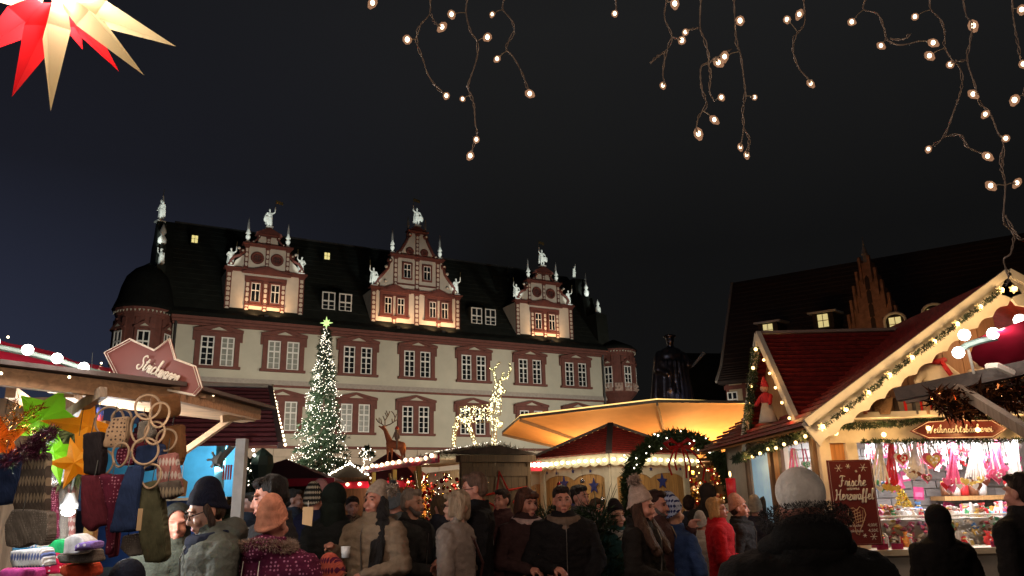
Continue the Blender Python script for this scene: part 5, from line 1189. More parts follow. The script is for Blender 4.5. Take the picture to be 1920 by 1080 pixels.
for i in range(84):
    row = i % 3; px = 1636 + (i * 37 % 276); Yb = 7.42 + row * .24; zb_ = zc if row == 0 else zc + .24; x_ = at(px, 1000, Yb).x + q_.uniform(-.03, .03)
    if not XO - .05 < x_ < XR - .2: continue
    c = q_.choice(['red', 'red', 'pink', 'white', 'white', 'blue', 'brown', 'silver', 'magenta', 'orange', 'green', 'gold', 'white', 'pink']); w = q_.uniform(.03, .055); hgt = q_.uniform(.06, .13)
    lab = ['front', 'middle', 'back'][row] + ' row ' + c + ' sweet bag ' + posn[min(6, max(0, int((px - 1636) / 40)))] + ' of the bakery counter'
    for c2 in ['silver', 'gold', 'green', 'orange', 'brown', 'blue', 'white', 'pink']:
        if lab in seen_: c = c2; lab = ['front', 'middle', 'back'][row] + ' row ' + c + ' sweet bag ' + posn[min(6, max(0, int((px - 1636) / 40)))] + ' of the bakery counter'
    seen_[lab] = 1
    sb_ = thing('sweet_bag', lab, 'sweet bag', (x_, Yb, zb_), q_.uniform(-.6, .6), 'bags of sweets on the bakery counter')
    b = MB(); k_ = q_.random()
    if k_ < .45:
        b.lathe([(w*.7, 0), (w*1.05, hgt*.3), (w*.85, hgt*.65), (w*.22, hgt*.85), (w*.7, hgt*1.15)], n=7, sy=.6)
    else:
        b.prism([(-w, 0), (w, 0), (w*.9, hgt*.8), (w*.5, hgt), (-w*.2, hgt*.86), (-w*.8, hgt*1.05)], (0, w*.4, 0), t=w*.8)
    for v_i in range(len(b.v)): v_ = b.v[v_i]; b.v[v_i] = (v_[0] + q_.uniform(-.008, .008), v_[1] + q_.uniform(-.008, .008), v_[2] + (q_.uniform(-.008, .008) if v_[2] > .01 else 0))
    b.build('bag', CM[c], sb_, False)
    b = MB(); b.tube([(w*.3*math.cos(a*PI/4), w*.25*math.sin(a*PI/4), hgt*.86) for a in range(8)], .006, 4, closed=True); b.build('tie', CM[q_.choice(['red', 'gold', 'white'])], sb_)
sw = thing('sweets_display', 'jumble of wrapped sweets and ribbons filling the glass case and steps of the bakery', 'sweets', (0, 0, 0)); cl_ = ['red', 'pink', 'white', 'blue', 'silver', 'magenta', 'gold', 'brown', 'green']
b = MB()
for _ in range(950):
    x_ = q_.uniform(XO + .03, XR - .2); band = int((x_ - XO) * 4.3); b.mt((band * 5 + q_.choice((0, 0, 0, 1, 2, 4))) % 9 if q_.random() < .8 else 2)
    y_, z_ = q_.uniform(7.50, 7.56), zc + q_.uniform(.0, .22)
    if q_.random() < .35: y_, z_ = q_.uniform(7.6, 8.2), zc + .24 + q_.uniform(0, .05)
    a = Vector((q_.gauss(0, 1), q_.gauss(0, .5), q_.gauss(0, 1))).normalized() * q_.uniform(.015, .05); d_ = Vector((a.z, .3 * a.x, -a.x)) * .6; p = Vector((x_, y_, z_ + .01))
    b.add([p - a, p + d_, p + a, p - d_, p + Vector((0, -.02, 0))], [(0,1,4),(1,2,4),(2,3,4),(3,0,4),(3,2,1,0)])
b.build('sweets', [CM[c] for c in cl_], sw, kind='stuff')
hg = thing('hanging_sweets', 'crowd of small pink and white trinkets hanging high at the back of the bakery', 'sweets', (0, 0, 0)); b = MB()
for _ in range(260):
    p = at(q_.uniform(1625, 1915), q_.uniform(832, 880), q_.uniform(8.2, 8.6)); b.mt(q_.choice((0, 1, 1, 2, 2, 5))); w = q_.uniform(.015, .04); b.prism(star2d(w, w*.6, 4, q_.random()), p, t=.01); b.mt(2); b.beam(p, p + Vector((q_.uniform(-.02, .02), 0, q_.uniform(.08, .25))), .006, .002, (0, 1, 0))
b.build('trinkets', [CM[c] for c in cl_], hg, kind='stuff')
for k, (px, c) in enumerate(((1655, 'magenta'), (1683, 'magenta'), (1870, 'magenta'))):
    t_ = thing('price_tag', 'small dark red price tag, number %s from the left' % ('one', 'two', 'three')[k] if False else ['dark red price tag by the left end of the counter', 'dark red price tag under the red bags', 'dark red price tag near the right customer'][k], 'price tag', (at(px, 1018, 7.15).x, 7.16, zc), 0)
    MB().bx(-.05, .05, 0, .01, 0, .05).build('tag', CM[c], t_)

# ---- dormer on the left slope with a figure, its ridge running into the main roof
dp, dn, df = at(1426, 627, 8.35), at(1502, 797, 7.45), at(1396, 848, 9.30)
dz = (dn.z + df.z) / 2; dn = Vector((dn.x, dn.y, dn.z)); 
ridge_end = Vector((pk.x - (pk.z - dp.z) / sl + .1, dp.y, dp.z)); xe_n = pk.x - (pk.z - dn.z) / sl
NC = 20
for side, base in ((0, dn), (1, df)):
    for k in range(NC):
        t0, t1 = k / NC, (k + 1) / NC; a = base.lerp(dp, t0); c = base.lerp(dp, t1)
        be = Vector((max(a.x, pk.x - (pk.z - a.z)/sl + .05), a.y, a.z)); ce = Vector((max(c.x, pk.x - (pk.z - c.z)/sl + .05), c.y, c.z)); up = Vector((0, -.03 if side == 0 else .03, .03))
        b = MB(); b.add([a + up, be + up, ce, c, a, be], [(0,1,2,3), (4,5,1,0)]); b.build('tile_course', M_tile, bk)
MB().beam(dp + Vector((-.05, 0, .02)), ridge_end + Vector((0, 0, .02)), .05, .03).build('ridge_cap', mat('ridge_grey', (.25, .18, .15), .6), bk)
fr = MB(); off = Vector((-.03, 0, 0))
MB().beam(dn + off, dp + off, .09, .05, (1, 0, 0)).build('dormer_barge_board', M_wb, bk); MB().beam(df + off, dp + off, .09, .05, (1, 0, 0)).build('dormer_barge_board', M_wb, bk)
MB().add([dn + Vector((.12, 0, 0)), df + Vector((.12, 0, 0)), dp + Vector((.12, 0, 0))], [(0,1,2)]).build('dormer_wall', wood('dusky_gable_plank', (.34, .19, .10), .7), bk)
gs = thing('light_garland', 'amber bulbs along both edges of the dormer gable', 'light garland', (0, 0, 0))
for (x, y, Y) in ((1417,655,8.4),(1412,690,8.55),(1408,724,8.75),(1405,755,8.9),(1404,786,9.05),(1401,817,9.2),(1432,675,8.1),(1443,700,8.0),(1454,727,7.85),(1466,755,7.7),(1480,784,7.55)):
    p = at(x, y, Y - .05); o = link('bulb', bulb_mesh(.02 if x < 1420 else .015, M_gold), gs); o.location = p
for (x, y, Y) in ((1412,690,8.4),(1404,786,8.9),(1443,700,7.9),(1480,784,7.4)): light('garland_lamp', 'POINT', at(x - 8, y, Y - .1), 1.2, (1, .5, .16), .02)
garland('fir_garland', [at(1418, 650, 8.4), at(1406, 755, 8.8), at(1398, 830, 9.2)], .04, 500, gs, None, .05, .006)
df_ = thing('santa_doll', 'doll in red coat and white skirt standing in the dormer gable', 'doll', at(1441, 792, 8.2), R(-60))
df_.scale = (.68, .68, .68)
b = MB(); b.lathe([(.15, 0), (.12, .12), (.07, .30)], n=12); b.build('skirt', M_dcream, df_, True); b = MB(); b.ball((0, 0, .36), (.10, .085, .12)); b.cap((-.09, 0, .4), (-.14, -.08, .28), .04, .03); b.cap((.09, 0, .4), (.14, -.08, .28), .04, .03); b.build('coat', mat('red_scarf', (.5, .02, .03), .8), df_, True)
MB().ball((0, -.01, .53), .065, 10, 7).build('head', M_skinp, df_, True); MB().lathe([(.07, .55), (.05, .62), (.01, .72)], n=10).build('hat', mat('red_scarf', (.5, .02, .03), .8), df_, True)
# eaves of the side: garland and lit bulbs
es_ = thing('light_garland', 'fir garland with warm bulbs under the side eaves of the bakery', 'light garland', (0, 0, 0))
ep = [at(1515, 812, 7.1), at(1470, 828, 7.7), at(1425, 843, 8.5), at(1378, 862, 9.6)]
garland('fir_garland', ep, .035, 900, es_, None, .05, .006)
for (x, y, Y) in ((1510,818,7.1),(1492,830,7.3),(1470,833,7.6),(1455,840,7.8),(1440,842,8.1),(1425,850,8.4),(1411,856,8.8),(1395,862,9.2)): o = link('bulb', bulb_mesh(.017, M_gold), es_); o.location = at(x, y, Y)
for (x, y, Y) in ((1495,835,7.15),(1440,850,7.9),(1400,866,8.9)): light('garland_lamp', 'POINT', at(x, y, Y), 2.6, (1, .52, .18), .03)
MB().add([at(1515, 800, 6.9), at(1500, 812, 7.3), at(1378, 850, 9.8), at(1378, 842, 9.9)], [(0,1,2,3)]) # eave line kept with the roof

# ================================================================ foreground canopy top right
cn = thing('stall_canopy', 'dark wooden canopy beam with red tarpaulin and big globe bulbs at the right edge', 'canopy', (0, 0, 0))
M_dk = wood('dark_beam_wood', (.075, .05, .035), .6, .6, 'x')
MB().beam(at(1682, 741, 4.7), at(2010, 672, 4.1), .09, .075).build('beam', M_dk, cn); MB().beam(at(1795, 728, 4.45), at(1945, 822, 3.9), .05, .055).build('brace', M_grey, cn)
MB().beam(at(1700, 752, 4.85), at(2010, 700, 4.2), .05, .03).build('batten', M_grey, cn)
tp = [at(1815, 640, 4.3), at(1960, 585, 3.8), at(1990, 690, 4.4), at(1830, 688, 4.55)]
b = MB(); n = 8; vs = []
for i in range(n + 1):
    for j in range(n + 1):
        a = tp[0].lerp(tp[1], i / n); c = tp[3].lerp(tp[2], i / n); v = a.lerp(c, j / n); v.y -= .03 * math.sin(i * 2.3 + j) ; vs.append(v)
b.add(vs, [(i*(n+1)+j, (i+1)*(n+1)+j, (i+1)*(n+1)+j+1, i*(n+1)+j+1) for i in range(n) for j in range(n)]); b.build('tarpaulin', M_redfab, cn, True)
gb_ = lamp_mat('globe_bulb', (1.0, .97, .90), 7)
for (x, y) in ((1808,628),(1862,625),(1912,600),(1797,661)):
    p = at(x, y, 4.15); o = link('globe_bulb', bulb_mesh(.033, gb_), cn); o.location = p; light('globe_lamp', 'POINT', p + Vector((0, -.06, 0)), 1.8, (1, .93, .85), .03)
b = MB(); b.tube([at(1795,661,4.2), at(1812,648,4.2), at(1835,640,4.2), at(1890,628,4.2), at(1940,600,4.1)], .018, 6); b.build('bulb_cable', mat('grey_green_cable', (.12, .16, .14), .5), cn)
MB().tube([at(1815,655,4.22), at(1826,700,4.3)], .008, 5).tube([at(1850,688,4.25), at(1870,686,4.2), at(1900,700,4.2)], .02, 6).build('fittings', M_wwood, cn)
tn = thing('tinsel_bundle', 'copper tinsel and foil strips hanging under the right canopy', 'tinsel', (0, 0, 0)); b = MB()
for _ in range(2400):
    p = at(rnd.uniform(1765, 1960), 0, 4.5); py = rnd.uniform(735, 800); x_ = rnd.uniform(1745, 1960); c = at(x_, 738 - (x_ - 1700) * .16 + rnd.uniform(6, 62) * min(1, (x_ - 1725) / 60), rnd.uniform(4.3, 4.9)); b.mt(rnd.choice((0, 0, 0, 1))); needles(b, c, (1, 0, -.1), 1, rnd.uniform(.03, .10), .006, .9)
b.build('foil_strips', [mat('copper_foil', (.10, .035, .015), .25, .8), mat('bright_copper_foil', (.7, .25, .08), .15, .9)], tn, kind='stuff')
# ================================================================ knitwear stall on the left (close to us)
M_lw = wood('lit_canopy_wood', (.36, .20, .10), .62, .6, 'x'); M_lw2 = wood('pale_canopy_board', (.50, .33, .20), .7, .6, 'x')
ls = thing('knitwear_stall', 'wooden canopy of the knitwear stall with red tarpaulin roof at the left', 'market stall', (0, 0, 0))
A_, B_, Cc = at(-120, 693, 3.05), at(328, 744, 3.75), at(482, 777, 5.0)
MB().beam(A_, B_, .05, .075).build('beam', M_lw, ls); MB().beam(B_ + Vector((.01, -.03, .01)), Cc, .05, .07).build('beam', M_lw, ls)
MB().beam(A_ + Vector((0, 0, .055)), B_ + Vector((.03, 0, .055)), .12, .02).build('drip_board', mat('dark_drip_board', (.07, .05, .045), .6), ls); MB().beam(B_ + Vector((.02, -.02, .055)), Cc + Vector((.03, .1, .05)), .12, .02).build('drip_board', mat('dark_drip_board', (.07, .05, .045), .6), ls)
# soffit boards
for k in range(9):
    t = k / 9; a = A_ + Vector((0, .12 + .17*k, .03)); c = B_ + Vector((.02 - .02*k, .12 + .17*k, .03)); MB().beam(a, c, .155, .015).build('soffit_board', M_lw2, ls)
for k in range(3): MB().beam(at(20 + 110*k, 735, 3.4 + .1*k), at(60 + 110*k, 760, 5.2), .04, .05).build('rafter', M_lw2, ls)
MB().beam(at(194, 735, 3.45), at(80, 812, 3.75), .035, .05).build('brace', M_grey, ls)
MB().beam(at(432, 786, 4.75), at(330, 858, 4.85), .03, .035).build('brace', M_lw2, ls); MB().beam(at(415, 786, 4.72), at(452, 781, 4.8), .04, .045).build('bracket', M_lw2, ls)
MB().beam((at(172, 980, 4.1).x, 4.1, 0), (at(172, 980, 4.1).x, 4.1, 2.1), .05, .05).build('post', M_plank, ls)
M_can = mat('canopy_back_panel', (.22, .15, .11), .8, var=.3)
MB().bx(-5.2, -2.95, 5.25, 5.3, 0, 2.4).build('back_wall', M_grey, ls)
MB().bx(-5.2, -2.05, 3.75, 5.0, .88, .92).build('counter', M_plank, ls)
# red tarpaulin roof
r0, r1, r2, r3 = at(-130, 600, 3.5), at(212, 694, 4.35), at(320, 736, 3.8), at(-130, 694, 3.1)
b = MB(); n = 8; vs = []
for i in range(n + 1):
    for j in range(n + 1):
        v = r0.lerp(r1, i/n).lerp(r3.lerp(r2, i/n), j/n); v.z += .012 * math.sin(i*1.7 + j*2.1); vs.append(v)
b.add(vs, [(i*(n+1)+j, (i+1)*(n+1)+j, (i+1)*(n+1)+j+1, i*(n+1)+j+1) for i in range(n) for j in range(n)]); b.build('tarpaulin_roof', M_redfab, ls, True)
bc = MB(); bc.tube([at(-60, 640, 3.2), at(52, 662, 3.3), at(107, 676, 3.35), at(157, 692, 3.45), at(210, 704, 3.6)], .013, 6); bc.build('bulb_cable', mat('grey_green_cable', (.12, .16, .14), .5), ls)
for x, y, Y in ((-12, 640, 3.1), (52, 656, 3.2), (107, 672, 3.3), (157, 689, 3.4)):
    p = at(x, y, Y); o = link('globe_bulb', bulb_mesh(.024, gb_), ls); o.location = p; light('globe_lamp', 'POINT', p + Vector((.02, -.05, .05)), 1.6, (1, .93, .85), .03)
for x, y, Y in ((15, 632, 3.6), (190, 681, 4.3), (205, 700, 3.6), (2, 700, 3.0), (130, 707, 3.2), (322, 750, 3.7), (367, 730, 3.95), (400, 741, 4.2), (425, 745, 4.4), (462, 755, 4.8), (445, 757, 4.8)):
    o = link('fairy_bulb', bulb_mesh(.006, M_bulb), ls); o.location = at(x, y, Y - .05)
# shop sign
sn = thing('shop_sign', 'dark red zigzag sign reading Strickwaren on the knitwear stall roof', 'sign', (0, 0, 0)); YS = 3.72
sgn_ = [(195,661),(243,635),(289,656),(318,634),(329,673),(367,687),(379,727),(366,742),(222,714)]
MB().prism(polyY(sgn_, YS), (0, YS, 0), t=.02).build('board', mat('brown_red_sign', (.20, .055, .045), .5, var=.1, scale=3), sn)
def inset(pts, c, k): return [(lerp(c[0], x, k), lerp(c[1], y, k)) for x, y in pts]
b = MB(); b.tube([at(x, y, YS - .022) for x, y in sgn_], .0035, 4, closed=True); b.build('edge', M_let, sn); b = MB(); b.tube([at(x, y, YS - .023) for x, y in inset(sgn_, (290, 690), .94)], .002, 4, closed=True); b.build('outline', M_let, sn)
u1 = at(336, 713, YS - .028) - at(259, 684, YS - .028)
script('lettering', 'Strickwaren', at(298, 694, YS - .028), u1, Vector((-u1.z, 0, u1.x)) , .075, .0040, M_let, sn, width=u1.length)
light('sign_lamp', 'POINT', at(330, 660, YS - .25), .8, (1, .6, .35), .03)

light('table_lamp', 'POINT', at(70, 860, 3.55), 13, (.95, .97, 1.0), .06)
# ---- soft goods
def poly_at(pxs, Y): return [(lambda q: (q.x, q.z))(at(x, y, Y)) for x, y in pxs]
def soft(name, label, cat, pxs, Y, th, m, vox=.007, sm_=8, wr=.006, hang=True, group=None):
    """cushioned knitted piece from its outline: real thickness, rounded edges, wrinkles"""
    P2 = poly_at(pxs, Y); cx = sum(p[0] for p in P2)/len(P2); cz = max(p[1] for p in P2)
    b = MB(); b.prism([(x - cx, z - cz) for x, z in P2], (0, th/2, 0), t=th)
    me = remesh(b, vox, sm_); s = rnd.uniform(0, 50)
    for v in me.vertices: v.co.y += wr * noise.noise(Vector((v.co.x * 14 + s, v.co.z * 9, 0))) + wr * .6 * noise.noise(Vector((v.co.x * 40 + s, v.co.z * 22, 3)))
    o = thing(name, label, cat, (cx, Y, cz), 0, group); link('fabric', setmat(me, m), o)
    if hang: MB().tube([(0, 0, -.01), (0, .01, .05)], .002, 4).build('loop', M_wire, o)
    return o
def knit(name, c, c2=None, rows=None, dots=False):
    """knitted stuff: ribs, optional pattern bands or dots"""
    if name in _mats: return _mats[name]
    m = mat(name, c, .9, var=.25, scale=30, spec=.15); n, l = m.node_tree.nodes, m.node_tree.links; bs = n['Principled BSDF']
    tc = n.new('ShaderNodeTexCoord'); wv = n.new('ShaderNodeTexWave'); wv.inputs['Scale'].default_value = 60; wv.inputs['Distortion'].default_value = 1.5; l.new(tc.outputs['Object'], wv.inputs['Vector'])
    bp = n.new('ShaderNodeBump'); bp.inputs['Strength'].default_value = .6; bp.inputs['Distance'].default_value = .004; l.new(wv.outputs['Fac'], bp.inputs['Height']); l.new(bp.outputs[0], bs.inputs['Normal'])
    if c2:
        src = bs.inputs['Base Color'].links[0].from_socket; mx = n.new('ShaderNodeMixRGB'); mx.inputs[2].default_value = (*c2, 1); l.new(src, mx.inputs[1])
        if dots:
            vo = n.new('ShaderNodeTexVoronoi'); vo.inputs['Scale'].default_value = dots; vo.inputs['Randomness'].default_value = .35; l.new(tc.outputs['Object'], vo.inputs['Vector']); lt = n.new('ShaderNodeMath'); lt.operation = 'LESS_THAN'; lt.inputs[1].default_value = .28; l.new(vo.outputs['Distance'], lt.inputs[0]); l.new(lt.outputs[0], mx.inputs[0])
        else:
            sp = n.new('ShaderNodeSeparateXYZ'); l.new(tc.outputs['Object'], sp.inputs[0])
            def sine(sock, f, ph=0.0):
                a = n.new('ShaderNodeMath'); a.operation = 'MULTIPLY_ADD'; a.inputs[1].default_value = f; a.inputs[2].default_value = ph; l.new(sock, a.inputs[0]); s_ = n.new('ShaderNodeMath'); s_.operation = 'SINE'; l.new(a.outputs[0], s_.inputs[0]); return s_.outputs[0]
            a = sine(sp.outputs['Z'], rows or 190); b_ = sine(sp.outputs['X'], 480); mu = n.new('ShaderNodeMath'); mu.operation = 'MULTIPLY_ADD'; mu.inputs[1].default_value = .7; l.new(b_, mu.inputs[0]); l.new(a, mu.inputs[2])
            gt_ = n.new('ShaderNodeMath'); gt_.operation = 'GREATER_THAN'; gt_.inputs[1].default_value = .35; l.new(mu.outputs[0], gt_.inputs[0]); l.new(gt_.outputs[0], mx.inputs[0])
        l.new(mx.outputs[0], bs.inputs['Base Color'])
    return m
K_fair = knit('fair_isle_knit', (.075, .060, .050), (.24, .19, .13), 95); K_grey = knit('grey_melange_knit', (.17, .15, .13), (.28, .25, .22), dots=110)
K_black = knit('black_wool', (.018, .014, .016)); K_maroon = knit('maroon_wool', (.13, .022, .035)); K_mdot = knit('maroon_dotted_wool', (.10, .012, .03), (.40, .16, .22), dots=75)
K_navy = knit('navy_wool', (.018, .032, .085)); K_olive = knit('olive_wool', (.075, .072, .04)); K_beige = knit('beige_dotted_wool', (.36, .24, .15), (.08, .05, .04), dots=60); K_brown = knit('brown_felt', (.17, .075, .03)); K_pl = knit('plaid_wool', (.25, .10, .09), (.40, .33, .30), 120)
YG_ = 3.15
# pair of big patterned socks: leg (fair isle) and foot (melange)
for i, dx in enumerate((0, 0.001)):
    pass
s1 = soft('wool_sock', 'front fair isle wool sock hanging at the far left', 'sock', [(36,850),(80,846),(78,900),(76,960),(80,1000),(72,1015),(58,1014),(40,1000),(20,990),(15,940),(26,900)], YG_, .05, K_fair, .006)
s2 = soft('wool_sock', 'grey footed wool sock behind the fair isle sock', 'sock', [(44,955),(78,960),(80,1004),(66,1026),(44,1020),(22,1030),(-2,1026),(-4,985),(10,955)], YG_ - .04, .07, K_grey, .006)
b = MB(); fz_ = thing('tinsel_boa', 'dark purple tinsel boa looped above the fair isle sock', 'tinsel', (0, 0, 0))
for (x, y, r_) in ((20, 862, 22), (45, 850, 22), (62, 835, 24), (80, 820, 22), (95, 812, 16), (75, 845, 20)):
    for _ in range(90): a, e_ = rnd.uniform(0, 2*PI), rnd.random()**.5; c = at(x + r_*.6*e_*math.cos(a), y + r_*.6*e_*math.sin(a), YG_ - .07 + rnd.uniform(-.03, .03)); needles(b, c, (math.cos(a), -.4, -math.sin(a)), 3, .036, .0018, .7)
b.build('tinsel', mat('purple_tinsel', (.10, .02, .05), .3, .6), fz_, kind='stuff')
soft('wool_scarf', 'folded navy scarf hanging behind the socks at the left edge', 'scarf', [(-30,850),(32,852),(30,900),(14,945),(-30,950)], YG_ + .08, .05, K_navy, .01)
# hanging stars
def foldstar(label, px, py, Y, R1, R2, m, n=5, a0=PI/2, rz=0.3, sx=1.0):
    t = thing('paper_star', label, 'paper star', at(px, py, Y), rz); b = MB(); P2 = star2d(R1, R2, n, a0); vs = [(x*sx, 0, z) for x, z in P2] + [(0, -R2*.6, 0), (0, R2*.6, 0)]; N = len(P2)
    b.add(vs, [(i, (i+1) % N, N) for i in range(N)] + [((i+1) % N, i, N+1) for i in range(N)]); b.build('star', m, t); MB().tube([(0, 0, R1), (0, .02, R1 + .15)], .0015, 4).build('thread', M_wire, t); return t
foldstar('bright green folded paper star', 86, 785, 3.5, .155, .085, translucent('green_paper', (.35, .72, .06), .5), 5, -PI/2 + .2); foldstar('lower limb green paper star behind purple tinsel', 104, 850, 3.55, .15, .05, translucent('green_paper', (.35, .72, .06), .5), 4, PI/2 + .25)
foldstar('tall yellow orange paper star', 160, 800, 3.55, .20, .055, translucent('yellow_paper', (.90, .48, .03), .55), 4, PI/2 - .08, .9); foldstar('lower yellow paper star beside the black cap', 142, 868, 3.5, .12, .05, translucent('yellow_paper', (.90, .48, .03), .55), 5, PI/2 + .3)
foldstar('orange paper star cut by the left edge', 2, 826, 3.4, .12, .05, translucent('orange_paper', (.80, .28, .03), .5), 5, PI/2 + .2)
b = MB(); gt_ = thing('tinsel_star', 'crinkled gold tinsel star near the left edge', 'tinsel star', at(34, 790, 3.4))
for k in range(5):
    a = PI/2 + k*2*PI/5 + .3
    for _ in range(60): e_ = rnd.random(); r_ = .11 * e_; needles(b, (r_*math.cos(a) + rnd.gauss(0, .018*(1-e_)+.004), rnd.gauss(0, .015), r_*math.sin(a) + rnd.gauss(0, .018*(1-e_)+.004)), (math.cos(a), -.3, math.sin(a)), 2, .028, .0022, .6)
b.build('tinsel', mat('gold_tinsel_left', (.70, .33, .05), .25, .8), gt_, kind='stuff')
light('stall_light', 'POINT', at(100, 775, 4.3), 22, (1, .80, .58), .1); light('stall_light', 'POINT', at(215, 790, 4.6), 10, (1, .82, .62), .1)
light('goods_fill', 'POINT', at(120, 770, 2.75), 4, (1, .80, .62), .08); light('goods_fill', 'POINT', at(330, 800, 2.9), 3.2, (1, .80, .62), .08)  # frontal fill added to brighten the hanging goods
# ring hangers
M_ratt = mat('rattan_ring', (.27, .18, .11), .65, var=.2)
rings = [(277,763,21,'empty ring at the top of the bunch'), (228,785,17,'ring behind the beige dotted sleeve'), (262,803,24,'ring round the grey cap'), (299,778,21,'ring beside the brown felt tube'), (312,825,19,'ring round the brown bag'), (272,846,22,'ring round the navy bundle'), (226,853,20,'ring round the maroon dotted ball'), (190,868,22,'large ring left in the bunch'), (283,893,20,'ring over the olive bag'), (290,812,19,'inner ring between brown bag and grey cap'), (205,790,26,'outer ring behind the black cap')]
for i, (x, y, r_, lb) in enumerate(rings):
    t = thing('ring_hanger', 'rattan ' + lb + ' of slippers', 'ring hanger', at(x, y, YG_ + (.06 if i % 3 == 1 else rnd.uniform(-.10, -.04))), rnd.uniform(-.5, .5), 'rattan rings hanging in the slipper bunch', None)
    rr_ = r_ / FPX * YG_ * 1.0; MB().tube([(rr_*math.cos(a*PI/14), (.004*math.sin(a*.45)), rr_*math.sin(a*PI/14)*1.06) for a in range(28)], .0048, 6, closed=True).build('ring', M_ratt, t, True)
soft('wool_sleeve', 'beige dotted knitted sleeve between the rings', 'sleeve', [(204,782),(236,778),(232,815),(222,838),(184,838),(192,805)], YG_ - .02, .045, K_beige)
t = thing('felt_tube', 'brown felt tube lying across the top of the bunch', 'felt tube', at(308, 762, YG_ + .1), 0, None, (0, R(80), R(30))); MB().lathe([(.04, -.05), (.05, -.04), (.05, .05), (.04, .06)], n=14).build('felt', K_brown, t, True)
soft('knitted_hat', 'tall black knitted cap hanging left in the bunch', 'cap', [(145,811),(181,806),(184,860),(178,892),(146,888)], YG_ - .03, .06, K_black)
soft('wool_slipper', 'grey wool slipper inside the upper ring', 'slipper', [(252,788),(276,786),(282,812),(268,826),(248,822)], YG_ + .05, .05, K_grey); soft('wool_bag', 'brown felt bag at the right of the rings', 'bag', [(296,800),(336,792),(338,850),(330,872),(300,868)], YG_ + .1, .05, K_brown)
soft('wool_ball', 'maroon dotted ball in the ring', 'slipper', [(212,838),(240,836),(246,856),(236,872),(214,872),(206,856)], YG_, .06, K_mdot)
soft('wool_slipper', 'navy wool slipper bundle in the middle of the rings', 'slipper', [(246,836),(290,828),(294,856),(270,880),(240,884)], YG_ - .01, .07, K_navy)
soft('wool_slipper', 'maroon slipper behind the rings', 'slipper', [(228,812),(262,812),(262,842),(228,842)], YG_ + .08, .05, K_maroon)
soft('wool_mitten', 'fair isle mitten with ochre band hanging right in the bunch', 'mitten', [(290,853),(324,846),(331,900),(334,926),(312,938),(290,932),(286,890)], YG_ - .05, .045, K_pl); soft('mitten_cuff', 'patterned wool cuff below the fair isle mitten', 'mitten', [(288,905),(332,898),(336,928),(300,938)], YG_ - .085, .03, K_fair)
soft('wool_scarf', 'dull maroon folded scarf under the black cap', 'scarf', [(143,890),(200,886),(204,985),(172,988),(160,1000),(142,985)], YG_ - .02, .05, K_maroon, .008)
soft('wool_scarf', 'maroon dotted scarf hanging in the middle of the bunch', 'scarf', [(176,890),(232,888),(222,940),(204,1000),(202,1040),(190,1044),(194,960)], YG_ - .06, .04, K_mdot, .008)
soft('wool_scarf', 'navy blue folded scarf hanging in the middle of the bunch', 'scarf', [(232,874),(262,870),(252,930),(248,998),(198,1000),(212,930)], YG_ - .09, .04, K_navy, .008)
soft('wool_bag', 'long olive wool bag with pale label', 'bag', [(257,905),(288,898),(294,940),(302,1000),(304,1046),(292,1058),(262,1056),(250,1000),(252,950)], YG_ - .07, .06, K_olive, .008)
lb_ = thing('product_tag', 'pale paper label on the olive bag', 'tag', at(262, 974, YG_ - .125)); MB().bx(-.009, .009, -.002, 0, -.04, .04).build('tag', mat('kraft_label', (.45, .30, .16), .8), lb_)
soft('wool_slipper', 'crumpled grey brown slippers at the foot of the bunch', 'slipper', [(220,1005),(262,998),(266,1040),(232,1046),(214,1030)], YG_ - .04, .07, K_grey); soft('wool_scarf', 'dark maroon scarf tail behind the olive bag', 'scarf', [(190,985),(220,985),(215,1044),(196,1048)], YG_ + .02, .03, K_maroon)
wt = thing('wooden_tag', 'wooden tag hanging right of the fair isle mitten', 'tag', at(340, 912, 3.6), .3); MB().prism([(-.022, -.045), (.022, -.045), (.026, .02), (0, .04), (-.026, .02)], t=.006).build('tag', M_plank, wt); MB().tube([(0, 0, .04), (0, 0, .12)], .0015, 4).build('string', M_let, wt)
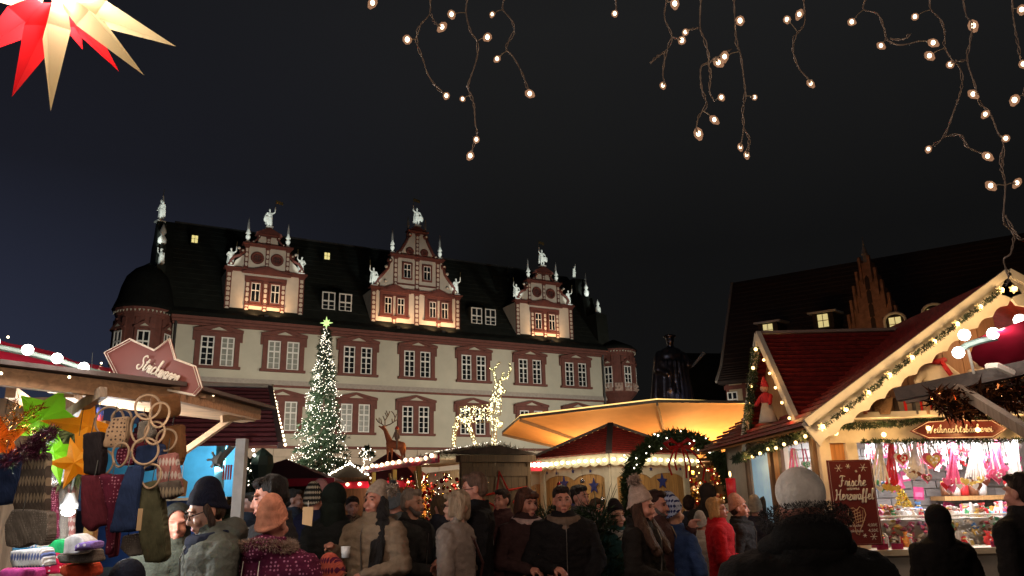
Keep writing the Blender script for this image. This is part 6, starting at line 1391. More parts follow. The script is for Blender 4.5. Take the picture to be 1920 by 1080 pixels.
# lit interior: lamp, table goods
lp_ = thing('work_lamp', 'glaring white lamp behind the hanging socks', 'lamp', at(128, 958, 4.6)); MB().lathe([(.02, .10), (.05, .04), (.05, .01)], n=14).build('shade', mat('lamp_shade_grey', (.08, .08, .08), .5), lp_); MB().ball((0, 0, -.005), (.036, .036, .024), 10, 6).build('bulb', lamp_mat('glaring_bulb', (.95, .98, 1.0), 40), lp_, True)
light('work_lamp_light', 'POINT', at(128, 968, 4.5), 50, (.93, .97, 1.0), .05); MB().tube([(0, 0, .1), (0, .1, .6)], .006, 5).build('cable', M_wire, lp_)
tz = [('striped blue and white folded cloth on the stall table', 'folded cloth', [(8,1015),(48,1008),(60,1050),(5,1060)], knit('blue_stripe_cloth', (.08, .35, .62), (.75, .75, .75), 260)), ('bright green knitted hat on the stall table', 'hat', [(72,1025),(86,1012),(100,1012),(114,1030),(108,1042),(74,1042)], knit('green_knit', (.03, .55, .18))),
      ('red cloth with white dots on the stall table', 'folded cloth', [(62,1040),(90,1038),(100,1078),(62,1080)], knit('red_dot_cloth', (.65, .02, .08), (.85, .8, .8), dots=45)), ('orange wool cords heaped on the stall table', 'wool', [(98,1062),(156,1055),(158,1085),(98,1085)], knit('orange_wool', (.65, .09, .04))),
      ('pink cloth at the lower left corner', 'folded cloth', [(-20,1068),(52,1066),(52,1090),(-20,1090)], knit('pink_wool', (.75, .10, .40))), ('pale grey knitted scarf on the stall table', 'scarf', [(90,1040),(160,1030),(162,1058),(96,1060)], K_grey),
      ('white wool hat on the stall table', 'hat', [(104,1012),(125,1000),(146,1015),(150,1040),(100,1044)], knit('white_wool', (.72, .70, .68))), ('violet patterned cloth right of the white hat', 'folded cloth', [(122,1022),(160,1014),(160,1032),(124,1036)], knit('violet_cloth', (.30, .20, .60), (.8, .75, .8), dots=40)), ('white and blue checked cloth at the left', 'folded cloth', [(0,1035),(60,1028),(66,1066),(0,1068)], knit('check_cloth', (.75, .75, .76), (.15, .2, .45), 120))]
for i, (lb, ct, pg, m_) in enumerate(tz): soft('wool_hat' if ct == 'hat' else 'folded_cloth', lb, ct, pg, 3.9 - .04*i, .12, m_, .012, 5, .01, False)
for i, (px, c_, m_) in enumerate(((92, 'dark red patterned', K_mdot), (108, 'grey', K_grey), (122, 'brown and grey', K_pl))): soft('wool_jumper', c_ + ' knitted garment hanging at the back of the knitwear stall', 'garment', [(px-9,905),(px+8,900),(px+10,1010),(px-10,1015)], 5.0 + .05*i, .05, m_, .012)
b = MB(); tg_ = thing('tinsel_boa', 'silver tinsel draped in the lit knitwear stall', 'tinsel', (0, 0, 0))
for _ in range(500): t = rnd.random(); c = at(lerp(82, 130, t) + rnd.gauss(0, 4), lerp(910, 878, t) + rnd.gauss(0, 6), 4.7 + rnd.uniform(-.1, .1)); needles(b, c, (0, -1, 0), 1, .04, .005, .9)
b.build('tinsel', mat('silver_tinsel', (.7, .7, .7), .25, .8), tg_, kind='stuff')
fw = thing('fir_wall', 'dim green fir branches at the back of the knitwear stall', 'fir branches', (0, 0, 0)); b = MB()
for _ in range(420): c = at(rnd.uniform(85, 150), rnd.uniform(800, 900), 5.1 + rnd.uniform(-.1, .1)); needles(b, c, (0, -1, -.5), 4, .10, .008, .9)
b.build('foliage', mat('dull_fir', (.08, .11, .04), .7, var=.4), fw, kind='stuff')
soft('wall_banner', 'blue and red banner behind the yellow star', 'banner', [(178,760),(192,762),(190,815),(176,812)], 4.3, .02, knit('blue_red_banner', (.05, .08, .35), (.55, .08, .08), 60), .012)
# ---------------------------------------------------------------- stall behind with corrugated wine red roof, white post, blue lit panel
cs = thing('market_stall', 'stall with ribbed wine red roof edged in white bulbs behind the knitwear canopy', 'market stall', (0, 0, 0))
TL, TR, BR, BL = at(300, 722, 8.7), at(503, 727, 8.7), at(522, 835, 7.3), at(235, 838, 7.3)
NRW = 14
for k in range(NRW):
    a, c = BL.lerp(TL, k/NRW), BR.lerp(TR, k/NRW); d, e_ = BL.lerp(TL, (k+1)/NRW), BR.lerp(TR, (k+1)/NRW); up = Vector((0, -.01, .028))
    MB().add([a + up, c + up, e_, d, a, c], [(0,1,2,3), (4,5,1,0)]).build('roof_course', M_tile2, cs)
MB().beam(TR + Vector((.02, 0, 0)), BR + Vector((.02, 0, 0)), .05, .06).build('verge_board', mat('dark_verge', (.10, .07, .07), .7), cs); MB().beam(TL + Vector((0, 0, .02)), TR + Vector((.05, 0, .02)), .05, .04).build('ridge_cap', M_wwood, cs)
bulbs(cs, line(TR + Vector((.07, -.05, -.05)), BR + Vector((.08, -.05, 0)), 15), .014, M_bulb)
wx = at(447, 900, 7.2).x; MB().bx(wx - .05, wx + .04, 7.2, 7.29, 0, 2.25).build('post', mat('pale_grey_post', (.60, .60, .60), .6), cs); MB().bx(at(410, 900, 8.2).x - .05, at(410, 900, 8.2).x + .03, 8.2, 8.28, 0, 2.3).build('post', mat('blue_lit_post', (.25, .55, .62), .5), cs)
MB().bx(-5, at(438, 900, 9).x, 9.0, 9.05, 1.75, 2.6).build('blue_panel', mat('sky_blue_panel', (.10, .42, .62), .5, var=.3, scale=2), cs); MB().bx(-5, at(405, 900, 9.2).x, 9.2, 9.25, 0, 1.72).build('blue_poster', mat('navy_poster', (.03, .07, .22), .5, var=.3), cs)
MB().beam(at(437, 835, 7.4), at(405, 872, 8.0), .04, .04).build('brace', M_wwood, cs); MB().bx(-4.4, at(520, 900, 7.4).x, 7.35, 8.6, 1.0, 1.05).build('counter', M_grey, cs)
light('blue_lamp', 'AREA', (at(400, 850, 8.3).x, 8.2, 2.2), 14, (.55, .85, 1.0), .4, (at(400, 850, 9).x, 9.1, 2.0))
sf = thing('snowflake_decoration', 'white snowflake hanging before the blue panel', 'decoration', at(405, 862, 7.9)); b = MB()
for k in range(3): a = k*PI/3; b.tube([(-.09*math.cos(a), 0, -.09*math.sin(a)), (.09*math.cos(a), 0, .09*math.sin(a))], .012, 5)
b.ball((0, 0, 0), .045, 8, 5); b.build('snowflake', mat('white_felt', (.8, .8, .8), .8), sf)
sk = thing('ski_poster_figure', 'white mountain shape on the navy poster', 'poster', at(378, 905, 9.15)); MB().prism([(-.28, -.12), (.25, -.12), (.2, 0), (.08, .1), (0, .02), (-.1, .12), (-.2, -.02)], t=.01).build('print', mat('white_felt', (.8, .8, .8), .8), sk)
rc = thing('hanging_candles', 'bundle of red candles hanging beside the white post', 'candles', at(420, 872, 7.6)); b = MB(); [b.lathe([(.008, -.14), (.01, 0)], (k*.024, 0, 0), 6) for k in range(4)]; b.build('candle_bundle', M_redp, rc, kind='stuff')
lan = thing('lantern', 'dark green lantern shaped lamp with two white bulbs left of the tree', 'lantern', at(492, 860, 12)); MB().lathe([(.02, .16), (.16, .04), (.18, -.10), (.12, -.30)], n=8).build('hood', mat('dark_green_metal', (.06, .10, .08), .5), lan); bulbs(lan, [(-.08, -.2, .12), (-.06, -.2, .04)], .022, M_bulb_c)
# ================================================================ people
SK = {'pale': (.50, .27, .19), 'rosy': (.48, .21, .15), 'tan': (.40, .20, .13)}
def skin(k):
    m = mat('skin_' + k, SK[k], .5, var=.12, scale=18, bump=.05); m.node_tree.nodes['Principled BSDF'].inputs['Subsurface Weight'].default_value = 0.0; return m
M_eye = mat('eye_dark', (.03, .02, .015), .15); M_lip = mat('lips', (.32, .08, .07), .5); M_trs = mat('dark_trousers', (.02, .021, .026), .85, var=.3); M_shoe = mat('black_leather_shoe', (.015, .014, .013), .35)
def cloth(name, c, rough=.85, var=.2, scale=14, bump=.35, dots=None, second=None):
    if dots: return knit(name, c, dots, dots=34)
    return mat(name, c, rough, var=var, scale=scale, bump=bump, bscale=scale*5, spec=.15)
def fur(name, centre_pts, r, n, L, w, m, parent):
    b = MB()
    for _ in range(n):
        c = rnd.choice(centre_pts) if not callable(centre_pts) else centre_pts(); v = Vector((rnd.gauss(0,1), rnd.gauss(0,1), rnd.gauss(0,1))).normalized()
        needles(b, Vector(c) + v * r, v, 1, L, w, .5)
    return b.build(name, m, parent, kind='stuff')

def person(label, px, py, Y, yaw=0, coat=(.02, .02, .022), coatm=None, skin_='rosy', hat=None, hatc=(.02,.02,.02), hair='short', hairc=(.06,.04,.03), glasses=False, scarf=None, scarfm=None,
           collar='stand', face=True, head_yaw=0, head_pitch=0, head_roll=0, arms='down', wide=1.0, lean=0, beard=None, hgt=None, vox=.0085, hair_len=0, fluff=None, child=False, long_coat=.62, coat_name=None, open_=None, sm_f=5):
    """px, py: top of the head (or hat) in the survey picture, Y: distance. yaw 0 = faces the camera, 90 = faces picture right, 180 = back turned"""
    top = at(px, py, Y); hat_h = {'beanie': .055, 'pom': .05, 'hood': .05, 'beret': .03, 'bowl': .05}.get(hat, .0)
    H = top.z - hat_h if hgt is None else hgt; s = H / 1.75
    t = thing('person', label, 'person', (top.x, Y, 0), R(yaw)); SW = wide * (.93 if child else 1)
    hk = 1.12 if child else 1.0
    nk = Vector((0, -.01 - lean*.25, 1.50)); HR = Matrix.Rotation(R(head_yaw), 3, 'Z') @ Matrix.Rotation(R(-head_pitch), 3, 'X') @ Matrix.Rotation(R(head_roll), 3, 'Y')
    hb = Vector((0, lean * -.22, -abs(lean) * .05))
    def h(x, y, z): v = HR @ (Vector((x, y, z - 1.50)) * hk); return (v + Vector((0, 0, 1.50)) + hb) * s if True else v
    def q(x, y, z): return Vector((x * SW, y - lean * .22 * max(0, (z - .95)) / .55, z)) * s
    hr = lambda r: tuple(v * s * hk for v in r)
    b = MB(); RM = HR
    b.ball(h(0, .018, 1.655), hr((.074, .093, .093)), 16, 12, RM); b.ball(h(0, -.018, 1.60), hr((.060, .070, .078)), 14, 10, RM); b.ball(h(0, -.066, 1.545), hr((.028, .024, .022)), 10, 8, RM)
    b.cap(h(0, -.086, 1.640), h(0, -.1045, 1.600), .0075*s*hk, .0120*s*hk, 8); b.ball(h(.010, -.094, 1.595), hr((.0075, .009, .007)), 8, 6, RM); b.ball(h(-.010, -.094, 1.595), hr((.0075, .009, .007)), 8, 6, RM)
    b.cap(h(-.045, -.074, 1.660), h(.045, -.074, 1.660), .0105*s*hk, .0105*s*hk, 8)
    for sx in (-1, 1):
        b.ball(h(sx*.036, -.064, 1.598), hr((.026, .022, .026)), 10, 8, RM); b.ball(h(sx*.077, .012, 1.622), hr((.010, .021, .032)), 8, 8, RM)
    b.ball(h(0, -.088, 1.566), hr((.025, .012, .006)), 10, 6, RM); b.ball(h(0, -.085, 1.555), hr((.020, .012, .006)), 10, 6, RM)
    b.cap(q(0, .01, 1.40), h(0, .012, 1.56), .060*s, .054*s*hk, 12)
    # trunk and legs under the clothes
    b.ball(q(0, 0, 1.25), (.15*s*SW, .10*s, .20*s), 12, 8); b.ball(q(0, 0, 1.00), (.145*s*SW, .10*s, .14*s), 12, 8); b.cap(q(-.15, 0, 1.41), q(.15, 0, 1.41), .05*s, .05*s, 8)
    for sx in (-1, 1): b.cap(q(sx*.09, 0, .93), q(sx*.10, -.01, .50), .080*s, .052*s, 8); b.cap(q(sx*.10, -.01, .50), q(sx*.10, .01, .08), .050*s, .035*s, 8); b.cap(q(sx*.10, .02, .04), q(sx*.11, -.13, .03), .035*s, .028*s, 8)
    # arms: (shoulder, elbow, wrist, hand dir)
    pose = {'down': ((.235, .02, 1.16), (.25, -.03, .93)), 'pocket': ((.27, .05, 1.15), (.20, -.08, .98)), 'front': ((.25, -.02, 1.15), (.10, -.24, 1.10)), 'phone': ((.24, -.04, 1.16), (.09, -.26, 1.22)), 'up': ((.27, -.10, 1.20), (.20, -.22, 1.42)), 'cup': ((.25, -.05, 1.14), (.16, -.26, 1.28)), 'low': ((.24, -.03, 1.14), (.14, -.22, .98)), 'back': ((.26, .06, 1.15), (.30, .02, .92))}
    A = arms if isinstance(arms, tuple) else (arms, arms); arm_pts = []
    for sx, a in zip((-1, 1), A):
        e, w = pose[a]; S_ = q(sx*.175, .0, 1.40); E_ = q(sx*e[0], e[1], e[2]); W_ = q(sx*w[0], w[1], w[2]); arm_pts.append((S_, E_, W_, a))
        b.cap(S_, E_, .048*s, .040*s, 8); b.cap(E_, W_, .038*s, .026*s, 8)
        if a in ('pocket',): continue
        d = (W_ - E_).normalized(); sd = d.cross(Vector((0, 0, 1))); sd = sd.normalized() if sd.length > .2 else Vector((1, 0, 0)); up = sd.cross(d).normalized(); P_ = W_ + d * .045*s
        b.cap(W_, P_ + d*.02*s, .024*s, .030*s, 8); pw = sd if abs(d.z) < .8 else Vector((0, 1, 0)); inn = -up if d.z > -.8 else Vector((-sx, 0, 0))
        for k in range(4):
            o_ = pw * (k - 1.5) * .0205*s; L = (.036, .042, .040, .031)[k]*s; f0 = P_ + o_ + d*.030*s; f1 = f0 + (d*.86 + inn*.34).normalized()*L; f2 = f1 + (d*.35 + inn*.95).normalized()*L*.85
            b.cap(P_ + o_*.9, f0, .011*s, .010*s, 6); b.cap(f0, f1, .0098*s, .0088*s, 6); b.cap(f1, f2, .0088*s, .0075*s, 6)
        tb_ = W_ + d*.02*s - pw * sx * .022*s; b.cap(tb_, tb_ + (d*.6 + inn*.5 - pw*sx*.5).normalized()*.036*s, .0115*s, .010*s, 6); b.cap(tb_ + (d*.6 + inn*.5 - pw*sx*.5).normalized()*.036*s, tb_ + (d*.8 + inn*.7 - pw*sx*.2).normalized()*.062*s, .010*s, .0085*s, 6)
    link('body', setmat(remesh(b, vox, 2, .45), skin(skin_)), t)
    if face:
        for sx in (-1, 1):
            e = MB(); e.ball(h(sx*.031, -.0775, 1.637), hr((.0115, .008, .0052)), 10, 6, RM); e.build('eye', M_eye, t, True)
            e = MB(); e.tube([h(sx*.014, -.0890, 1.659), h(sx*.032, -.0905, 1.664), h(sx*.050, -.078, 1.657)], .0030*s*hk, 5); e.build('eyebrow', mat('brow_%s' % ('dark' if sum(hairc) < .5 else 'fair'), (.05, .03, .02) if sum(hairc) < .5 else (.22, .15, .09), .9), t)
        m = MB(); m.ball(h(0, -.0945, 1.5605), hr((.023, .0065, .0068)), 10, 6, RM); m.build('mouth', M_lip, t, True)
    if glasses:
        g_ = MB()
        for sx in (-1, 1):
            c = h(sx*.034, -.101, 1.634); g_.tube([Vector(c) + HR @ Vector((.024*math.cos(a*PI/6)*s, 0, .018*math.sin(a*PI/6)*s)) for a in range(12)], .0026*s, 4, closed=True); g_.tube([h(sx*.058, -.099, 1.638), h(sx*.079, .0, 1.636)], .0026*s, 4)
        g_.tube([h(-.012, -.103, 1.637), h(.012, -.103, 1.637)], .0024*s, 4); g_.build('glasses', mat('dark_glasses_frame', (.02, .015, .015), .3), t)
    hm = mat('hair_%02d%02d%02d' % tuple(int(c * 99) for c in hairc), hairc, .55, var=.35, scale=10, bump=.9, bscale=45, stretch=(3, 3, .6), spec=.2)
    if hair != 'none' and hair != 'bald':
        hb_ = MB(); cut = hat in ('beanie', 'pom', 'hood', 'beret')
        if not cut:
            hb_.ball(h(0, .030, 1.680), hr((.083, .094, .086)), 16, 10, RM)
            if hair in ('short', 'grey'):
                hb_.ball(h(0, .055, 1.635), hr((.078, .066, .075)), 14, 8, RM); hb_.ball(h(0, -.035, 1.725), hr((.062, .052, .030)), 12, 8, RM)
            if hair == 'bob':
                for sx in (-1, 1): hb_.cap(h(sx*.062, .01, 1.69), h(sx*.078, .0, 1.575), .040*s*hk, .030*s*hk, 8); hb_.cap(h(sx*.05, .055, 1.66), h(sx*.055, .06, 1.555), .05*s*hk, .035*s*hk, 8)
                hb_.cap(h(-.045, -.062, 1.715), h(.045, -.058, 1.712), .028*s*hk, .028*s*hk, 8)
            if hair == 'fringe':
                hb_.cap(h(-.05, -.066, 1.700), h(.05, -.066, 1.700), .026*s*hk, .026*s*hk, 8)
                for sx in (-1, 1): hb_.cap(h(sx*.068, .0, 1.70), h(sx*.082, -.01, 1.58), .036*s*hk, .026*s*hk, 8); hb_.cap(h(sx*.04, .06, 1.66), h(sx*.05, .06, 1.54), .05*s*hk, .04*s*hk, 8)
        else:
            hb_.ball(h(0, .045, 1.62), hr((.078, .062, .070)), 14, 8, RM)
            if hair == 'bob': 
                for sx in (-1, 1): hb_.cap(h(sx*.070, .0, 1.65), h(sx*.080, -.005, 1.55), .026*s*hk, .022*s*hk, 8)
        if hair_len:
            for sx in ((-1, 1) if hair_len < 10 else (1,)):
                L_ = hair_len % 10; hb_.cap(h(sx*.062, .02, 1.62), q(sx*.10, -.05, 1.44), .045*s, .062*s, 8); hb_.cap(q(sx*.09, -.06, 1.44), q(sx*.105, -.165, 1.44 - L_), .06*s, .036*s, 8); hb_.cap(q(sx*.12, -.06, 1.46), q(sx*.14, -.15, 1.48 - L_), .05*s, .032*s, 8)
        me = remesh(hb_, .009, 2); sd_ = rnd.uniform(0, 90)
        for v in me.vertices:
            nz = noise.noise(Vector((v.co.x*38 + sd_, v.co.y*38, v.co.z*9))); v.co += v.normal * nz * .009 if hasattr(v, 'normal') else Vector((0, 0, 0))
        link('hair', setmat(me, hm), t)
    if beard:
        bb = MB(); bb.ball(h(0, -.048, 1.553), hr((.052, .045, .032)), 12, 8, RM); bb.ball(h(0, -.096, 1.578), hr((.028, .012, .007)), 10, 6, RM)
        for sx in (-1, 1): bb.cap(h(sx*.060, -.012, 1.60), h(sx*.040, -.055, 1.555), .016*s, .02*s, 8)
        link('beard', setmat(remesh(bb, .007, 2), mat('beard_%s' % ('grey' if sum(beard) > .5 else 'dark'), beard, .8, var=.4, scale=30, bump=.9)), t)
    # coat
    cm = coatm or cloth(coat_name or ('coat_%03d%03d%03d' % tuple(int(c * 999) for c in coat)), coat)
    z0 = long_coat if not child else .55
    cb = MB(); rings = [(.175, z0, .02), (.178, .80, .0), (.168, .98, .0), (.162, 1.12, 0), (.180, 1.28, 0), (.190, 1.38, .0), (.165, 1.455, 0), (.095, 1.51, 0)]
    o_ = len(cb.v)
    cv = []
    for r_, z_, _d in rings:
        for k in range(18): a = 2*PI*k/18; p = q(r_*1.18*math.cos(a), r_*.80*math.sin(a), z_); cv.append(p)
    n = 18; fs = [(i*n + k, i*n + (k+1) % n, (i+1)*n + (k+1) % n, (i+1)*n + k) for i in range(len(rings)-1) for k in range(n)] + [tuple(range(n))[::-1], tuple((len(rings)-1)*n + k for k in range(n))]
    cb.add(cv, fs)
    for S_, E_, W_, a in arm_pts:
        cb.ball(S_ + Vector((0, 0, -.012*s)), .088*s, 12, 8); cb.cap(S_, E_, .082*s, .068*s, 10); cb.cap(E_, W_, .066*s, .050*s, 10)
    if collar == 'stand': cb.lathe([(.10*s, 0), (.098*s, .05*s), (.090*s, .105*s), (.07*s, .107*s), (.07*s, 0)], q(0, .014, 1.45), 16, sy=1.05)
    if collar == 'hood': cb.ball(q(0, .095, 1.50), (.13*s, .085*s, .085*s), 14, 8); cb.lathe([(.105*s, 0), (.105*s, .05*s), (.092*s, .11*s), (.07*s, .11*s), (.07*s, 0)], q(0, .012, 1.45), 16, sy=1.05)
    if collar == 'lapel':
        for sx in (-1, 1): cb.cap(q(sx*.06, .04, 1.54), q(sx*.07, -.10, 1.42), .034*s, .026*s, 8)
    me = remesh(cb, .0125, 3); sd_ = rnd.uniform(0, 90); puff = 1.0
    vs_ = me.vertices; nr = [v.normal.copy() for v in vs_]
    for v, n_ in zip(vs_, nr):
        c_ = v.co; f = noise.noise(Vector((c_.x*7 + sd_, c_.y*7, c_.z*4.2))) * .016 + noise.noise(Vector((c_.x*16 + sd_, c_.y*16, c_.z*24))) * .008
        if sm_f == 'puffer': f = abs(math.sin(c_.z * 42 + noise.noise(Vector((c_.x*5, c_.y*5, sd_))) * 2.2)) ** .6 * .011 - .004 + noise.noise(Vector((c_.x*16 + sd_, c_.y*16, c_.z*24))) * .006
        f += (abs(noise.noise(Vector((c_.x*13 + sd_, c_.y*13, c_.z*34)))) ** .7 - .3) * -.010
        v.co = c_ + n_ * f * s
    link('coat', setmat(me, cm), t)
    if face and abs(yaw) < 80:
        zt = [(1.46, .150), (1.38, .190), (1.28, .180), (1.12, .162), (.98, .168), (.80, .178)]
        z_ = MB(); z_.tube([q(0, -.80 * r_ - .010, zz) for zz, r_ in zt], .0045 * s, 5); z_.build('zip', mat('dull_metal_zip', (.12, .11, .10), .4, .5), t)
        for sx in (-1, 1): z_ = MB(); z_.beam(q(sx*.07, -.80*.168 - .006, 1.04), q(sx*.14, -.80*.168 + .035, 1.00), .004, .022*s); z_.build('pocket_flap', cm, t)
    # trousers and shoes
    tr = MB()
    for sx in (-1, 1): tr.cap(q(sx*.09, 0, .92), q(sx*.10, -.01, .50), .105*s, .078*s, 10); tr.cap(q(sx*.10, -.01, .50), q(sx*.10, .01, .12), .078*s, .062*s, 10)
    tr.build('trousers', M_trs, t, True)
    for sx in (-1, 1): sh_ = MB(); sh_.cap(q(sx*.10, .03, .055), q(sx*.115, -.15, .045), .052*s, .045*s, 8); sh_.build('shoe', M_shoe, t, True)
    # headwear
    if hat in ('beanie', 'pom'):
        hb_ = MB(); hb_.ball(h(0, .024, 1.688), hr((.083, .098, .094)), 18, 12, RM); hb_.ball(h(0, .042, 1.640), hr((.080, .078, .085)), 16, 10, RM); hb_.ball(h(rnd.uniform(-.012, .012), .045, 1.735), hr((.066, .078, .075)), 14, 10, RM); hb_.tube([h(.079*math.cos(a*PI/9), .024 + .094*math.sin(a*PI/9), 1.650 - .055*math.sin(a*PI/9)) for a in range(18)], .0120*s*hk, 8, closed=True)
        hb2 = MB(); me = remesh(hb_, .008, 2)
        # trim below the brow line
        bmh = bmesh.new(); bmh.from_mesh(me); pl = Vector(h(0, .02, 1.642)); nrm = HR @ Vector((0, .56, 1)); bmesh.ops.bisect_plane(bmh, geom=bmh.verts[:] + bmh.edges[:] + bmh.faces[:], plane_co=pl, plane_no=nrm, clear_inner=True); bmh.to_mesh(me); bmh.free(); me.polygons.foreach_set('use_smooth', [True]*len(me.polygons))
        link('hat', setmat(me, hatc if not isinstance(hatc, tuple) else knit('knit_%03d%03d%03d' % tuple(int(c * 999) for c in hatc), hatc)), t)
        if hat == 'pom':
            pc_ = h(0, .045, 1.835) if fluff is None else h(*fluff)
            fur('pompom', lambda: Vector(pc_) + Vector((rnd.gauss(0, .012), rnd.gauss(0, .012), rnd.gauss(0, .012)))*s, .018*s, 900, .035*s, .003, mat('pompom_%03d' % int((hatc[0] if isinstance(hatc, tuple) else .5) * 999), hatc if isinstance(hatc, tuple) else (.4, .35, .3), .9, var=.3, scale=30), t)
    if hat == 'beret':
        hb_ = MB(); hb_.ball(h(0, .03, 1.72), hr((.105, .115, .055)), 16, 8, RM); hb_.ball(h(0, .02, 1.69), hr((.088, .098, .05)), 14, 8, RM); link('hat', setmat(remesh(hb_, .01, 2), cloth('black_cap_cloth', (.012, .010, .011))), t)
    if hat == 'bowl':
        hb_ = MB(); hb_.ball(h(0, .022, 1.700), hr((.094, .106, .098)), 18, 12, RM); link('hat', setmat(remesh(hb_, .009, 3), cloth('pale_hat_cloth', (.72, .68, .62), .8)), t)
    if hat == 'hood':
        hb_ = MB(); hb_.ball(h(0, .035, 1.665), hr((.104, .108, .118)), 18, 12, RM); hb_.ball(h(0, .07, 1.56), hr((.10, .08, .09)), 14, 8, RM); hb_.cap(h(0, .05, 1.56), q(0, .03, 1.44), .10*s, .11*s, 12)
        me = remesh(hb_, .011, 3); bmh = bmesh.new(); bmh.from_mesh(me); pl = Vector(h(0, -.045, 1.64)); bmesh.ops.bisect_plane(bmh, geom=bmh.verts[:] + bmh.edges[:] + bmh.faces[:], plane_co=pl, plane_no=HR @ Vector((0, 1, .1)), clear_inner=True); bmh.to_mesh(me); bmh.free(); me.polygons.foreach_set('use_smooth', [True]*len(me.polygons))
        link('hood', setmat(me, hatc if not isinstance(hatc, tuple) else cloth('hood_%03d%03d%03d' % tuple(int(c * 999) for c in hatc), hatc)), t)
    if scarf:
        sc_ = MB(); sc_.tube([q(.10*math.cos(a*PI/8), -.01 + .095*math.sin(a*PI/8), 1.475 + .018*math.sin(a*PI/8)) for a in range(16)], .042*s, 8, closed=True); sc_.tube([q(.085*math.cos(a*PI/8), -.03 + .085*math.sin(a*PI/8), 1.43 + .03*math.sin(a*PI/8)) for a in range(16)], .034*s, 8, closed=True)
        if scarf == 'tail': sc_.cap(q(.02, -.13, 1.44), q(.03, -.155, 1.18), .04*s, .035*s, 8)
        me = remesh(sc_, .010, 2); link('scarf', setmat(me, scarfm), t)
    return t, h, q, s

W_ = lambda *a: a
wool = lambda n, c: knit(n, c)
# --- left group
person('person in an olive jacket half hidden behind the hanging slippers', 336, 935, 5.1, 25, (.05, .055, .042), hat='hood', hatc=(.02, .022, .02), face=False, collar='hood', arms='low', wide=1.15)
person('woman in black beanie, glasses and grey green parka looking down to the left', 408, 893, 4.4, -55, (.085, .092, .078), hat='beanie', hatc=(.008, .010, .022), glasses=True, scarf='round', scarfm=wool('navy_scarf_wool', (.012, .016, .035)), collar='hood', head_pitch=-22, arms='front', skin_='pale', hair='bob', hairc=(.05, .03, .02), wide=1.1)
person('tall dark haired man in profile behind the salmon beanie', 516, 893, 4.9, -70, (.02, .02, .022), hairc=(.012, .010, .010), skin_='rosy', head_pitch=-12, arms='down')
t, h, q, s = person('woman in salmon beanie and burgundy dotted jacket seen from behind', 516, 924, 4.4, 165, (.09, .012, .035), coatm=knit('burgundy_dotted_jacket', (.085, .010, .034), (.42, .16, .26), dots=48), hat='beanie', hatc=(.52, .22, .14), face=False, collar='hood', arms=('pocket', 'pocket'), wide=1.28, hair='none')
fur('fur_trim', [q(.125*math.cos(a*PI/20), .06 + .095*math.sin(a*PI/20), 1.515 - .01*math.cos(a*PI/10)) for a in range(40)], .026, 5200, .020, .0018, mat('grey_beige_fur', (.30, .21, .16), .9, var=.35, scale=30), t)
b = MB(); b.tube([q(-.02, .16, 1.44), q(-.03, .19, 1.36), q(-.015, .185, 1.27), q(-.04, .18, 1.20)], .0022, 4).tube([q(.06, .16, 1.44), q(.055, .185, 1.34), q(.06, .18, 1.26)], .0022, 4); b.build('drawcord', M_let, t)
st_ = knit('striped_hat_knit', (.02, .018, .016), (.45, .38, .28), 130)
t, h, q, s = person('child in a black and cream striped hat and navy jacket seen from behind', 590, 900, 7.6, 175, (.014, .016, .045), hat='beanie', hatc=st_, face=False, arms='down', hair='none', wide=1.1, hgt=1.80)
tg = thing('wooden_tag', 'pale wooden tag hanging in front of the navy jacket', 'tag', at(577, 965, 5.3)); MB().prism([(-.035, -.06), (.03, -.075), (.035, .05), (-.035, .05)], t=.008).build('tag', mat('pale_tag_wood', (.50, .32, .16), .7), tg); MB().tube([(0, 0, .05), (0, 0, .09)], .002, 4).build('string', M_let, tg)
person('person in pink hat behind the striped hat', 607, 898, 8.4, 150, (.05, .02, .03), hat='beanie', hatc=(.45, .22, .22), face=False, hair='none')
person('person in tall black hood between the striped hat and the beige fluffy hat', 629, 900, 6.6, 180, (.010, .011, .011), hat='hood', hatc=(.008, .012, .010), face=False, hair='none', wide=1.0)
hs_ = knit('pink_striped_hat', (.45, .10, .07), (.10, .015, .05), 110)
person('small child in pink, orange and purple striped hat at the lower edge', 628, 1040, 4.8, 150, (.30, .05, .10), hat='beanie', hatc=hs_, face=False, child=True, hair='none')
t, h, q, s = person('smiling woman in fluffy beige hat and beige puffer coat holding a cup', 703, 899, 6.4, -28, (.20, .145, .10), hat='pom', hatc=(.36, .28, .22), hair='bob', hairc=(.018, .008, .008), hair_len=10.30, skin_='rosy', arms=('cup', 'front'), sm_f='puffer', head_pitch=4, coat_name='beige_puffer', collar='stand', fluff=(.11, .06, 1.72), wide=1.2)
fur('fur_trim', [q(-.12 + .03*k/8, -.06 + .02*math.sin(k), 1.50 - .02*k) for k in range(9)] + [q(.10*math.cos(a*PI/12), .09, 1.49) for a in range(12)], .03, 2600, .022, .0018, mat('olive_brown_fur', (.13, .10, .06), .9, var=.35, scale=30), t)
person('person in grey fluffy hat behind the woman in beige', 742, 915, 8.2, 160, (.10, .10, .10), hat='pom', hatc=(.12, .13, .14), face=False, hair='none')
person('grey haired man in dark coat turned to the right', 775, 918, 6.8, 62, (.040, .040, .037), hairc=(.26, .21, .17), hair='grey', skin_='tan', beard=(.12, .10, .09), arms='front', wide=1.1, collar='lapel', scarf='tail', scarfm=wool('dark_scarf_wool', (.02, .02, .02)))
t, h, q, s = person('woman with short grey blonde hair and grey wool coat turned left, strap across the back', 855, 921, 6.2, -112, (.20, .165, .145), hairc=(.30, .22, .15), hair='bob', skin_='pale', arms=('down', 'pocket'), glasses=True, collar='lapel', wide=1.0, coat_name='grey_wool_coat')
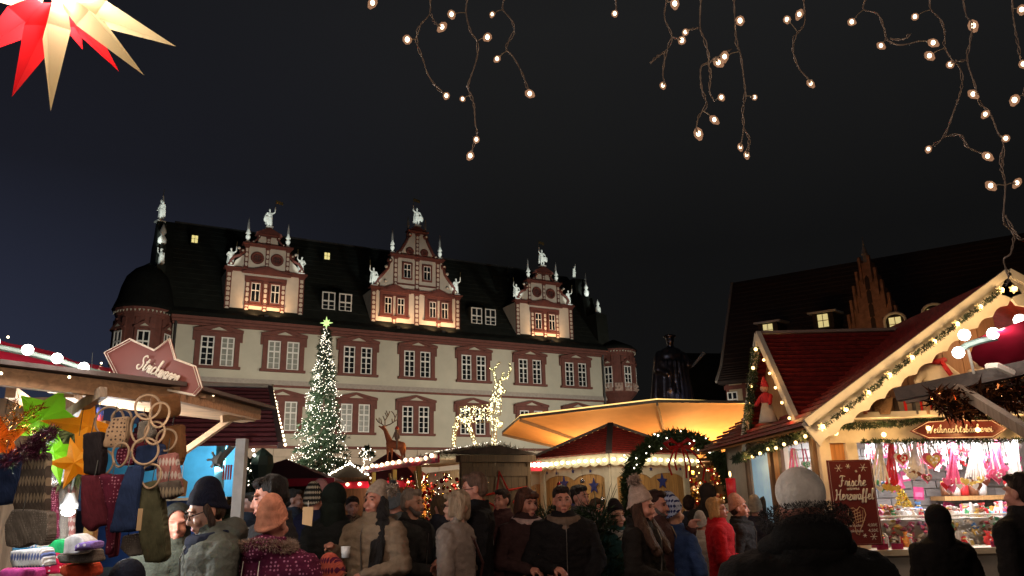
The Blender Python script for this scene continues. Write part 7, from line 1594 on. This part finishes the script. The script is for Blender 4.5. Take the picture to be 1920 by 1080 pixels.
b = MB(); b.tube([q(.07, .02, 1.50), q(.0, .155, 1.38), q(-.12, .175, 1.20), q(-.20, .10, 1.02), q(-.215, .0, .95)], .011*s, 6); b.build('bag_strap', mat('brown_strap', (.05, .015, .012), .5), t)
person('tall man with glasses and swept hair in black coat facing left', 890, 888, 6.6, -82, (.008, .008, .010), hairc=(.12, .07, .05), hair='short', glasses=True, skin_='rosy', arms='front', wide=1.12, collar='stand', head_pitch=-6)
t, h, q, s = person('woman with brown fringe and big pale pink scarf', 985, 917, 6.9, 28, (.035, .018, .018), hairc=(.085, .035, .022), hair='fringe', scarf='round', scarfm=wool('pale_pink_scarf', (.46, .34, .32)), skin_='rosy', arms='front', wide=1.12, head_pitch=-8, head_yaw=8)
b = MB(); b.tube([q(.13, -.165, 1.42), q(.0, -.20, 1.22), q(-.14, -.185, 1.02)], .013*s, 6); b.build('bag_strap', mat('tan_strap', (.28, .14, .06), .5), t)
person('man facing us with short dark hair and grey brown scarf', 1053, 912, 6.8, 6, (.010, .009, .010), hairc=(.03, .018, .014), hair='short', scarf='round', scarfm=wool('taupe_scarf', (.16, .11, .08)), skin_='rosy', arms=('front', 'low'), wide=1.22, collar='stand')
person('man in grey jacket looking right behind the man with taupe scarf', 1087, 911, 8.3, 48, (.11, .085, .08), hairc=(.02, .014, .012), hair='short', skin_='rosy', arms=('down', 'cup'), collar='stand')
t, h, q, s = person('child in dark hat and teal jacket with pale collar', 1155, 943, 8.0, 22, (.015, .055, .06), hat='beanie', hatc=(.02, .014, .016), skin_='pale', hgt=at(1155, 943, 8.0).z - .035, child=True, scarf='round', scarfm=wool('pale_grey_collar', (.40, .38, .36)), arms='down')
b = MB(); b.bx(-.004, .004, -.150*s, -.142*s, .75*s, 1.3*s); b.build('zip', M_let, t)
person('woman in beige hat with large pompom and black coat', 1197, 908, 6.1, 60, (.012, .010, .009), hat='pom', hatc=(.40, .30, .25), hair='bob', hairc=(.06, .03, .02), hair_len=.15, skin_='rosy', arms=('front', 'low'), fluff=(-.02, .07, 1.82), head_pitch=-8, wide=1.05)
person('bearded man with dark hair holding the baby', 1228, 921, 6.6, 58, (.06, .03, .03), hairc=(.03, .012, .010), hair='short', skin_='rosy', beard=(.10, .04, .03), arms=('low', 'up'), head_pitch=-4)
bs_ = knit('blue_striped_hat', (.36, .42, .58), (.02, .03, .12), 150)
person('baby in pale blue striped hat and blue suit carried on an arm', 1259, 933, 6.65, 130, (.03, .06, .16), hat='beanie', hatc=bs_, face=False, child=True, hair='none', hgt=at(1259, 933, 6.65).z - .03, skin_='pale', arms='front')
person('person in dark hood in front of the hut behind the arch', 1325, 902, 9.6, 170, (.02, .016, .015), hat='hood', hatc=(.02, .015, .014), face=False, hair='none')
person('blonde woman with glasses in bright red coat in profile', 1343, 934, 7.9, 74, (.42, .008, .014), hairc=(.45, .24, .09), hair='bob', glasses=True, skin_='rosy', arms='front', coat_name='red_wool_coat', wide=1.08, collar='stand')
person('person in white down jacket behind the red coat', 1312, 955, 8.6, 150, (.36, .34, .32), hat='beanie', hatc=(.35, .32, .30), face=False, sm_f='puffer', coat_name='white_down', hair='none')
person('man in salmon knitted hat and dark coat in profile looking right', 1383, 923, 8.3, 68, (.018, .015, .015), hat='beanie', hatc=(.42, .20, .14), skin_='rosy', arms='pocket', hair='short', scarf='round', scarfm=wool('dark_scarf_wool', (.02, .02, .02)))
person('person in pale grey knitted hat behind the salmon hat', 1414, 926, 9.0, 150, (.03, .03, .05), hat='beanie', hatc=(.30, .25, .20), face=False, hair='none')
# --- big dark figures on the right
t, h, q, s = person('broad person in white hat and black coat with fur collar, back turned, nearest to us', 1492, 881, 3.0, 178, (.010, .010, .010), hat='bowl', face=False, collar='hood', arms=('back', 'back'), wide=1.42, hair='none', coat_name='black_winter_coat', hgt=at(1492, 881, 3.0).z - .035)
b = MB(); b.ball(q(0, .09, 1.54), (.15*s, .10*s, .085*s), 16, 10); b.ball(q(0, .02, 1.50), (.19*s, .13*s, .07*s), 16, 10); link('hood', setmat(remesh(b, .012, 3), cloth('black_hood_cloth', (.008, .008, .008))), t)
fur('fur_collar', [q(.098*math.cos(a*PI/20), .03 + .13*math.sin(a*PI/20), 1.60 + .03*math.sin(a*PI/20)) for a in range(40)], .034, 6500, .012, .0012, mat('black_fur', (.010, .008, .007), .8, var=.3), t)
person('small person in black hood and coat in front of the bakery counter', 1750, 941, 5.9, 178, (.010, .009, .009), hat='hood', hatc=(.009, .008, .008), face=False, hair='none', hgt=at(1750, 941, 5.9).z - .04, wide=1.05)
person('man with short dark hair and black coat at the right edge', 1906, 889, 5.0, 205, (.010, .009, .009), hairc=(.02, .012, .010), hair='short', face=False, collar='hood', wide=1.1)
person('hunched person in dark navy coat under the hanging slippers', 250, 1035, 3.9, 170, (.010, .012, .022), hat='hood', hatc=(.010, .012, .022), face=False, hair='none', wide=1.3, hgt=at(250, 1035, 3.9).z - .05)
hb_ = thing('handbag', 'patterned brown bag strap bundle hanging from the big person\'s shoulder', 'handbag', at(1568, 1010, 3.1)); b = MB(); b.ball((0, 0, 0), (.05, .04, .07), 12, 8); b.build('bag', mat('brown_patterned_bag', (.10, .06, .035), .6, var=.6, scale=30), hb_, True); b = MB(); [b.tube([(-.03 + .02*k, 0, .05), (-.07 + .02*k, -.01, .12), (-.10 + .012*k, 0, .17)], .006, 5) for k in range(3)]; b.build('strap', mat('brown_strap', (.05, .015, .012), .5), hb_)
cup = thing('cup', 'white paper cup in the black glove of the woman in beige', 'cup', at(648, 1035, 6.0)); MB().lathe([(.028, -.04), (.036, .04)], n=12).build('cup', mat('white_paper', (.6, .6, .6), .6), cup, True)
for i, (x, y, Y, c, hc, hr_, yw) in enumerate(((470, 925, 8.6, (.03,.03,.04), (.05,.03,.02), 'short', -60), (662, 932, 9.2, (.05,.02,.02), (.03,.02,.015), 'short', 20), (826, 930, 8.8, (.02,.02,.02), (.10,.06,.03), 'bob', 150), (940, 918, 8.9, (.02,.02,.025), (.03,.02,.02), 'short', -40), (1292, 930, 10.2, (.04,.03,.03), (.04,.02,.015), 'short', 150), (1120, 935, 9.6, (.03,.02,.02), (.06,.03,.02), 'bob', 30), (553, 918, 9.4, (.02,.02,.02), (.04,.025,.02), 'short', 100), (1440, 932, 9.2, (.03,.03,.035), (.05,.04,.03), 'short', 80))):
    person(['man between the white post and the tall dark haired man, far back', 'person half hidden left of the beige fluffy hat, far back', 'person with brown hair between the grey haired man and the grey coat', 'person behind the tall man with glasses, by the red star', 'person in the gap left of the arch opening', 'person behind the child in teal', 'man behind the striped hat, seen in profile', 'person beside the pale blue pane behind the big black coat'][i], x, y, Y, yw, c, hairc=hc, hair=hr_, vox=.012, coat_name='far_coat_%d' % i if False else ('far_dark_coat' if i % 2 else 'far_brown_coat'))
# spruce pots in front of the star hut
for i, (px, py, Y) in enumerate(((1118, 950, 8.0), (1030, 955, 8.5))):
    p = at(px, py, Y); f_ = thing('potted_spruce', ['dark spruce with silver baubles between the crowd and the star hut', 'small dark spruce behind the man with taupe scarf'][i], 'spruce', (p.x, Y, 0)); b = MB()
    for _ in range(900): a = rnd.uniform(0, 2*PI); t_ = rnd.random(); r_ = .42*(1 - t_*.6)*rnd.random()**.4; z = .2 + 1.35*t_; needles(b, (r_*math.cos(a), r_*math.sin(a), z), (math.cos(a), math.sin(a), .5), 4, .11, .006, .6)
    for _ in range(14): a = rnd.uniform(0, 2*PI); b.tube([(0, 0, 1.3), (.22*math.cos(a), .1*math.sin(a), 1.3 + rnd.uniform(.25, .5))], [.006, .002], 4)
    b.build('foliage', M_fir, f_, kind='stuff'); MB().lathe([(.04, 0), (.02, 1.4)], n=6).build('trunk', M_bark, f_)
    b = MB(); [b.ball((rnd.uniform(-.35, .35), -.36, rnd.uniform(.5, 1.5)), .022, 8, 5) for _ in range(14)]; b.build('baubles', mat('silver_bauble', (.6,.6,.6), .12, .9), f_, True, 'stuff')
for (x, y, Y, lb) in ((1092, 902, 8.2, 'silver glass bauble hanging before the star hut'), (1048, 908, 8.2, 'dark red glass bauble before the white hut front'), (911, 905, 7.5, 'amber bauble on the brown hut'), (1130, 936, 8.2, 'silver bauble beside the lower blue star')):
    o_ = thing('bauble', lb, 'bauble', at(x, y, Y)); MB().ball((0, 0, 0), .024, 12, 8).build('ball', mat('red_bauble', (.4,.02,.02), .15, .6) if 'red' in lb else mat('silver_bauble', (.6,.6,.6), .12, .9), o_, True); MB().tube([(0, 0, .024), (0, 0, .12)], .0015, 4).build('string', M_wire, o_)
light('crowd_fill', 'POINT', (-.7, 4.0, 2.85), 30, (1, .66, .50), .12); light('crowd_fill', 'POINT', (1.2, 4.6, 2.9), 26, (1, .62, .45), .12); light('crowd_fill', 'POINT', (-1.9, 5.6, 2.6), 10, (1, .8, .65), .1)  # fill lights added over the crowd, no lamps hang there
light('crowd_fill', 'POINT', (.6, 9.0, 2.7), 22, (1, .78, .55), .12)
# ================================================================ icicle lights overhead and the big paper star
YI = 2.05
M_cab = mat('brown_light_cable', (.22, .17, .14), .4, var=.1)
M_led = lamp_mat('warm_led', (1.0, .74, .48), 9)
M_halo = mat('led_halo_glow', (0, 0, 0), .6, var=0, emit=(1.0, .48, .25), es=.5, nolight=True, alpha=.38)  # see-through emissive shell, imitates the lens halo around each bulb
halo_mesh = MB().lathe([(.004, -.012), (.0108, -.003), (.0105, .005), (.004, .011)], n=8).mesh('halo_shell', M_halo, True)
M_cap = mat('clear_led_socket', (.35, .28, .2), .3)
def z2(pts, ox=660, oy=0, s=3.375): return [(x / s + ox, y / s + oy) for x, y in pts]
def strand(label, cables, leds, ox, oy=0, s=3.375, Y=YI):
    t = thing('icicle_light_strand', label, 'light string', (0, 0, 0))
    for ci, c in enumerate(cables):
        px = z2(c, ox, oy, s); P_ = sm(px, 6); N = len(P_)
        if c[0][1] <= 1 and oy == 0: P_ = [Vector((P_[0].x, -70, 0))] + P_
        yy = [Y + .03 * math.sin(i * .35 + ci) for i in range(len(P_))]
        W3 = [at(p.x, p.y, y) for p, y in zip(P_, yy)]
        b = MB(); L = 0; ph = []
        for i, w in enumerate(W3):
            if i: L += (w - W3[i-1]).length
            ph.append(L)
        for sgn in (0, PI):
            tw = []
            for i, w in enumerate(W3):
                d = (W3[min(i+1, len(W3)-1)] - W3[max(i-1, 0)]).normalized(); sd = d.cross(Vector((0, 1, 0))).normalized(); a = ph[i] * 75 + sgn; amp = .0038 * (.6 + .4 * math.sin(ph[i] * 23))
                tw.append(w + sd * math.cos(a) * amp + Vector((0, 1, 0)) * math.sin(a) * amp)
            b.tube(tw, .0016, 5)
        b.build('cable', M_cab, t, True)
        mains = W3
        if ci == 0: allp = [(p, w) for p, w in zip(P_, W3)]
        else: allp += [(p, w) for p, w in zip(P_, W3)]
    for lx, ly in leds:
        q = z2([(lx, ly)], ox, oy, s)[0]; w = at(q[0], q[1], Y - .01)
        n_ = min(allp, key=lambda a: (a[0].x - q[0])**2 + (a[0].y - q[1])**2)[1]; d = (w - n_); d = d if d.length > .004 else Vector((0, 0, -.01)); dn_ = d.normalized()
        MB().tube([n_, n_.lerp(w, .5) + Vector((0, 0, .003)), w - dn_ * .012], .0014, 4).tube([w - dn_*.016, w - dn_*.003], .0032, 6).build('socket', M_cap, t)
        o = link('bulb', bulb_mesh(.0056, M_led), t); o.location = w; sv = rnd.uniform(.75, 1.3); o.scale = (sv, sv, sv * 1.2); dc = link('halo_shell', halo_mesh, t); dc.location = w + Vector((0, 0, -.001)); dc.scale = (sv, sv, sv * rnd.uniform(.9, 1.5)); dc.rotation_euler = (rnd.uniform(-.6, .6), rnd.uniform(-.8, .8), 0)
    return t
strand('looping strand, leftmost of the full ones over the town hall', [[(495,0),(490,90),(425,170),(410,270),(450,380),(480,470),(530,545),(575,590)], [(500,90),(520,140),(545,160)]], [(350,250),(570,170),(597,605)], 660)
strand('long strand ending lowest, over the middle gable', [[(728,0),(722,80),(750,200),(790,260),(790,370),(740,520),(735,560),(770,660),(780,780),(790,850),(755,960)]], [(630,90),(857,235),(700,625),(787,882),(748,985)], 660)
strand('curving strand right of the one over the middle gable', [[(960,0),(955,60),(1010,130),(1025,200),(975,300),(1020,360),(1075,460),(1110,560)]], [(887,90),(918,372),(1125,592)], 660)
strand('single bulb peeking in at the top, far left', [[(125,0),(128,10)]], [(130,17)], 660)
strand('single bulb hanging at the top centre', [[(115,0),(120,60)]], [(110,85)], 1120)
strand('short kinked strand left of the dense cluster', [[(440,0),(425,110),(470,230),(435,330),(415,460),(425,520)], [(435,325),(375,360),(335,400)], [(475,235),(520,250)]], [(490,22),(535,255),(415,540)], 1120)
strand('tangled strand with a loop in the dense cluster', [[(655,0),(650,170),(680,260),(705,380),(655,430),(660,560),(690,660),(640,740),(625,820)], [(700,400),(715,470),(710,580),(740,640)], [(640,175),(590,185)], [(705,400),(760,360),(850,310)]], [(557,203),(765,395),(785,615),(740,757),(640,845)], 1120)
strand('straight long strand right of the tangled loop', [[(865,0),(870,130),(880,270),(905,340),(925,480),(935,590),(920,700),(925,810),(910,910)], [(930,820),(960,880),(950,960)]], [(903,130),(805,358),(995,615),(905,930),(945,980)], 1120)
strand('solitary strand with one low bulb, right of the dense cluster', [[(1305,0),(1310,150),(1250,230),(1240,330),(1275,430),(1330,495)]], [(1200,123),(1278,90),(1350,528)], 1120)
strand('sideways wandering strand at the upper right', [[(210,0),(200,60),(290,90),(335,200),(345,250),(430,285),(550,260)], [(370,245),(450,250),(490,215)]], [(125,138),(310,288),(640,270)], 1560)
strand('strand with a lower side twig ending in a dark capped bulb', [[(620,0),(625,60),(690,130),(715,220),(710,290),(760,380),(810,430),(820,550),(765,720),(710,860),(640,920)], [(710,865),(810,855),(860,930),(960,975)]], [(525,105),(617,352),(748,408),(610,943),(985,988)], 1560)
strand('longest strand falling to the bakery gable peak', [[(830,0),(850,100),(885,150),(875,260),(855,380),(905,540),(930,640),(1000,720),(1050,840),(1085,900),(1075,1060)], [(840,385),(780,385)]], [(893,162),(893,595),(970,722),(1100,875)], 1560)
strand('strand at the right edge with a swaying end', [[(1140,0),(1150,130),(1180,300),(1195,380)], [(1215,560),(1212,600)]], [(1200,60),(1210,405),(1155,632)], 1560)
strand('lower end of the longest strand touching the gable', [[(760,30),(760,130),(790,260),(780,520),(850,600),(830,750),(780,800),(815,930),(790,980)], [(790,480),(860,600),(900,650),(930,645)]], [(685,262),(875,242)], 1680, 280, 3.858)
eb = thing('eave_beam', 'wooden eave beam just above the picture from which the icicle lights hang', 'beam', (0, 0, 0)); MB().beam(at(-1600, -75, 2.1), at(3600, -75, 2.1), .06, .09).build('beam', M_dk, eb)
for x in (760, 1300, 1700): light('icicle_glow', 'POINT', at(x, 90, 1.75), .6, (1, .72, .45), .05)

# ---- red and yellow folded star, lit from inside
sc = at(112, -12, 2.45); px1 = 2.45 / FPX
ps = thing('folded_star', 'big red and yellow many pointed paper star lit from inside', 'paper star', sc)
T_y = translucent('yellow_star_paper', (1.0, .88, .60), .7, .6, .06); T_r = translucent('red_star_paper', (.75, .02, .03), .7, .5, .1)
def spike(tip, w, m):
    tip = Vector(tip); d = tip.normalized(); a = d.cross(Vector((0, 0, 1)) if abs(d.z) < .95 else Vector((1, 0, 0))).normalized(); c = d.cross(a); base = d * .075; q = MB()
    a2 = (a + c).normalized(); c2 = (a - c).normalized()
    kn = d * (.075 + (tip.length - .075) * .30)
    R0 = [base + v * w * .62 for v in (a2, c2, -a2, -c2)]; R1 = [kn + v * w for v in (a2, c2, -a2, -c2)]
    q.add(R0 + R1 + [tip], [(0,1,5,4),(1,2,6,5),(2,3,7,6),(3,0,4,7),(4,5,8),(5,6,8),(6,7,8),(7,4,8)])
    return q.build('spike', m, ps)
for (x, y, dy, w, m) in ((22,182,-.10,.056,T_r),(95,209,-.20,.052,T_y),(155,93,.22,.035,T_r),(223,134,.10,.040,T_r),(271,142,-.12,.050,T_y),(330,87,.0,.052,T_y),(-60,110,-.05,.06,T_r),(-90,-20,0,.055,T_y),(-40,-150,0,.055,T_r),(110,-230,0,.055,T_y),(250,-170,.05,.055,T_r),(320,-60,.1,.055,T_r),(60,-60,-.36,.06,T_r),(190,-70,-.33,.06,T_y),(100,-30,.36,.06,T_y)):
    q = at(x, y, 2.45 + dy) - sc; spike(q, w, m)
MB().ball((0, 0, .06), .03, 12, 8).build('socket', M_wire, ps, True)
light('star_bulb', 'POINT', sc, 44, (1, .88, .70), .03)
MB().tube([(0, 0, .08), (0, 0, .6)], .003, 5).build('cord', M_wire, ps)
